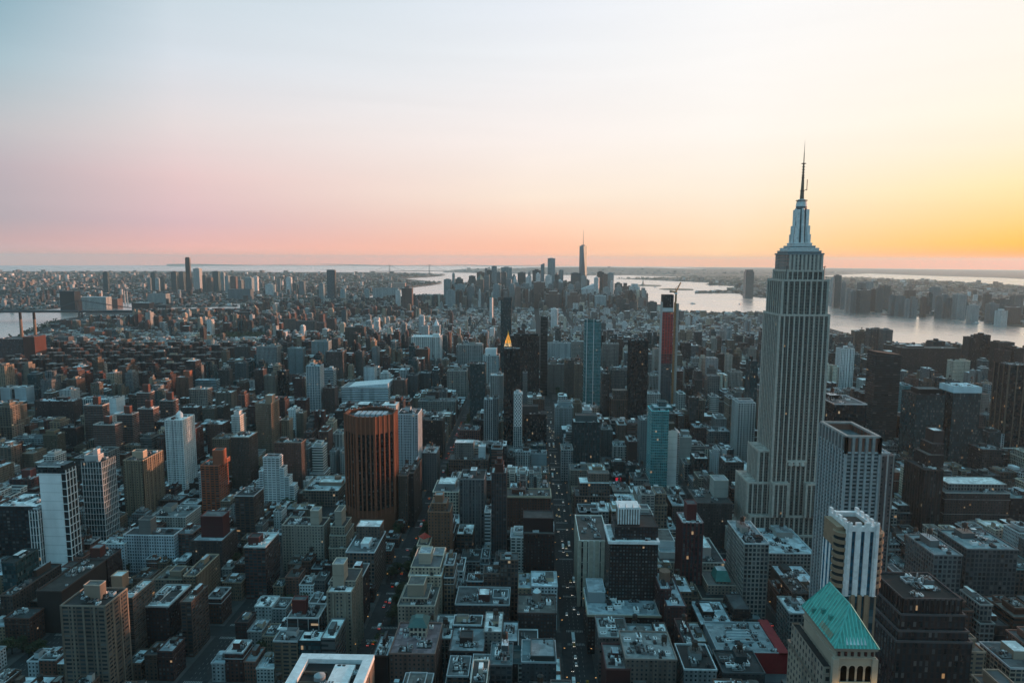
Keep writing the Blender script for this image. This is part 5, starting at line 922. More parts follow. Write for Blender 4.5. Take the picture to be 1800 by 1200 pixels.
def cluster(rows, where, gname, name='skyscraper', z_g=3.0, side='from the left', lift=1.0):
    rows = sorted(rows, key=lambda r: (r[0]+r[1])/2); n = len(rows)
    for i, r in enumerate(rows):
        x0, x1, top, Y, k = r[:5]; shp = r[5] if len(r) > 5 else ''
        R = random.Random(i*31+int(x0)); X0, _ = at_y(x0, top, Y); X1, _ = at_y(x1, top, Y); zt = at_y((x0+x1)/2, top, Y)[1]
        cx, hw = (X0+X1)/2, (X1-X0)/2; D = min(60, max(16, hw*2*R.uniform(.7, 1.1))); g = z_g-drop(cx, Y); H = zt-g; col, cn, sty = CT[k]
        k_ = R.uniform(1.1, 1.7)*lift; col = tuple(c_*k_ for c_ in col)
        root = thing(name, f'{cn} tower, {ordn(i)} {side} in {where}', 'tower', (cx, Y+D/2, g), R.uniform(-.3, .3) if hw < 22 else 0, gname)
        b = MB(); zz = H
        if shp == 'step': zz = H*.86
        if shp == 'dome': zz = H*.93
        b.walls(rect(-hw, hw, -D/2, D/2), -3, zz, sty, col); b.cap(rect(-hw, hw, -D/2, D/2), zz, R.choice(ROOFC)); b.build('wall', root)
        b = MB()
        if shp == 'step':
            b.walls(rect(-hw*.6, hw*.6, -D*.3, D*.3), zz, H, sty, col); b.cap(rect(-hw*.6, hw*.6, -D*.3, D*.3), H, R.choice(ROOFC))
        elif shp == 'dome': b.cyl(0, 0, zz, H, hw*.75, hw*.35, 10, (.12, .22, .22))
        elif shp == 'pyr': b.cyl(0, 0, zz, zz+hw*1.6, hw*1.1, .3, 4, (.14, .28, .26))
        elif shp == 'slant':
            p = rect(-hw, hw, -D/2, D/2); q = [H, H+hw*.8, H+hw*.8, H]
            for a in range(4): j = (a+1) % 4; b.face([(*p[a], zz), (*p[j], zz), (*p[j], q[j]), (*p[a], q[a])], TRIM, col)
            b.face([(*u, v) for u, v in zip(p, q)], TRIM, col)
        else: b.walls(rect(-hw*.5, hw*.4, -D*.25, D*.3), zz, H+R.uniform(3, 8), 'blank', col); b.cap(rect(-hw*.5, hw*.4, -D*.25, D*.3), H+6, (.2, .2, .2))
        b.build({'dome': 'dome', 'pyr': 'pyramid_roof', 'step': 'upper_tier'}.get(shp, 'penthouse'), root)
        HERO.append(dict(x0=cx-hw, x1=cx+hw, y0=Y, y1=Y+D, px0=x0, px1=x1, vis=top+6, top=top, short=None, sx=x0, sy=top, col=col))
down = [(780, 792, 491, 4700, 's'), (795, 799, 481, 4900, 's'), (800, 813, 487, 5000, 'd', 'dome'), (800, 817, 500, 4600, 's'), (824, 835, 485, 5300, 'd'), (838, 851, 478, 5400, 'b'), (851, 858, 471, 5450, 's', 'step'), (855, 864, 475, 5300, 'd'), (864, 873, 468, 5200, 's'), (838, 850, 491, 4500, 'n', 'pyr'), (848, 860, 487, 4550, 's', 'slant'), (873, 880, 478, 5350, 's'),
 (881, 900, 470, 5500, 's'), (881, 890, 478, 4900, 't'), (890, 899, 491, 4800, 's'), (900, 907, 482, 5300, 's', 'dome'), (910, 924, 479, 5500, 'd'), (927, 934, 478, 5450, 'l', 'step'), (936, 951, 475, 5400, 'd'), (942, 950, 481, 5000, 'l'), (951, 957, 465, 5200, 's', 'slant'), (963, 976, 454, 5250, 's'), (977, 980, 479, 5100, 's'), (983, 990, 475, 5300, 's'), (938, 957, 496, 4500, 'b'), (991, 998, 494, 5200, 'd', 'dome'),
 (1004, 1021, 480, 5250, 't'), (1022, 1030, 486, 5200, 's'), (1028, 1036, 492, 5400, 's'), (1046, 1057, 490, 5400, 'd', 'dome'), (1050, 1062, 478, 5500, 'd'), (1060, 1068, 482, 5350, 'b'), (1068, 1079, 480, 5450, 's'), (1081, 1094, 496, 5500, 'd', 'dome'), (1103, 1111, 503, 5100, 'd'), (1108, 1125, 499, 5000, 'l', 'step'), (1127, 1136, 506, 5000, 's', 'step'), (1061, 1073, 506, 4700, 's'), (895, 905, 500, 4500, 's'), (905, 915, 505, 4300, 'b'), (960, 985, 512, 4250, 'b', 'step'), (998, 1020, 514, 4100, 'b', 'step'), (1022, 1044, 508, 4600, 'l', 'slant'), (868, 880, 500, 4400, 's'), (916, 934, 498, 4700, 's', 'step'), (975, 990, 497, 4800, 's'), (1046, 1066, 520, 4300, 's'), (1085, 1101, 525, 4000, 'd'), (1108, 1121, 530, 3900, 'd'), (1140, 1155, 531, 3700, 'd'), (822, 834, 505, 4400, 's'), (783, 800, 510, 4300, 's'), (706, 724, 506, 3900, 'b'), (695, 703, 510, 4100, 'l'), (861, 866, 523, 3300, 'l', 'pyr'), (969, 981, 543, 3100, 'l')]
for p0_, p1_, v_ in ((0, 32, 594), (32, 62, 580), (62, 102, 566), (102, 145, 560), (145, 232, 552), (232, 420, 541), (690, 790, 516), (1036, 1140, 508), (1140, 1250, 530), (1250, 1345, 546), (1345, 1385, 556), (1385, 1462, 574), (1462, 1530, 584), (1530, 1600, 592), (1600, 1700, 600), (1700, 1900, 604)):
    HERO.append(dict(x0=0, x1=0, y0=90000, y1=90001, px0=p0_, px1=p1_, vis=v_, top=v_-12, short=None, sx=0, sy=0, col=None))
_r = random.Random(12)
for _ in range(34):
    x_ = _r.uniform(840, 1100); w_ = _r.uniform(6, 12); down.append((x_, x_+w_, _r.uniform(482, 508)+abs(x_-960)*.04, _r.uniform(4700, 5500), _r.choice('sslldb'), _r.choice(('', 'step', '', 'dome'))))
cluster(down, 'the hazy downtown skyline at the island tip', 'downtown skyscrapers')
brook = [(180, 188, 478, 5900, 'd'), (264, 271, 479, 6500, 't'), (272, 278, 489, 6300, 's'), (258, 263, 488, 6300, 's'), (281, 287, 487, 6400, 'd'), (300, 309, 478, 6300, 'd'), (312, 322, 478, 6500, 'd'), (339, 350, 472, 6700, 'l'), (355, 361, 484, 6300, 'd'), (362, 371, 488, 6200, 'b'), (373, 383, 477, 6400, 't'), (386, 393, 479, 6500, 's'), (395, 402, 485, 6200, 's'), (404, 414, 486, 6100, 'b'), (415, 424, 492, 6300, 's'), (430, 442, 488, 6200, 's'), (444, 452, 486, 6500, 'l'), (487, 492, 490, 6400, 's'), (502, 511, 487, 6000, 'l'), (513, 520, 498, 6000, 'd'), (525, 534, 495, 5900, 's'), (466, 480, 500, 5800, 'l'), (406, 430, 508, 5400, 's', 'step'), (560, 568, 498, 5400, 's'), (598, 606, 508, 5300, 's'), (640, 648, 508, 5000, 's')]
cluster(brook, 'the cluster across the narrow river', 'towers across the narrow river', 'riverside_tower')
jer = [(1462, 1468, 489, 5000, 'l'), (1469, 1480, 484, 4800, 't'), (1481, 1488, 496, 4700, 's'), (1489, 1497, 507, 4500, 'l'), (1498, 1510, 512, 4400, 's'), (1512, 1522, 497, 4700, 's'), (1523, 1536, 495, 4800, 'l'), (1513, 1532, 510, 4350, 'd'), (1533, 1542, 508, 4500, 'b'), (1544, 1554, 506, 4450, 's'), (1555, 1566, 502, 4700, 'd'), (1567, 1578, 519, 4200, 's'), (1579, 1592, 520, 4150, 's'), (1594, 1601, 526, 4050, 'l'), (1602, 1614, 521, 4050, 'l', 'step'), (1597, 1610, 510, 4800, 'b'), (1622, 1630, 523, 4100, 'b'), (1633, 1640, 516, 4300, 'd'), (1641, 1653, 505, 4600, 's'), (1648, 1657, 521, 4000, 's'), (1659, 1668, 518, 4050, 's'), (1670, 1682, 524, 4000, 's'), (1684, 1700, 518, 3950, 'l'), (1690, 1702, 519, 4200, 'd'), (1707, 1722, 537, 3700, 'l'), (1733, 1744, 516, 4300, 'b'), (1741, 1757, 534, 3700, 's'), (1757, 1776, 526, 3900, 'd'), (1758, 1772, 546, 3500, 'w'), (1776, 1796, 540, 3600, 'b'), (1785, 1800, 520, 4200, 's')]
cluster(jer, 'the cluster across the wide river', 'towers across the wide river', 'waterfront_tower', lift=.7)
# single landmarks far away
def lone(x0, x1, top, Y, col, sty, name, label, cat, fn=None, D=None, zg=3.0, caps=True, vis=None):
    X0, _ = at_y(x0, top, Y); X1, _ = at_y(x1, top, Y); zt = at_y((x0+x1)/2, top, Y)[1]; cx, hw = (X0+X1)/2, (X1-X0)/2; D = D or hw*2; g = zg-drop(cx, Y)
    root = thing(name, label, cat, (cx, Y+D/2, g)); H = zt-g
    HERO.append(dict(x0=cx-hw, x1=cx+hw, y0=Y, y1=Y+D, px0=x0, px1=x1, vis=vis or top+30, top=top, short=None, sx=x0, sy=top, col=col))
    fn(root, hw, D, H); return root
def spire_tower(root, hw, D, H):        # tapering glass prism with chamfers and a mast
    b = MB(); s = hw; hb = 22; o = rect(-s, s, -s, s); k = s*.96
    b.walls(o, -3, hb, 'blank', (.35, .4, .42)); A = [(-s, -s), (s, -s), (s, s), (-s, s)]; T = [(0, -k), (k, 0), (0, k), (-k, 0)]
    GL = (.22, .28, .31)
    for i in range(4):
        j = (i+1) % 4
        b.face([(*A[i], hb), (*A[j], hb), (*T[i], H)], METAL, GL); b.face([(*A[j], hb), (*T[j], H), (*T[i], H)], METAL, tuple(c_*1.15 for c_ in GL))
    b.face([(*p, H) for p in T], TRIM, (.3, .3, .3)); b.build('wall', root)
    b = MB(); b.cyl(0, 0, H, H+8, s*.55, s*.55, 12, (.35, .38, .4)); b.cyl(0, 0, H+8, H+122, 2.4, .5, 6, (.3, .27, .26)); b.build('mast', root)
lone(1019, 1032.5, 432, 5330, (.3, .35, .4), 'curtain', 'tapering_skyscraper', 'tallest downtown skyscraper, a tapering silver prism with a thin mast', 'skyscraper', spire_tower)
def round_top(root, hw, D, H):
    b = MB(); b.walls(rect(-hw, hw, -D/2, D/2), -3, H*.93, 'curtain', (.08, .13, .16)); b.walls(rect(-hw*.8, hw*.8, -D*.4, D*.4), H*.93, H, 'curtain', (.1, .15, .18)); b.cap(rect(-hw, hw, -D/2, D/2), H*.93, (.15, .2, .22)); b.cap(rect(-hw*.8, hw*.8, -D*.4, D*.4), H, (.2, .25, .27)); b.build('wall', root)
lone(1312, 1326, 474, 6120, (.1, .15, .18), 'curtain', 'waterfront_skyscraper', 'lone blue glass skyscraper standing at the far waterfront point', 'skyscraper', round_top)
def slim_dark(root, hw, D, H):
    b = MB(); b.walls(rect(-hw, hw, -D/2, D/2), -3, H*.45, 'vert', (.05, .055, .06)); b.walls(rect(-hw*.86, hw*.86, -D*.43, D*.43), H*.45, H*.97, 'vert', (.05, .055, .06)); b.walls(rect(-hw*.7, hw*.7, -D*.36, D*.36), H*.97, H, 'vert', (.06, .06, .06)); b.cap(rect(-hw*.7, hw*.7, -D*.36, D*.36), H, (.1, .1, .1)); b.build('wall', root)
lone(324, 333, 452, 6233, (.05, .055, .06), 'vert', 'supertall_tower', 'lone dark supertall tower rising above the far flat borough', 'skyscraper', slim_dark, D=24)
def glass_slab(root, hw, D, H):
    b = MB(); b.walls(rect(-hw, hw, -D/2, D/2), -3, H, 'curtain', (.10, .15, .17), (.06, .1, .12)); b.cap(rect(-hw, hw, -D/2, D/2), H, (.15, .12, .12)); b.build('wall', root)
    b = MB(); b.walls(rect(hw*.98, hw+5, -D/2, D/2), -3, H-3, 'dark', (.03, .03, .032)); b.build('dark_flank', root)
lone(574, 587, 474, 4660, (.1, .15, .17), 'curtain', 'river_skyscraper', 'tall blue glass slab with a black flank by the narrow river bridges', 'skyscraper', glass_slab, D=30)
def statue(root, hw, D, H):
    b = MB(); b.cyl(0, 0, 0, 12, 30, 26, 11, (.3, .29, .27)); b.cyl(0, 0, 12, 46, 13, 8, 4, (.36, .33, .29)); b.build('pedestal', root)
    b = MB(); b.cyl(0, 0, 46, 78, 6, 3.6, 10, (.16, .33, .28)); b.cyl(0, 0, 78, 84, 2.6, 2.0, 8, (.16, .33, .28)); b.bar((1.5, 0, 74), (4.5, 0, 90), 1.2, (.16, .33, .28)); b.cyl(4.6, 0, 89, 93, 1.4, .3, 6, (.7, .5, .2)); b.build('figure', root)
lone(1128, 1134, 490, 8890, (.16, .33, .28), 'blank', 'harbour_monument', 'green robed figure with raised torch on a pedestal in the harbour', 'statue', statue)

# ---------------------------------------------------------------- water and land
WAT, nt, p = new_mat('water'); L = nt.links.new
p.inputs['Base Color'].default_value = (.80, .68, .63, 1); p.inputs['Metallic'].default_value = .85; p.inputs['IOR'].default_value = 1.6
tco = N(nt, 'ShaderNodeNewGeometry'); n1 = N(nt, 'ShaderNodeTexNoise'); n1.inputs['Scale'].default_value = .012; n1.inputs['Detail'].default_value = 6
L(tco.outputs['Position'], n1.inputs['Vector']); n2 = N(nt, 'ShaderNodeTexNoise'); n2.inputs['Scale'].default_value = .0016; n2.inputs['Detail'].default_value = 3; L(tco.outputs['Position'], n2.inputs['Vector'])
bp = N(nt, 'ShaderNodeBump'); bp.inputs['Strength'].default_value = .5; bp.inputs['Distance'].default_value = 3; L(n1.outputs[0], bp.inputs['Height']); L(bp.outputs[0], p.inputs['Normal'])
L(math_node(nt, 'MULTIPLY_ADD', n2.outputs[0], .22, .16), p.inputs['Roughness'])
def land_mat(name, stops, s1, s2):
    m, nt, p = new_mat(name); L = nt.links.new; ge = N(nt, 'ShaderNodeNewGeometry')
    a = N(nt, 'ShaderNodeTexNoise'); a.inputs['Scale'].default_value = s1; a.inputs['Detail'].default_value = 4; L(ge.outputs['Position'], a.inputs['Vector'])
    v = N(nt, 'ShaderNodeTexVoronoi'); v.inputs['Scale'].default_value = s2; L(ge.outputs['Position'], v.inputs['Vector']); s = N(nt, 'ShaderNodeSeparateColor'); L(v.outputs['Color'], s.inputs[0])
    f = math_node(nt, 'ADD', math_node(nt, 'MULTIPLY', a.outputs[0], .6), math_node(nt, 'MULTIPLY', s.outputs[0], .45))
    L(ramp(nt, f, stops), p.inputs['Base Color']); p.inputs['Roughness'].default_value = .9; return m
CITY = land_mat('city_ground', [(.25, (.03, .045, .035, 1)), (.42, (.05, .06, .05, 1)), (.55, (.10, .09, .08, 1)), (.68, (.16, .12, .10, 1)), (.82, (.28, .29, .29, 1))], .0018, .03)
GREEN = land_mat('park_ground', [(.2, (.025, .04, .02, 1)), (.5, (.05, .065, .03, 1)), (.8, (.10, .10, .07, 1))], .004, .02)
ASPH = land_mat('asphalt', [(.2, (.014, .016, .018, 1)), (.8, (.03, .032, .034, 1))], .05, .3)
PAVE = land_mat('pavement', [(.2, (.045, .045, .045, 1)), (.8, (.09, .088, .086, 1))], .06, .25)
PAINT = surface_mat('road_paint', .7, .8, 1.2, .5)
def plain_mesh(name, verts, faces, m, kind='structure'):
    me = bpy.data.meshes.new(name); me.from_pydata(verts, [], faces); me.materials.append(m); me.update()
    o = bpy.data.objects.new(name, me); COL.objects.link(o); o['kind'] = kind; return o
rs = [0, 200, 500, 1000, 1700]+[2500*1.12**i for i in range(30)]; rs = [r for r in rs if r < 44500]+[46000]; na = 144
V, Fc = [(0, 0, 0)], []
for r in rs[1:]:
    V += [(r*math.cos(2*math.pi*a/na), r*math.sin(2*math.pi*a/na), -r*r/(2*RE)) for a in range(na)]
for a in range(na):
    Fc.append((0, 1+a, 1+(a+1) % na))
    for k in range(len(rs)-2):
        q = 1+k*na; Fc.append((q+a, q+na+a, q+na+(a+1) % na, q+(a+1) % na))
plain_mesh('water', V, Fc, WAT)
def land(name, pts, m, zf, cut=1500, skirt=6, kind='structure'):
    """flat outline cut into tiles so that it follows the earth's curve; zf gives the height above the sea"""
    bm = bmesh.new(); f = bm.faces.new([bm.verts.new((x, y, 0)) for x, y in pts]); bmesh.ops.triangulate(bm, faces=[f])
    xs = [q[0] for q in pts]; ys = [q[1] for q in pts]
    for ax, lo, hi in ((0, min(xs), max(xs)), (1, min(ys), max(ys))):
        k = math.ceil(lo/cut)*cut
        while k < hi:
            bmesh.ops.bisect_plane(bm, geom=bm.verts[:]+bm.edges[:]+bm.faces[:], plane_co=(k, 0, 0) if ax == 0 else (0, k, 0), plane_no=(1, 0, 0) if ax == 0 else (0, 1, 0)); k += cut
    for v in bm.verts: v.co.z = zf(v.co.x, v.co.y)
    be = [e for e in bm.edges if e.is_boundary]; ex = bmesh.ops.extrude_edge_only(bm, edges=be)
    for v in ex['geom']:
        if isinstance(v, bmesh.types.BMVert): v.co.z -= skirt
    bmesh.ops.recalc_face_normals(bm, faces=bm.faces)
    up_ = sum(f.normal.z*f.calc_area() for f in bm.faces)
    if up_ < 0: bmesh.ops.reverse_faces(bm, faces=bm.faces)
    me = bpy.data.meshes.new(name); bm.to_mesh(me); bm.free(); me.materials.append(m); o = bpy.data.objects.new(name, me); COL.objects.link(o); o['kind'] = kind; return o
def G(*p): return [ground(a, b_, 3) for a, b_ in p]
flat = lambda h: (lambda x, y: h-drop(x, y))
MAN = [(-1400, -600), (-1400, 300), (-1400, 900), (-1450, 1500), (-1620, 1900)]+[ground(*q, 3) for q in ((3, 601), (30, 590), (60, 577), (100, 563), (140, 556), (152, 549))]+[ll(*q) for q in ((40.7110, -73.9772), (40.7098, -73.9835), (40.7082, -73.9950), (40.7055, -74.0018), (40.7020, -74.0080), (40.7007, -74.0135), (40.7030, -74.0175), (40.7060, -74.0188), (40.7180, -74.0170), (40.7215, -74.0130), (40.7262, -74.0118))]+[ground(*q, 3) for q in ((1360, 553), (1440, 572), (1500, 590), (1560, 602), (1620, 606), (1690, 614), (1760, 622), (1830, 632))]+[(2150, 1700), (2300, 0), (2300, -600)]
def inside(poly, x, y):
    c_ = False; j = len(poly)-1
    for i in range(len(poly)):
        xi, yi = poly[i]; xj, yj = poly[j]
        if (yi > y) != (yj > y) and x < (xj-xi)*(y-yi)/(yj-yi)+xi: c_ = not c_
        j = i
    return c_
land('ground', MAN, ASPH, gz, 100, 20)
# Brooklyn and Queens: shoreline read off the photograph where it shows, map positions elsewhere
BRK = [(-9000, -1500), (-2600, -1500), (-2500, 1200)]+[ground(*q, 3) for q in ((-60, 570), (-20, 552), (20, 546), (100, 541), (136, 537), (180, 528), (232, 532), (300, 540), (420, 538))]+[ll(*q) for q in ((40.7050, -73.9830), (40.7045, -73.9900), (40.7025, -73.9960), (40.6970, -74.0005), (40.6915, -74.0040), (40.6835, -74.0110), (40.6755, -74.0190), (40.6690, -74.0150), (40.6550, -74.0200), (40.6430, -74.0340), (40.6370, -74.0400), (40.6200, -74.0420), (40.6075, -74.0350), (40.5950, -74.0000), (40.5770, -74.0110), (40.5720, -73.9600), (40.5600, -73.9000), (40.5850, -73.8200), (40.5800, -73.7500), (40.6200, -73.6000))]+[(-26000, 4000), (-20000, -1500)]
land('ground', BRK, CITY, lambda x, y: 3+18*clamp((math.hypot(x, y)-5000)/6000)-drop(x, y) if math.hypot(x, y) < 15000 else 3+18*clamp((19000-math.hypot(x, y))/4000)-drop(x, y))
GOV = [ll(40.6895+a*.0045, -74.0168+b_*.006) for a, b_ in ((1, .5), (.6, 1), (-.2, .6), (-1, -.6), (-.8, -1), (.2, -.7), (.9, -.2))]
land('ground', GOV, GREEN, flat(4))
for cen_, sx_, sy_ in (((40.6897, -74.0450), .0016, .0024), ((40.6993, -74.0400), .0016, .0022)):
    land('ground', [ll(cen_[0]+sx_*math.sin(a*math.pi/5)*(1+.2*(a % 2)), cen_[1]+sy_*math.cos(a*math.pi/5)) for a in range(10)], GREEN, flat(4))
JER = G((1860, 570), (1800, 574), (1760, 570), (1725, 562), (1700, 557), (1660, 555), (1610, 553), (1560, 548), (1554, 543), (1500, 541), (1470, 537), (1400, 532), (1352, 524), (1325, 521), (1308, 519), (1298, 515), (1225, 515), (1222, 513), (1280, 511), (1278, 507), (1300, 503), (1240, 500), (1262, 497))+[ll(*q) for q in ((40.6640, -74.0640), (40.6600, -74.0900), (40.6480, -74.0850), (40.6450, -74.1150), (40.6420, -74.1500), (40.6400, -74.1950))]+G((1340, 489), (1440, 485), (1560, 490), (1640, 493), (1760, 501), (1900, 510))
land('ground', JER, CITY, lambda x, y: 4+22*clamp((x-2600)/2500)*clamp((9000-y)/3000)-drop(x, y), 1000)
land('ground', G((1190, 492), (1420, 483), (1500, 479.5), (1620, 484), (1760, 488), (2000, 500))+[(26000, 11000), (34000, 20000), (16000, 38000), (2500, 40000)]+[ll(40.4900, -74.2800), ll(40.5500, -74.2300), ll(40.6200, -74.2050)], CITY, flat(5), 3000)
SI = [ll(*q) for q in ((40.6440, -74.0740), (40.6300, -74.0700), (40.6050, -74.0560), (40.5850, -74.0700), (40.5500, -74.1050), (40.5000, -74.2450), (40.5550, -74.2150), (40.6350, -74.1950), (40.6430, -74.1300))]
sic = ll(40.5950, -74.1150)
land('hills', SI, CITY, lambda x, y: 4+95*math.exp(-((x-sic[0])**2+(y-sic[1])**2)/(3200**2))+40*math.exp(-((x-sic[0]-2500)**2+(y-sic[1]-3000)**2)/(4000**2))-drop(x, y), 500)
hh = [ll(40.42, -73.985), ll(40.40, -74.03), ll(40.42, -74.15), ll(40.44, -74.25), ll(40.38, -74.25), ll(40.37, -73.985)]
land('hills', hh, GREEN, lambda x, y: 5+85*(.6+.4*math.sin(x*.0009))*clamp((y-34500)/2500)-drop(x, y), 1000)
land('hills', [ll(40.45, -73.99), ll(40.47, -74.0), ll(40.41, -73.975), ll(40.40, -73.97)], GREEN, flat(8), 2000)
# piers along the wide river
def pier(a, b_, wd, lb):
    (x0, y0), (x1, y1) = a, b_; d = Vector((x1-x0, y1-y0)).normalized(); n = Vector((-d.y, d.x))*wd/2; z = 2.5-drop(x0, y0); m = MB()
    q = [(x0-n.x, y0-n.y), (x1-n.x, y1-n.y), (x1+n.x, y1+n.y), (x0+n.x, y0+n.y)]; cx, cy = (x0+x1)/2, (y0+y1)/2; q = [(x-cx, y-cy) for x, y in q]
    if (q[1][0]-q[0][0])*(q[2][1]-q[1][1])-(q[1][1]-q[0][1])*(q[2][0]-q[1][0]) < 0: q = q[::-1]
    for i in range(4): j = (i+1) % 4; m.face([(*q[i], -5), (*q[j], -5), (*q[j], 0), (*q[i], 0)], TRIM, (.1, .1, .1))
    m.face([(*p_, 0) for p_ in q], ROOF, (.16, .17, .17)); o = m.build('pier', None, (cx, cy, z)); tag(o, lb, 'pier', 'river piers')
for i, (a, b_, wd) in enumerate((((1570, 549), (1556, 553), 60), ((1640, 554), (1612, 555.5), 30), ((1700, 557), (1664, 557), 30), ((1790, 573), (1752, 568), 50), ((1430, 534), (1442, 536), 40))):
    pier(ground(*a, 3), ground(*b_, 3), wd, ordn(i)+' low grey pier reaching into the wide river from the far bank')
# bridges
ST = (.12, .14, .16)
def bridge(name, label, ta, tb, enda, endb, th, deck, wd, col, group=None):
    c0 = ((ta[0]+tb[0])/2, (ta[1]+tb[1])/2); root = thing(name, label, 'bridge', (c0[0], c0[1], -drop(*c0)), 0)
    P = lambda p: Vector((p[0]-c0[0], p[1]-c0[1], 0)); A, Bb, EA, EB = P(ta), P(tb), P(enda), P(endb); ax = (Bb-A).normalized(); n = Vector((-ax.y, ax.x, 0))
    b = MB(); 
    for s in (-1, 1): b.bar(tuple(EA+n*wd*.3*s+Vector((0, 0, deck))), tuple(EB+n*wd*.3*s+Vector((0, 0, deck))), wd*.1, col)
    b.bar(tuple(EA+Vector((0, 0, deck-4))), tuple(EB+Vector((0, 0, deck-4))), 2.5, col); b.build('deck', root)
    for T in (A, Bb):
        b = MB()
        for s in (-1, 1):
            q = T+n*wd*.5*s; b.bar(tuple(q+Vector((0, 0, -3))), tuple(T+n*wd*.42*s+Vector((0, 0, th))), 3.2, col)
        for k in range(6): z = deck+6+k*(th-deck-8)/5; b.bar(tuple(T+n*wd*.46+Vector((0, 0, z))), tuple(T-n*wd*.46+Vector((0, 0, z))), 1.6, col)
        for k in range(3):
            z = 4+k*(deck-6)/3; b.bar(tuple(T+n*wd*.5+Vector((0, 0, z))), tuple(T-n*wd*.5+Vector((0, 0, z+deck/3))), 1.2, col); b.bar(tuple(T-n*wd*.5+Vector((0, 0, z))), tuple(T+n*wd*.5+Vector((0, 0, z+deck/3))), 1.2, col)
        b.build('tower', root)
    for s in (-1, 1):
        b = MB(); off = n*wd*.42*s; pts = []
        for k in range(7): pts.append(EA.lerp(A, k/6)+Vector((0, 0, deck+(th-deck)*(k/6)**1.3)))
        for k in range(1, 15): t = k/14; pts.append(A.lerp(Bb, t)+Vector((0, 0, deck+4+(th-deck-4)*(2*t-1)**2)))
        for k in range(1, 7): pts.append(Bb.lerp(EB, k/6)+Vector((0, 0, deck+(th-deck)*(1-k/6)**1.3)))
        for a, c_ in zip(pts, pts[1:]): b.bar(tuple(a+off), tuple(c_+off), .9, col)
        b.build('cable', root)
    return root
ta = ground(142, 560, 0); tb = ground(-130, 545, 0)
tm = Vector((ta[0]-tb[0], ta[1]-tb[1])).normalized()
bridge('suspension_bridge', 'grey steel suspension bridge with a lattice tower over the narrow river', ta, (ta[0]-500, ta[1]-60), (ta[0]+420, ta[1]+60), (ta[0]-1250, ta[1]-140), 100, 40, 34, ST)
va, vb = ll(40.6070, -74.0370), ll(40.6055, -74.0510); va = ground(685, 482.5, 0); vb = ground(755, 481.5, 0)
dv = Vector((vb[0]-va[0], vb[1]-va[1])).normalized()
bridge('suspension_bridge', 'faint far suspension bridge across the harbour mouth on the horizon', va, vb, (va[0]-dv.x*500, va[1]-dv.y*500), (vb[0]+dv.x*500, vb[1]+dv.y*500), 205, 70, 38, (.2, .24, .28))
ma, mb_ = ground(652, 524, 0), ground(700, 521.5, 0)
# boats
def boat(x, y, L_, lb, rot):
    root = thing('boat', lb, 'boat', (x, y, .1-drop(x, y)), rot, 'boats on the wide river')
    b = MB(); w_ = L_*.13; q = [(-L_/2, -w_), (L_*.3, -w_), (L_/2, 0), (L_*.3, w_), (-L_/2, w_)]
    for i in range(5): j = (i+1) % 5; b.face([(*[c_*.9 for c_ in q[i]], -1), (*[c_*.9 for c_ in q[j]], -1), (*q[j], 3), (*q[i], 3)], TRIM, (.5, .5, .5))
    b.face([(*p_, 3) for p_ in q], TRIM, (.4, .4, .4)); b.build('hull', root)
    b = MB(); b.box(-L_*.35, L_*.15, -w_*.7, w_*.7, 3, 7, (.75, .75, .75)); b.box(-L_*.1, L_*.1, -w_*.5, w_*.5, 7, 9, (.7, .7, .7)); b.build('cabin', root)
for i, (px, py, L_) in enumerate(((1217, 534, 60), (1301, 535, 45), (1519, 545, 40), (1545, 545, 55), (1665, 556, 34), (1151, 505, 60), (1070, 492, 70), (1715, 568, 40))):
    x, y = ground(px, py, 0); boat(x, y, L_, f'{ordn(i)} small ferry from the {"harbour islands" if i < 4 else "near shore"} on the wide river', rnd.uniform(0, 6.28))
# ---------------------------------------------------------------- street grid of the island
AVX = [-2740, -2520, -2280, -2040, -1800, -1560, -1330, -1080, -830, -600, -390, -250, -118, 40, 205, 515, 790, 1065, 1340, 1615, 1890]
AVW = {-118: 21, 40: 12, 205: 15}
def aw(x): return AVW.get(x, 11.5 if x < 0 else 13)
S0, SP = 57.0, 80.5
PARKS = [(55, 192, 1368, 1580), (-90, 30, 2090, 2300), (-1290, -1085, 2640, 2860), (-1330, -1090, 1600, 2300)]
SZ = 8
def in_park(x, y): return any(a < x < b_ and c_ < y < d for a, b_, c_, d in PARKS[:3])
blocks = []
for i in range(len(AVX)-1):
    xa, xb = AVX[i]+aw(AVX[i]), AVX[i+1]-aw(AVX[i+1])
    for j in range(3, 78):
        ya, yb = S0+j*SP+SZ, S0+(j+1)*SP-SZ
        if not all(inside(MAN, x, y) for x in (xa-8, xb+8) for y in (ya, yb)): continue
        if ya > (abs((xa+xb)/2)*1.12-200): blocks.append((xa, xb, ya, yb))
V, Fc = [], []
for xa, xb, ya, yb in blocks:
    if ya > 3300: continue
    n = len(V); r = [(xa, ya), (xb, ya), (xb, yb), (xa, yb)]
    V += [(x, y, gz(x, y)+.15) for x, y in r]+[(x, y, gz(x, y)-.4) for x, y in r]
    Fc += [(n, n+1, n+2, n+3)]+[(n+4+k, n+4+(k+1) % 4, n+(k+1) % 4, n+k) for k in range(4)]
plain_mesh('pavement', V, Fc, PAVE)
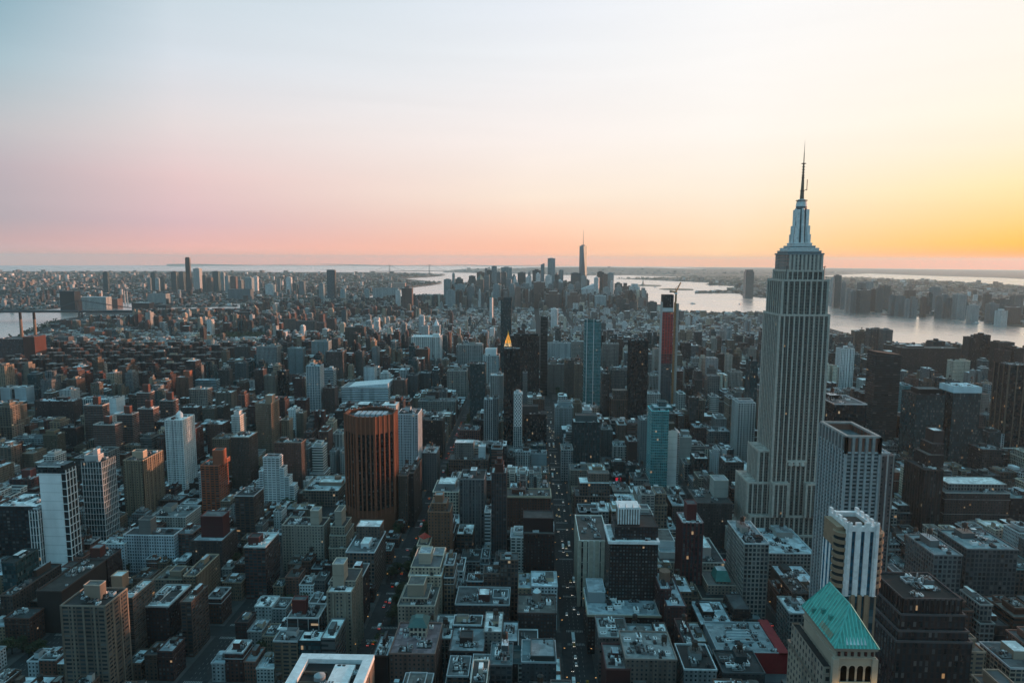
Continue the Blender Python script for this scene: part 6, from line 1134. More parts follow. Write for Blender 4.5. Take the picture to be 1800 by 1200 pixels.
# lane lines, crosswalks
b = MB(); PW = (.34, .34, .33)
def strip_(x0, x1, y0, y1, c_=PW): b.face([(x0, y0, gz(x0, y0)+.03), (x1, y0, gz(x1, y0)+.03), (x1, y1, gz(x1, y1)+.03), (x0, y1, gz(x0, y1)+.03)], PAINT, c_)
for ax_ in (-390, -250, -118, 40, 205, 515):
    hw = aw(ax_)-4.5
    for j in range(3, 27):
        yc = S0+j*SP
        for k in range(-int(hw/1.3), int(hw/1.3)+1):
            for s in (-1, 1): strip_(ax_+k*1.3-.32, ax_+k*1.3+.32, yc+s*(SZ+2)-1.6, yc+s*(SZ+2)+1.6)
        if j < 18:
            for ln in (-hw*.5, 0, hw*.5):
                for q in range(9):
                    if ax_ == -118 and ln == 0: continue
                    strip_(ax_+ln-.1, ax_+ln+.1, yc+14+q*6.2, yc+16.6+q*6.2)
me_ = b.build('road_markings', kind='structure')
b = MB()
for j in range(4, 26):
    y0_, y1_ = S0+j*SP+14, S0+(j+1)*SP-14; b.box(-121, -115, y0_, y1_, gz(-118, y0_), gz(-118, y0_)+.35, (.06, .08, .04))
b.build('median', kind='structure')

# ---------------------------------------------------------------- ordinary buildings fill the lots between
BR = random.Random(99)
lots = []
def zone(x, y):
    """(mean height, spread, tower chance, tower height, kind weights, palette)"""
    BRK_, LOF, MIX = [(BRICK, 3), (BROWN, 3), (DKRED, 3), (RED, 2), (TAN2, 3), (LGREY, 2), (GREY, 2), (SAND, 2)], [(GREY, 3), (LGREY, 3), (TAN2, 3), (LIME, 3), (BROWN, 2), (BRICK, 2), (DGREY, 2), (CREAM, 1), (DKBR, 1)], [(LGREY, 4), (WHITE, 4), (BRICK, 2), (GREY, 3), (TAN, 3), (BROWN, 1), (CREAM, 3)]
    if y < 950 and x < -118: return 19, 6, .10, 50, 'row', [(BRICK, 3), (BROWN, 3), (DKRED, 2), (TAN2, 2), (GREY, 2), (LGREY, 2)]
    if y < 800 and x < 215: return 38, 17, .2, 72, 'loft', LOF
    if y > 4300 and x > -900: return 62, 28, .4, 125, 'office', LOF
    if x < -1060 and y > 2900 or (x < -700 and y > 3550): return 22, 8, .30, 52, 'apartment', BRK_
    if y > 3300: return 20 if x < 150 else 26, 6, .05, 50, 'loft' if x > -100 else 'row', MIX
    if y > 2320: return 19, 4, .04, 48, 'row' if x < -60 or x > 500 else 'loft', MIX
    if x < -830 and y > 1600: return 40, 3, 0, 40, 'slab', [(DKRED, 2), ((.17, .085, .065), 4), ((.15, .08, .065), 3)]
    if x < -390: return 21, 9, .34, 66, 'row', BRK_
    if x < -118: return 28, 12, .38, 66, 'apartment', BRK_
    if x < 60: return 40, 18, .28, 80, 'loft', LOF
    if x < 520: return 42, 20, .26, 85, 'loft', LOF
    if x < 1065: return 38, 16, .14, 85, 'loft', LOF
    return 21, 8, .09, 60, 'row' if BR.random() < .4 else 'loft', BRK_
def wchoice(pal): return BR.choices([p_[0] for p_ in pal], [p_[1] for p_ in pal])[0]
def hero_clash(x0, x1, y0, y1):
    for h in HERO:
        if h['y0'] > 3500: continue
        if x0 < h['x1']-1 and x1 > h['x0']+1 and y0 < h['y1']-1 and y1 > h['y0']+1: return True
    return False
def hull_px(x0, x1, y0, y1, z0, z1):
    p_ = [proj(x, y, z) for x in (x0, x1) for y in (y0, y1) for z in (z0, z1)]
    return min(q[0] for q in p_), max(q[0] for q in p_), min(q[1] for q in p_), max(q[1] for q in p_)
for xa, xb, ya, yb in blocks:
    xc, yc = (xa+xb)/2, (ya+yb)/2
    pxc, pyc = proj(xc, yc, gz(xc, yc))
    if pxc < -700 or pxc > 2500: continue
    if in_park(xc, yc): continue
    m_, sprd, tch, th, kd, pal = zone(xc, yc)
    if kd == 'slab':            # housing estate: cross shaped slabs on lawns
        for gx in range(3):
            for gy in range(1):
                cx, cy = xa+(gx+.5)*(xb-xa)/3+BR.uniform(-4, 4), yc+BR.uniform(-4, 4); wd = 23; dd = 13
                if hero_clash(cx-30, cx+30, cy-20, cy+20): continue
                lots.append(dict(x0=cx-wd, x1=cx+wd, y0=cy-dd, y1=cy+dd, h=40+BR.uniform(-2, 2), kd='slab', col=wchoice(pal)))
        continue
    rows = [(ya+3, yc-1.5), (yc+1.5, yb-3)]
    for (r0_, r1_) in rows:
        x = xa+3
        while x < xb-9:
            k2 = kd; u = BR.random()
            if kd == 'row': wl = BR.uniform(7, 15) if yc < 1000 else BR.uniform(10, 20) if yc < 2300 else BR.uniform(10, 24)
            elif kd == 'apartment': wl = BR.uniform(10, 22)
            else: wl = BR.uniform(8, 19) if yc < 900 else BR.uniform(9, 26)
            tower = BR.random() < tch
            if tower: wl = BR.uniform(14, 25)
            if yc > 3300: wl *= 1.25
            x1 = min(x+wl, xb-3)
            if xb-3-x1 < 9: x1 = xb-3
            h = max(9, BR.gauss(m_, sprd)) if not tower else max(25, BR.gauss(th, 12))
            if kd == 'row' and not tower: h = BR.choice((12, 13, 14, 15.5, 17, 18, 21, 24)) if yc < 2300 else BR.choice((15, 17, 18.5, 20, 21, 24))
            if tower: k2 = 'tower'
            elif h > 28 and kd == 'row': k2 = 'apartment'
            dp = (r1_-r0_); c0 = r0_
            if kd == 'row' and not tower: sh_ = BR.uniform(8, 13); (r0b, r1b) = (r0_, r1_-sh_) if r0_ < yc-5 and rows[0][0] == r0_ else (r0_+sh_, r1_)
            else: r0b, r1b = r0_, r1_
            if yc < 2400 and hero_clash(x, x1, r0b, r1b):
                x1b = x+6
                if hero_clash(x, x1b, r0b, r1b):      # try the back or the front half of the lot, else step along
                    md = (r0b+r1b)/2
                    if not hero_clash(x, x1b, r0b, md): r1b = md
                    elif not hero_clash(x, x1b, md, r1b): r0b = md
                    else: x += 2.5; continue
                while x1b < x1 and not hero_clash(x, x1b+1.5, r0b, r1b): x1b += 1.5
                x1 = min(x1b, x1); h = min(h, 30) if x1-x < 12 else h
            if not hero_clash(x, x1, r0b, r1b): lots.append(dict(x0=x, x1=x1, y0=r0b, y1=r1b, h=h, kd=k2, col=wchoice(pal)))
            x = x1+(.6 if BR.random() < .8 else 3)
# keep every singled-out building as visible as the photograph shows it
near_h = [h for h in HERO]
out = []
for l in lots:
    g = gz((l['x0']+l['x1'])/2, l['y0']); 
    a, b_, t, bt = hull_px(l['x0'], l['x1'], l['y0'], l['y1'], g, g+l['h'])
    if b_ < -350 or a > 2150 or t > 1500: continue
    lim = 0
    for h in near_h:
        if h['y0'] > l['y0'] and h['px0'] < b_ and h['px1'] > a:
            if h['vis'] > t: lim = max(lim, h['vis'])
    if lim:
        dist = l['y0']*math.cos(YAW)+1; zmax = at_y((a+b_)/2, lim+2, l['y0'])[1]-g-3
        hn = min(l['h'], zmax)
        if hn < 7:
            if l['y1']-l['y0'] > 6 and l['y0'] < 1500: hn = 7
            elif hn < 4: continue
        l['h'] = hn
        if l['kd'] == 'tower' and hn < 30: l['kd'] = 'apartment'
        t = proj((l['x0']+l['x1'])/2, l['y0'], g+hn)[1]
    if t < 510 and l['y0'] < 4200: l['h'] = max(9, l['h']-20)
    l['g'] = g-.1; l['px'] = (a, b_); out.append(l)
lots = out
# coverage buffer: which of them the camera really sees, nearest first
BW, BH = 600, 400; cov = np.zeros((BH, BW), bool)
def cover(x0, x1, y0, y1, z0, z1, test=True):
    n = 0; tot = 0
    A, Bp = proj(x0, y0, z1), proj(x1, y0, z1); C_, Dp = proj(x0, y1, z1), proj(x1, y1, z1)
    fx0, fx1 = A[0]/3, Bp[0]/3; ty, by = A[1]/3, proj((x0+x1)/2, y0, z0)[1]/3
    rx0, rx1 = min(A[0], C_[0])/3, max(Bp[0], Dp[0])/3; ry = C_[1]/3
    for (p0, p1, q0, q1) in ((fx0, fx1, ty, by), (rx0, rx1, ry, ty), (min(fx1, rx1-.01), rx1, ry, by) if Dp[0] > Bp[0] else (rx0, fx0, ry, by)):
        i0, i1, j0, j1 = max(0, int(q0)), min(BH, int(q1)+1), max(0, int(p0)), min(BW, int(p1)+1)
        if i1 > i0 and j1 > j0:
            s = cov[i0:i1, j0:j1]; n += int((~s).sum()); s[:] = True
    return n
items = [('l', l, l['y0']) for l in lots]+[('h', h, h['y0']) for h in HERO]
items.sort(key=lambda q: q[2])
for k, o, _ in items:
    if k == 'h' and o['y0'] > 80000: continue
    if k == 'h':
        i0, i1, j0, j1 = max(0, int(o['top']/3)), min(BH, int(o['vis']/3)), max(0, int(o['px0']/3)), min(BW, int(o['px1']/3)+1)
        if i1 > i0 and j1 > j0: cov[i0:i1, j0:j1] = True
    elif False: pass
    else: o['seen'] = cover(o['x0'], o['x1'], o['y0'], o['y1'], o['g'], o['g']+o['h'])
KN = {'row': ('row_house', 'row house'), 'loft': ('loft_block', 'loft building'), 'office': ('office_block', 'office block'), 'apartment': ('apartment_house', 'apartment house'), 'tower': ('high_rise', 'high-rise'), 'slab': ('housing_slab', 'housing block')}
by = {}
for l in lots: by.setdefault(l['kd'], []).append(l)
single = []
for k, v in by.items():
    v.sort(key=lambda l: -l['seen']); cap_ = 300 if k != 'row' else 298
    for i, l in enumerate(v): l['one'] = i < cap_ and l['seen'] >= 3
    single += [l for l in v if l['one']]
def cname(c_):
    r, g_, b_ = c_; m = max(c_)
    if r > g_*1.9: return 'brick red' if r > .15 else 'dark maroon'
    if r > g_*1.4: return 'brown brick' if m > .12 else 'dark brown'
    if m < .09: return 'near black'
    if m < .2: return 'dark grey' if r < g_*1.1 else 'dim brown'
    if r > b_*1.25: return 'tan' if m < .36 else 'cream'
    return 'grey' if m < .33 else ('pale grey' if m < .5 else 'white')
SHORTS = [h for h in HERO if h.get('short')]
cells = []
def near_short(px, py):
    return min(SHORTS, key=lambda h: math.hypot(h['sx']-px, (max(h['top'], min(h['vis'], py))-py)*1.3)+(0 if h['sx'] else 0))
labels = {}
def lay(l):
    """the look of one ordinary building; returns lists of boxes relative to its foot"""
    R = random.Random(int(l['x0']*13+l['y0']*7)); kd = l['kd']; hw, D, H = (l['x1']-l['x0'])/2, l['y1']-l['y0'], l['h']; kk = R.uniform(.72, 1.3); wm = R.uniform(-.05, .05); col = tuple(min(.78, max(.015, c_*kk*(1+t_*wm))) for c_, t_ in zip(l['col'], (1, 0, -1)))
    sty = {'row': ['punch', 'punch', 'fine', 'pairs'], 'loft': ['loft', 'loft', 'grid', 'punch', 'vert'], 'office': ['grid', 'vert', 'fine', 'loft', 'ribbon'], 'apartment': ['punch', 'pairs', 'bands', 'balc', 'fine'], 'tower': ['punch', 'pairs', 'bands', 'balc', 'fine', 'curtain', 'vert', 'ribbon'], 'slab': ['pairs', 'punch']}[kd]
    st = R.choice(sty)
    if st == 'curtain': col = R.choice(((.06, .12, .13), (.04, .06, .07), (.15, .2, .22)))
    boxes = []   # hx0, hx1, y0, y1, z0, z1, style
    rc = R.choice(ROOFC)
    if kd == 'slab':
        boxes.append((-hw, hw, -D*.35, D*.35, -2, H, st)); boxes.append((-hw*.55, -hw*.2, -D/2-4, D/2+4, -2, H+.02, st)); boxes.append((hw*.2, hw*.55, -D/2-4, D/2+4, -2, H+.02, st)); rc = (.22, .19, .17)
    elif kd in ('tower', 'office') and H > 45 and R.random() < .6:
        k = R.uniform(.25, .55); boxes.append((-hw, hw, -D/2, D/2, -2, H*k, st)); a = R.uniform(.72, .9); boxes.append((-hw*a, hw*a, -D/2*a, D/2*a, H*k, H*.93, st)); boxes.append((-hw*a*.6, hw*a*.6, -D/2*a*.6, D/2*a*.6, H*.93, H, 'blank'))
    elif kd == 'loft' and R.random() < .35:
        boxes.append((-hw, hw, -D/2, D/2, -2, H*.82, st)); boxes.append((-hw*.85, hw*.85, -D/2+3, D/2-2, H*.82, H, st))
    elif kd == 'apartment' and R.random() < .3:
        boxes.append((-hw, hw, -D/2, D/2-1, -2, H*.85, st)); boxes.append((-hw+2.5, hw-2.5, -D/2+3, D/2-3, H*.85, H*.95, st)); boxes.append((-hw+5, hw-5, -D/2+6, D/2-6, H*.95, H, st)) if hw > 8 else None
    elif kd in ('apartment', 'loft', 'tower') and hw > 7.5 and D > 20 and R.random() < .55:
        cw = hw*R.uniform(.18, .35); dd = D*R.uniform(.3, .6); h2 = H*R.uniform(.8, 1)
        boxes.append((-hw, hw, -D/2+dd, D/2, -2, h2, st)); boxes.append((cw, hw, -D/2, -D/2+dd+.02, -2, H-R.choice((0, 0, 3, 6)), st)); boxes.append((-hw, -cw, -D/2, -D/2+dd+.01, -2, H, st))
    else: boxes.append((-hw, hw, -D/2, D/2, -2, H, st))
    return R, boxes, col, rc, hw, D, H, st
def build_single(l):
    R, boxes, col, rc, hw, D, H, st = lay(l); cx, cy = (l['x0']+l['x1'])/2, (l['y0']+l['y1'])/2; nm, cat = KN[l['kd']]
    px, py = proj(cx, l['y0'], l['g']+H); dist = l['y0']
    root = thing(nm, '', cat, (cx, cy, l['g']), 0, {'row': 'low row houses', 'loft': 'ordinary loft buildings', 'office': 'ordinary office blocks', 'apartment': 'ordinary apartment houses', 'tower': 'ordinary high-rises', 'slab': 'housing estate blocks'}[l['kd']])
    near = dist < 1250 and l['seen'] > 25
    tops = []
    b = MB()
    for (a, c_, y0, y1, z0, z1, s_) in boxes:
        b.walls(rect(a, c_, y0, y1), z0, z1, s_, col)
        if not near: b.cap(rect(a, c_, y0, y1), z1, rc)
    b.build('wall', root)
    if near:
        lt = tuple(min(.7, c_*1.15+.02) for c_ in col) if R.random() < .8 else (.42, .45, .47)
        for i, (a, c_, y0, y1, z0, z1, s_) in enumerate(boxes):
            b = MB(); b.cap(rect(a, c_, y0, y1), z1-.8, rc); ro = b.build('roof', root); b = MB(); parapet(b, a-.4, c_+.4, y0-.4, y1+.4, z1-1.0, 1.2, .55, lt); b.build('parapet', root)
        if l['kd'] in ('loft', 'apartment', 'row') and H > 18: b = MB(); a, c_, y0, y1 = boxes[0][:4]; zb_ = boxes[0][5]*R.choice((.78, .86)); parapet(b, a-.3, c_+.3, y0-.3, y1+.3, zb_, .5, .34, lt); b.build('belt_course', root)
    a, c_, y0, y1, z0, z1, s_ = boxes[0] if len(boxes) == 1 or l['kd'] == 'slab' else boxes[-1]
    feat = 'with flat roof'
    zr = z1-(.8 if near else 0)
    if s_ != 'blank' and (c_-a) > 6:
        u = R.random(); hasb = u < .8; hast = R.random() < (.34 if l['kd'] in ('loft', 'apartment', 'office') else .12)
        if hasb:
            pw, pd, ph = (c_-a)*R.uniform(.25, .45), (y1-y0)*R.uniform(.25, .45), R.uniform(2.6, 5.5); px0, py0 = R.uniform(a+1, c_-1-pw), R.uniform(y0+(y1-y0)*.25, y1-1-pd)
            bc = col if R.random() < .6 else R.choice((SAND, (.22, .11, .085), (.4, .42, .42))); b = MB(); b.walls(rect(px0, px0+pw, py0, py0+pd), zr, zr+ph, 'blank', bc); b.cap(rect(px0, px0+pw, py0, py0+pd), zr+ph, R.choice(ROOFC)); b.build('bulkhead', root); feat = 'with '+('tall' if ph > 4 else 'low')+' bulkhead'
            if hast and dist < 2000: put(TANK, 'water_tank', root, (px0+pw/2, py0+pd/2, zr+ph), rot=R.random()); feat = 'with water tank'
        elif hast and dist < 2000: put(TANK, 'water_tank', root, ((a+c_)/2, (y0+y1)/2, zr), rot=R.random()); feat = 'with water tank'
        nac = 0 if dist > 1500 else (R.randint(2, 5) if near else 2)
        for _ in range(nac):
            s = R.uniform(1.2, 3.2); put(R.choice(ACS), 'air_unit', root, (R.uniform(a+s, c_-s) if c_-a > 2*s else (a+c_)/2, R.uniform(y0+s, y1-s), zr+.01), (s*R.uniform(.8, 2), s, s*R.uniform(.5, 1)), R.choice((0, math.pi/2)))
    sh = near_short(px, py); dx = px-sh['sx']
    rel = 'in front of' if py > sh['vis']-8 and abs(dx) < 45 else ('behind' if py < sh['top']+20 and abs(dx) < 45 else ('left of' if dx < 0 else 'right of'))
    size = 'tall' if H > 60 else ('mid-height' if H > 30 else 'low')
    rt_name = 'pale roofed' if max(rc) > .35 else ('dark roofed' if max(rc) < .15 else 'grey roofed')
    if near: platforms(root, a+.8, c_-.8, y0+.8, y1-.8, zr, R, 3 if (c_-a)*(y1-y0) > 500 else 2)
    elif dist < 2000: platforms(root, a+.8, c_-.8, y0+.8, y1-.8, zr, R, 1)
    l['at'] = dict(size=size, roof=rt_name, col=cname(col), cat=cat, feat=feat, rel=f'{rel} the {sh["short"]}'); l['root'] = root; l['spx'] = (py, px)
for l in single: build_single(l)
grp = {}
for l in single: grp.setdefault((l['at']['cat'], l['at']['rel']), []).append(l)
COMBOS = (('col',), ('size', 'col'), ('col', 'feat'), ('roof', 'col'), ('size', 'col', 'feat'), ('size', 'roof', 'col'), ('roof', 'col', 'feat'), ('size', 'roof', 'col', 'feat'))
for (cat, rel), v in grp.items():
    v.sort(key=lambda l: -l['spx'][0]); used = set()
    def say(l, cb, extra=''):
        a = l['at']; return ' '.join([a[k] for k in cb if k != 'feat']+[cat]+([a['feat']] if 'feat' in cb else [])+[rel])+extra
    for l in v:
        best = None
        for cb in COMBOS:
            t = say(l, cb)
            if len(t.split()) <= 16 and sum(say(m, cb) == t for m in v) == 1: best = t; break
        if not best:
            for cb in (('size', 'roof', 'col', 'feat'), ('size', 'col', 'feat'), ('roof', 'col'), ('size', 'col'), ('col',)):
                t = say(l, cb); same = [m for m in v if say(m, cb) == t]; k = [m is l for m in same].index(True)
                e_ = ', nearest' if k == 0 else f', {ordn(k)} counting away'
                if len((t+e_).split()) <= 16: best = t+e_; break
        l['root']['label'] = best
# the rest as one mass
b = MB()
for l in lots:
    if l['one']: continue
    R, boxes, col, rc, hw, D, H, st = lay(l); cx, cy = (l['x0']+l['x1'])/2, (l['y0']+l['y1'])/2; g = l['g']
    for (a, c_, y0, y1, z0, z1, s_) in boxes:
        b.walls(rect(cx+a, cx+c_, cy+y0, cy+y1), g+z0, g+z1, s_, col); b.cap(rect(cx+a, cx+c_, cy+y0, cy+y1), g+z1, rc)
    a, c_, y0, y1, z0, z1, s_ = boxes[-1]
    if R.random() < .7 and c_-a > 5: pw = (c_-a)*.35; o_ = R.uniform(a+1, c_-1-pw); b.box(cx+o_, cx+o_+pw, cy+y0+(y1-y0)*.4, cy+y0+(y1-y0)*.75, g+z1, g+z1+R.uniform(2.5, 5), R.choice((col, (.4, .42, .43), (.2, .11, .09))))
b.build('distant_city_buildings', kind='stuff')
print('lots', len(lots), 'single', len(single), {k: len(v) for k, v in by.items()})
# far boroughs
def far_mass(name, poly, n, dist, seedv, wf, hf, pal, zf):
    R = random.Random(seedv); b = MB(); k = 0
    while k < n:
        d = dist[0]*(dist[1]/dist[0])**R.random(); px = R.uniform(-80, 1880); rr = ray(px, 500); x, y = rr.x*d, rr.y*d
        if not inside(poly, x, y): k += .15; continue
        k += 1; s = clamp(d/6000, .6, 4); wd, dd, h = wf(R)*s, wf(R)*s, hf(R); z = zf(x, y); c_ = R.choice(pal); kk = R.uniform(.6, 1.25); c_ = tuple(q*kk for q in c_); rc = R.choice(ROOFC)
        b.walls(rect(x-wd/2, x+wd/2, y-dd/2, y+dd/2), z-3, z+h, R.choice(('punch', 'fine', 'blank')), c_); b.cap(rect(x-wd/2, x+wd/2, y-dd/2, y+dd/2), z+h, rc)
    b.build(name, kind='stuff')
PALB = [(.16, .11, .095), (.22, .23, .24), (.15, .13, .12), (.35, .36, .36), (.2, .16, .14), (.10, .12, .13), (.5, .5, .5)]
zb = lambda x, y: 3+18*clamp((math.hypot(x, y)-5000)/6000)-drop(x, y)
hgt = lambda R: R.choice((8, 10, 12, 14, 16)) if R.random() < .9 else R.uniform(22, 60)
far_mass('distant_borough_buildings', BRK, 9000, (2700, 15000), 3, lambda R: R.uniform(14, 34), hgt, PALB, zb)
far_mass('distant_borough_buildings', JER, 4500, (3500, 11000), 5, lambda R: R.uniform(14, 34), hgt, PALB, lambda x, y: 4-drop(x, y)+18*clamp((x-2600)/2500)*clamp((9000-y)/3000))
far_mass('distant_borough_buildings', SI, 800, (11000, 22000), 6, lambda R: R.uniform(14, 30), hgt, PALB, lambda x, y: 4+95*math.exp(-((x-sic[0])**2+(y-sic[1])**2)/(3200**2))-drop(x, y))
# large port sheds and tank rows by the river
for i, (x0, x1, t, Y, c_) in enumerate(((104, 130, 512, 4100, (.06, .08, .09)), (140, 186, 522, 4300, (.42, .45, .45)), (259, 291, 516, 4700, (.3, .33, .33)), (191, 206, 525, 4400, (.3, .2, .17)), (400, 440, 508, 5200, (.2, .24, .26)), (655, 700, 506, 5300, (.4, .44, .45)), (690, 712, 497, 7200, (.4, .3, .26)), (820, 840, 497, 7000, (.3, .12, .1)), (231, 262, 532, 4200, (.15, .09, .08)), (270, 292, 536, 4100, (.17, .10, .09)), (307, 321, 542, 3500, (.4, .33, .27)), (329, 346, 543, 3450, (.4, .33, .27)), (345, 360, 541, 3500, (.38, .32, .27)), (366, 375, 546, 3500, (.35, .15, .11)), (377, 390, 542, 3550, (.33, .16, .12)), (147, 158, 575, 2700, (.42, .17, .10)), (160, 180, 583, 2620, (.38, .17, .11)), (182, 202, 580, 2650, (.28, .17, .13)), (93, 120, 592, 2450, (.22, .2, .2)), (212, 224, 597, 2400, (.38, .24, .15)), (318, 332, 573, 2750, (.2, .07, .055)), (498, 520, 561, 2900, (.25, .18, .15)), (520, 553, 564, 2880, (.2, .16, .15)), (556, 570, 567, 2800, (.2, .13, .12)), (573, 588, 560, 2900, (.2, .12, .11)), (560, 568, 552, 3100, (.28, .12, .10)), (412, 440, 548, 3300, (.2, .14, .13)), (600, 608, 545, 3200, (.1, .2, .25)))):
    hero(x0, x1, t, -Y, 30 if Y < 3600 else 60, c_, 'fine' if Y < 3600 or i % 2 else 'blank', 'warehouse' if Y > 3600 else 'estate_block', f'{cname(c_)} {"riverside shed" if Y > 3600 else "estate block"}, {ordn(i)} of the scattered larger blocks toward the narrow river', 'warehouse' if Y > 3600 else 'apartment block', pent=False, acs=0)
for i, (px, Y, h_) in enumerate(((219, 4700, 95), (223.5, 4690, 95), (317, 4900, 90), (72, 8000, 60))):
    x, z_ = at_y(px, 520, Y); o = MB(); o.cyl(0, 0, 0, h_, 5, 3.6, 10, (.55, .5, .46)); q = o.build('chimney_stack', None, (x, Y, 3-drop(x, Y))); tag(q, f'pale smokestack, {ordn(i)} of the riverside stacks beyond the bridge', 'chimney', 'riverside stacks')

# ---------------------------------------------------------------- trees
LEAF, nt, p = new_mat('leaves'); oi = N(nt, 'ShaderNodeObjectInfo'); ge = N(nt, 'ShaderNodeNewGeometry'); n1 = N(nt, 'ShaderNodeTexNoise'); n1.inputs['Scale'].default_value = .35; nt.links.new(ge.outputs['Position'], n1.inputs['Vector'])
nt.links.new(ramp(nt, math_node(nt, 'ADD', math_node(nt, 'MULTIPLY', n1.outputs[0], .7), math_node(nt, 'MULTIPLY', oi.outputs['Random'], .3)), [(.3, (.022, .035, .016, 1)), (.6, (.05, .065, .024, 1)), (.85, (.09, .10, .03, 1))]), p.inputs['Base Color']); p.inputs['Roughness'].default_value = .8
def crown_mesh(sd, n=520):
    R = random.Random(sd); b = MB(); lobes = [(R.uniform(-2.6, 2.6), R.uniform(-2.6, 2.6), R.uniform(4.5, 9.5), R.uniform(1.5, 2.6)) for _ in range(9)]
    for _ in range(n):
        lx, ly, lz, lr = R.choice(lobes); a, e_ = R.uniform(0, 6.283), math.asin(R.uniform(-1, 1)); q = lr*R.uniform(.6, 1.1); c0 = Vector((lx+q*math.cos(a)*math.cos(e_), ly+q*math.sin(a)*math.cos(e_), lz+q*math.sin(e_)*.8))
        u = Vector((R.gauss(0, 1), R.gauss(0, 1), R.gauss(0, 1))).normalized(); v = u.orthogonal().normalized(); s = R.uniform(.35, .75); u = u.cross(v)*s; v = v*s*.8
        b.face([tuple(c0-u), tuple(c0-v*.7), tuple(c0+u), tuple(c0+v*.7)], LEAF, (.05, .06, .02))
    return b.mesh('crown')
def trunk_mesh(sd):
    R = random.Random(sd); b = MB(); b.cyl(0, 0, -.3, 3.6, .38, .26, 7, (.08, .06, .045))
    for _ in range(5): a = R.uniform(0, 6.28); b.bar((0, 0, 3.2), (2.2*math.cos(a), 2.2*math.sin(a), R.uniform(5.5, 7.5)), .13, (.08, .06, .045))
    return b.mesh('trunk')
CR = [crown_mesh(i) for i in range(4)]; TR = [trunk_mesh(i) for i in range(2)]
ntree = [0]
def tree(x, y, s, label, group, nm='street_tree'):
    r = thing(nm, label, 'tree', (x, y, gz(x, y)+.1), BR.uniform(0, 6.28), group); r.scale = (s, s, s*BR.uniform(.85, 1.15)); put(TR[ntree[0] % 2], 'trunk', r, (0, 0, 0)); put(CR[ntree[0] % 4], 'crown', r, (0, 0, 0)); ntree[0] += 1
for j in range(5, 22):
    for k in range(7):
        if BR.random() < .8 and ntree[0] < 110: tree(-118+BR.uniform(-.8, .8), S0+j*SP+17+k*8.5, BR.uniform(.9, 1.3), 'dark leafy tree in the planted median of the wide avenue', 'median trees of the wide avenue')
for k in range(80): tree(BR.uniform(62, 186), BR.uniform(1374, 1575), BR.uniform(1.1, 1.7), 'full dark tree in the park square beside the dim stone block', 'trees of the park square', 'park_tree')
for ax_, st_ in ((-250, 'second'), (-390, 'third')):
    for j in range(6, 13):
        for k in range(6):
            for s in (-1, 1):
                if BR.random() < .55 and ntree[0] < 330: tree(ax_+s*(aw(ax_)+1.2), S0+j*SP+14+k*9.5, BR.uniform(.6, .95), f'kerbside tree of the {st_} avenue counting from the wide tree lined one', f'kerbside trees of the {st_} avenue', 'street_tree')
for xa, xb, ya, yb in blocks:
    if xb < -118 and ya < 1050 and xa > -830:
        for _ in range(10):
            x, y = BR.uniform(xa+8, xb-8), (ya+yb)/2+BR.uniform(-7, 7)
            if not hero_clash(x-4, x+4, y-4, y+4): tree(x, y, BR.uniform(1.0, 1.5), 'dark backyard tree between rows of low houses', 'backyard trees', 'yard_tree')
for (px, py, n, lb) in ( (540, 1000, 14, 'shadowy courtyard tree below the wide beige apartment block'), (500, 1040, 12, 'backyard tree among low houses beside the red balconied slab'), (60, 1150, 10, 'street tree on the dark avenue left of the large tan corner tower'), (390, 850, 10, 'small tree near the orange red brick tower'), (140, 770, 12, 'dark tree among the banded brick housing towers'), (560, 800, 10, 'tree on the block behind the wide pale flat roof'), (700, 1010, 8, 'dark street tree near the foot of the rust octagonal tower'), (1330, 720, 10, 'tree close to the foot of the art deco skyscraper')):
    for k in range(n):
        x, y = ground(px+BR.uniform(-22, 22), py+BR.uniform(-10, 10)); 
        if not hero_clash(x-3, x+3, y-3, y+3): tree(x, y, BR.uniform(.8, 1.2), lb, lb.replace('tree', 'trees').split(' in ')[0], 'yard_tree')
# park canopies too far away to count, one mass of foliage
b = MB(); R = random.Random(4)
def canopy(poly, n, s):
    xs = [q[0] for q in poly]; ys = [q[1] for q in poly]; k = 0
    while k < n:
        x, y = R.uniform(min(xs), max(xs)), R.uniform(min(ys), max(ys))
        if not inside(poly, x, y): k += .2; continue
        k += 1; z = (gz(x, y) if inside(MAN, x, y) else 3-drop(x, y)); r = s*R.uniform(.7, 1.3)
        for _ in range(7):
            c0 = Vector((x+R.gauss(0, r*.5), y+R.gauss(0, r*.5), z+r+R.gauss(0, r*.35))); u = Vector((R.gauss(0, 1), R.gauss(0, 1), R.gauss(0, .6))).normalized(); v = u.orthogonal().normalized(); q = r*.5
            b.face([tuple(c0-u*q), tuple(c0-v*q), tuple(c0+u*q), tuple(c0+v*q)], LEAF, (.05, .06, .02))
canopy(rect(-1290, -1085, 2640, 2860), 520, 8); canopy(rect(-1330, -850, 1600, 2310), 700, 6); canopy([ground(*q) for q in ((672, 560), (700, 562), (706, 545), (686, 541))], 260, 10)
canopy(GOV, 500, 9); canopy(MAN[5:9]+[(MAN[8][0]+60, MAN[8][1]), (MAN[5][0]+60, MAN[5][1])], 160, 7)
b.build('park_foliage', kind='stuff')
b = MB(); k = 0
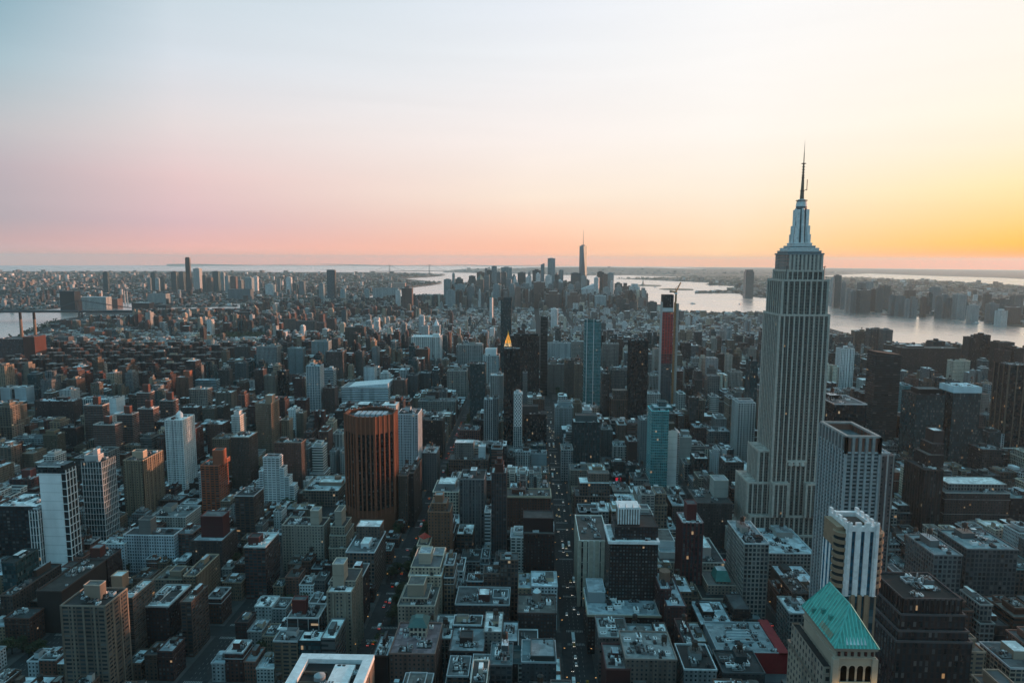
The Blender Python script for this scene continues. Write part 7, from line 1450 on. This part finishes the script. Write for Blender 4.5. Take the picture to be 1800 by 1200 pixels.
while k < 22000:
    d = 3000*(14000/3000)**R.random(); rr = ray(R.uniform(-60, 1860), 500); x, y = rr.x*d, rr.y*d; k += 1
    if not (inside(BRK, x, y) or inside(JER, x, y)): continue
    z = zb(x, y) if x < 500 else 4-drop(x, y); r = R.uniform(6, 11)*clamp(d/5000, .8, 2)
    for _ in range(3):
        c0 = Vector((x+R.gauss(0, r*.5), y+R.gauss(0, r*.5), z+r*.7)); u = Vector((R.gauss(0, 1), R.gauss(0, 1), R.gauss(0, .5))).normalized(); v = u.orthogonal().normalized(); q = r*.7
        b.face([tuple(c0-u*q), tuple(c0-v*q), tuple(c0+u*q), tuple(c0+v*q)], LEAF, (.05, .06, .02))
b.build('borough_foliage', kind='stuff')

# ---------------------------------------------------------------- traffic
def car_mesh(c_, L_=4.5, W=1.8, kind='car'):
    b = MB()
    if kind == 'car':
        prof = [(-L_/2, .35), (L_/2, .35), (L_/2, .75), (L_*.28, .95), (-L_*.45, 1.0), (-L_/2, .8)]
        h = W/2
        for i in range(6):
            j = (i+1) % 6; (a, z), (a2, z2) = prof[i], prof[j]; b.face([(-h, a, z), (-h, a2, z2), (h, a2, z2), (h, a, z)][::-1], METAL if False else TRIM, c_)
        b.face([(h, a, z) for a, z in prof], TRIM, c_); b.face([(-h, a, z) for a, z in prof][::-1], TRIM, c_)
    elif kind == 'bus': b.box(-W/2, W/2, -L_/2, L_/2, .4, 3.1, c_); b.box(-W/2-.02, W/2+.02, -L_/2+.5, L_/2-.5, 1.5, 2.4, (.03, .04, .05))
    else: b.box(-W/2, W/2, -L_/2, L_/2-2, .9, 3.4, c_); b.box(-W/2, W/2, L_/2-1.9, L_/2, .5, 2.4, c_)
    return b.mesh('body')
def cabin_mesh(c_):
    b = MB(); lo, hi = rect(-.82, .82, -1.7, 1.0), rect(-.66, .66, -1.2, .5)
    for i in range(4): j = (i+1) % 4; b.face([(*lo[i], .96), (*lo[j], .96), (*hi[j], 1.45), (*hi[i], 1.45)], METAL, (.02, .03, .035))
    b.face([(*p_, 1.45) for p_ in hi], TRIM, c_); return b.mesh('cabin')
def wheel():
    b = MB(); n = 8; A = [(0, .33*math.cos(2*math.pi*i/n), .33+.33*math.sin(2*math.pi*i/n)) for i in range(n)]
    for i in range(n): j = (i+1) % n; b.face([(-.1, *A[i][1:]), (-.1, *A[j][1:]), (.1, *A[j][1:]), (.1, *A[i][1:])], TRIM, (.02, .02, .02))
    b.face([(.1, *a[1:]) for a in A], TRIM, (.05, .05, .05)); b.face([(-.1, *a[1:]) for a in A[::-1]], TRIM, (.05, .05, .05)); return b.mesh('wheel')
WH_ = wheel()
def lampm(m): b = MB(); b.cyl(0, 0, -.15, .15, .17, n=6, m=m, col=(1, 1, 1)); return b.mesh('lamp')
HL, TL, YL = lampm(HEADLIGHT), lampm(TAILLIGHT), lampm(AMBER)
CK = [('dark', (.03, .03, .035)), ('black', (.015, .015, .015)), ('silver', (.4, .42, .43)), ('white', (.65, .66, .66)), ('grey', (.18, .19, .2)), ('yellow', (.6, .32, .02))]
CM = {n: (car_mesh(c_), cabin_mesh(c_)) for n, c_ in CK}
BUSM, TRM = car_mesh((.5, .54, .56), 12, 2.5, 'bus'), car_mesh((.62, .64, .64), 7, 2.4, 'truck')
def vehicle(x, y, head, street):
    """head: front points at the camera"""
    u = BR.random(); rot = math.pi if head else 0; g = gz(x, y)
    kind = 'bus' if u < .05 else ('truck' if u < .13 else 'car')
    if kind == 'car':
        cn, _ = BR.choice(CK) if u < .8 else CK[5]; nm, cat, lb = ('taxi', 'taxi', 'yellow taxi') if cn == 'yellow' else ('car', 'car', cn+' car')
    else: nm, cat, lb = {'bus': ('bus', 'bus', 'pale city bus'), 'truck': ('box_truck', 'truck', 'white box truck')}[kind]
    lb = lb+(' with headlights on driving up ' if head else ' with red tail lamps driving down ')+street
    r = thing(nm, lb, cat, (x, y, g), rot, lb.replace(' with ', 'es with ' if kind == 'bus' else 's with ', 1))
    if kind == 'car':
        put(CM[cn][0], 'body', r, (0, 0, 0)); put(CM[cn][1], 'cabin', r, (0, 0, 0))
        if y < 900:
            for wx in (-.85, .85):
                for wy in (-1.4, 1.4): put(WH_, 'wheel', r, (wx, wy, 0))
        yl, zl = 2.28, .68
    else: put(BUSM if kind == 'bus' else TRM, 'body', r, (0, 0, 0)); yl, zl = (6.05 if kind == 'bus' else 3.55), 1.0
    for s in (-.62, .62):
        if head: put(HL, 'headlight', r, (s, yl, zl))
        else: put(TL, 'tail_lamp', r, (s, -yl, zl))
def traffic(ax_, lanes, ya, yb, gap, street):
    for ln, head in lanes:
        y = ya+BR.uniform(0, 10)
        while y < yb:
            vehicle(ax_+ln, y, head, street); y += BR.expovariate(1/gap)+7
traffic(40, ((-5.2, 1), (-1.8, 1), (1.8, 1), (5.2, 1)), 470, 1400, 62, 'the middle avenue')
traffic(-118, ((-13, 0), (-9, 0), (9, 1), (13, 1)), 520, 1300, 34, 'the tree lined wide avenue')
traffic(-250, ((-3, 0), (3, 0)), 560, 900, 50, 'the narrow third lit avenue')
traffic(-390, ((-4, 1), (0, 1), (4, 1)), 560, 950, 40, 'the avenue of low houses')
traffic(205, ((-7, 0), (-2.5, 0), (2.5, 0), (7, 0)), 400, 700, 24, 'the avenue by the art deco skyscraper')
# street lamps along the avenues
def lampost():
    b = MB(); b.cyl(0, 0, 0, 8.5, .13, .09, 6, (.12, .12, .12)); b.bar((0, 0, 8.4), (1.9, 0, 9.0), .07, (.12, .12, .12)); return b.mesh('pole')
LP_ = lampost(); bl = MB(); bl.box(1.5, 2.4, -.22, .22, 8.75, 8.95, (1, .7, .4), AMBER, bottom=True); LH = bl.mesh('lamp_head')
for ax_, st_ in ((40, 'the middle avenue'), (-118, 'the tree lined wide avenue'), (205, 'the avenue by the art deco skyscraper')):
    for j in range(5, 15):
        for s in (-1, 1):
            for q in (0, 38):
                y = S0+j*SP+12+q; x = ax_+s*(aw(ax_)+.6); r = thing('street_lamp', 'lit street lamp on a thin pole along '+st_, 'street lamp', (x, y, gz(x, y)+.15), math.pi if s > 0 else 0, 'street lamps of '+st_); put(LP_, 'pole', r, (0, 0, 0)); put(LH, 'lamp_head', r, (0, 0, 0))

# ---------------------------------------------------------------- haze: one closed box of even air round everything
hz = bpy.data.materials.new('haze'); hz.use_nodes = True; nt = hz.node_tree; nt.nodes.clear()
pv = N(nt, 'ShaderNodeVolumePrincipled'); pv.inputs['Color'].default_value = (.62, .90, 1.0, 1); pv.inputs['Density'].default_value = 2.5e-5; pv.inputs['Anisotropy'].default_value = 0.3
ho = N(nt, 'ShaderNodeOutputMaterial'); nt.links.new(pv.outputs[0], ho.inputs['Volume'])
S_ = 47500; zlo, zhi = -S_*S_/(2*RE)-1-20, 480
hv = [(x, y, z) for z in (zlo, zhi) for x, y in ((-S_, -S_), (S_, -S_), (S_, S_), (-S_, S_))]
ho_ = plain_mesh('haze', hv, [(3, 2, 1, 0), (4, 5, 6, 7), (0, 1, 5, 4), (1, 2, 6, 5), (2, 3, 7, 6), (3, 0, 4, 7)], hz, 'stuff')
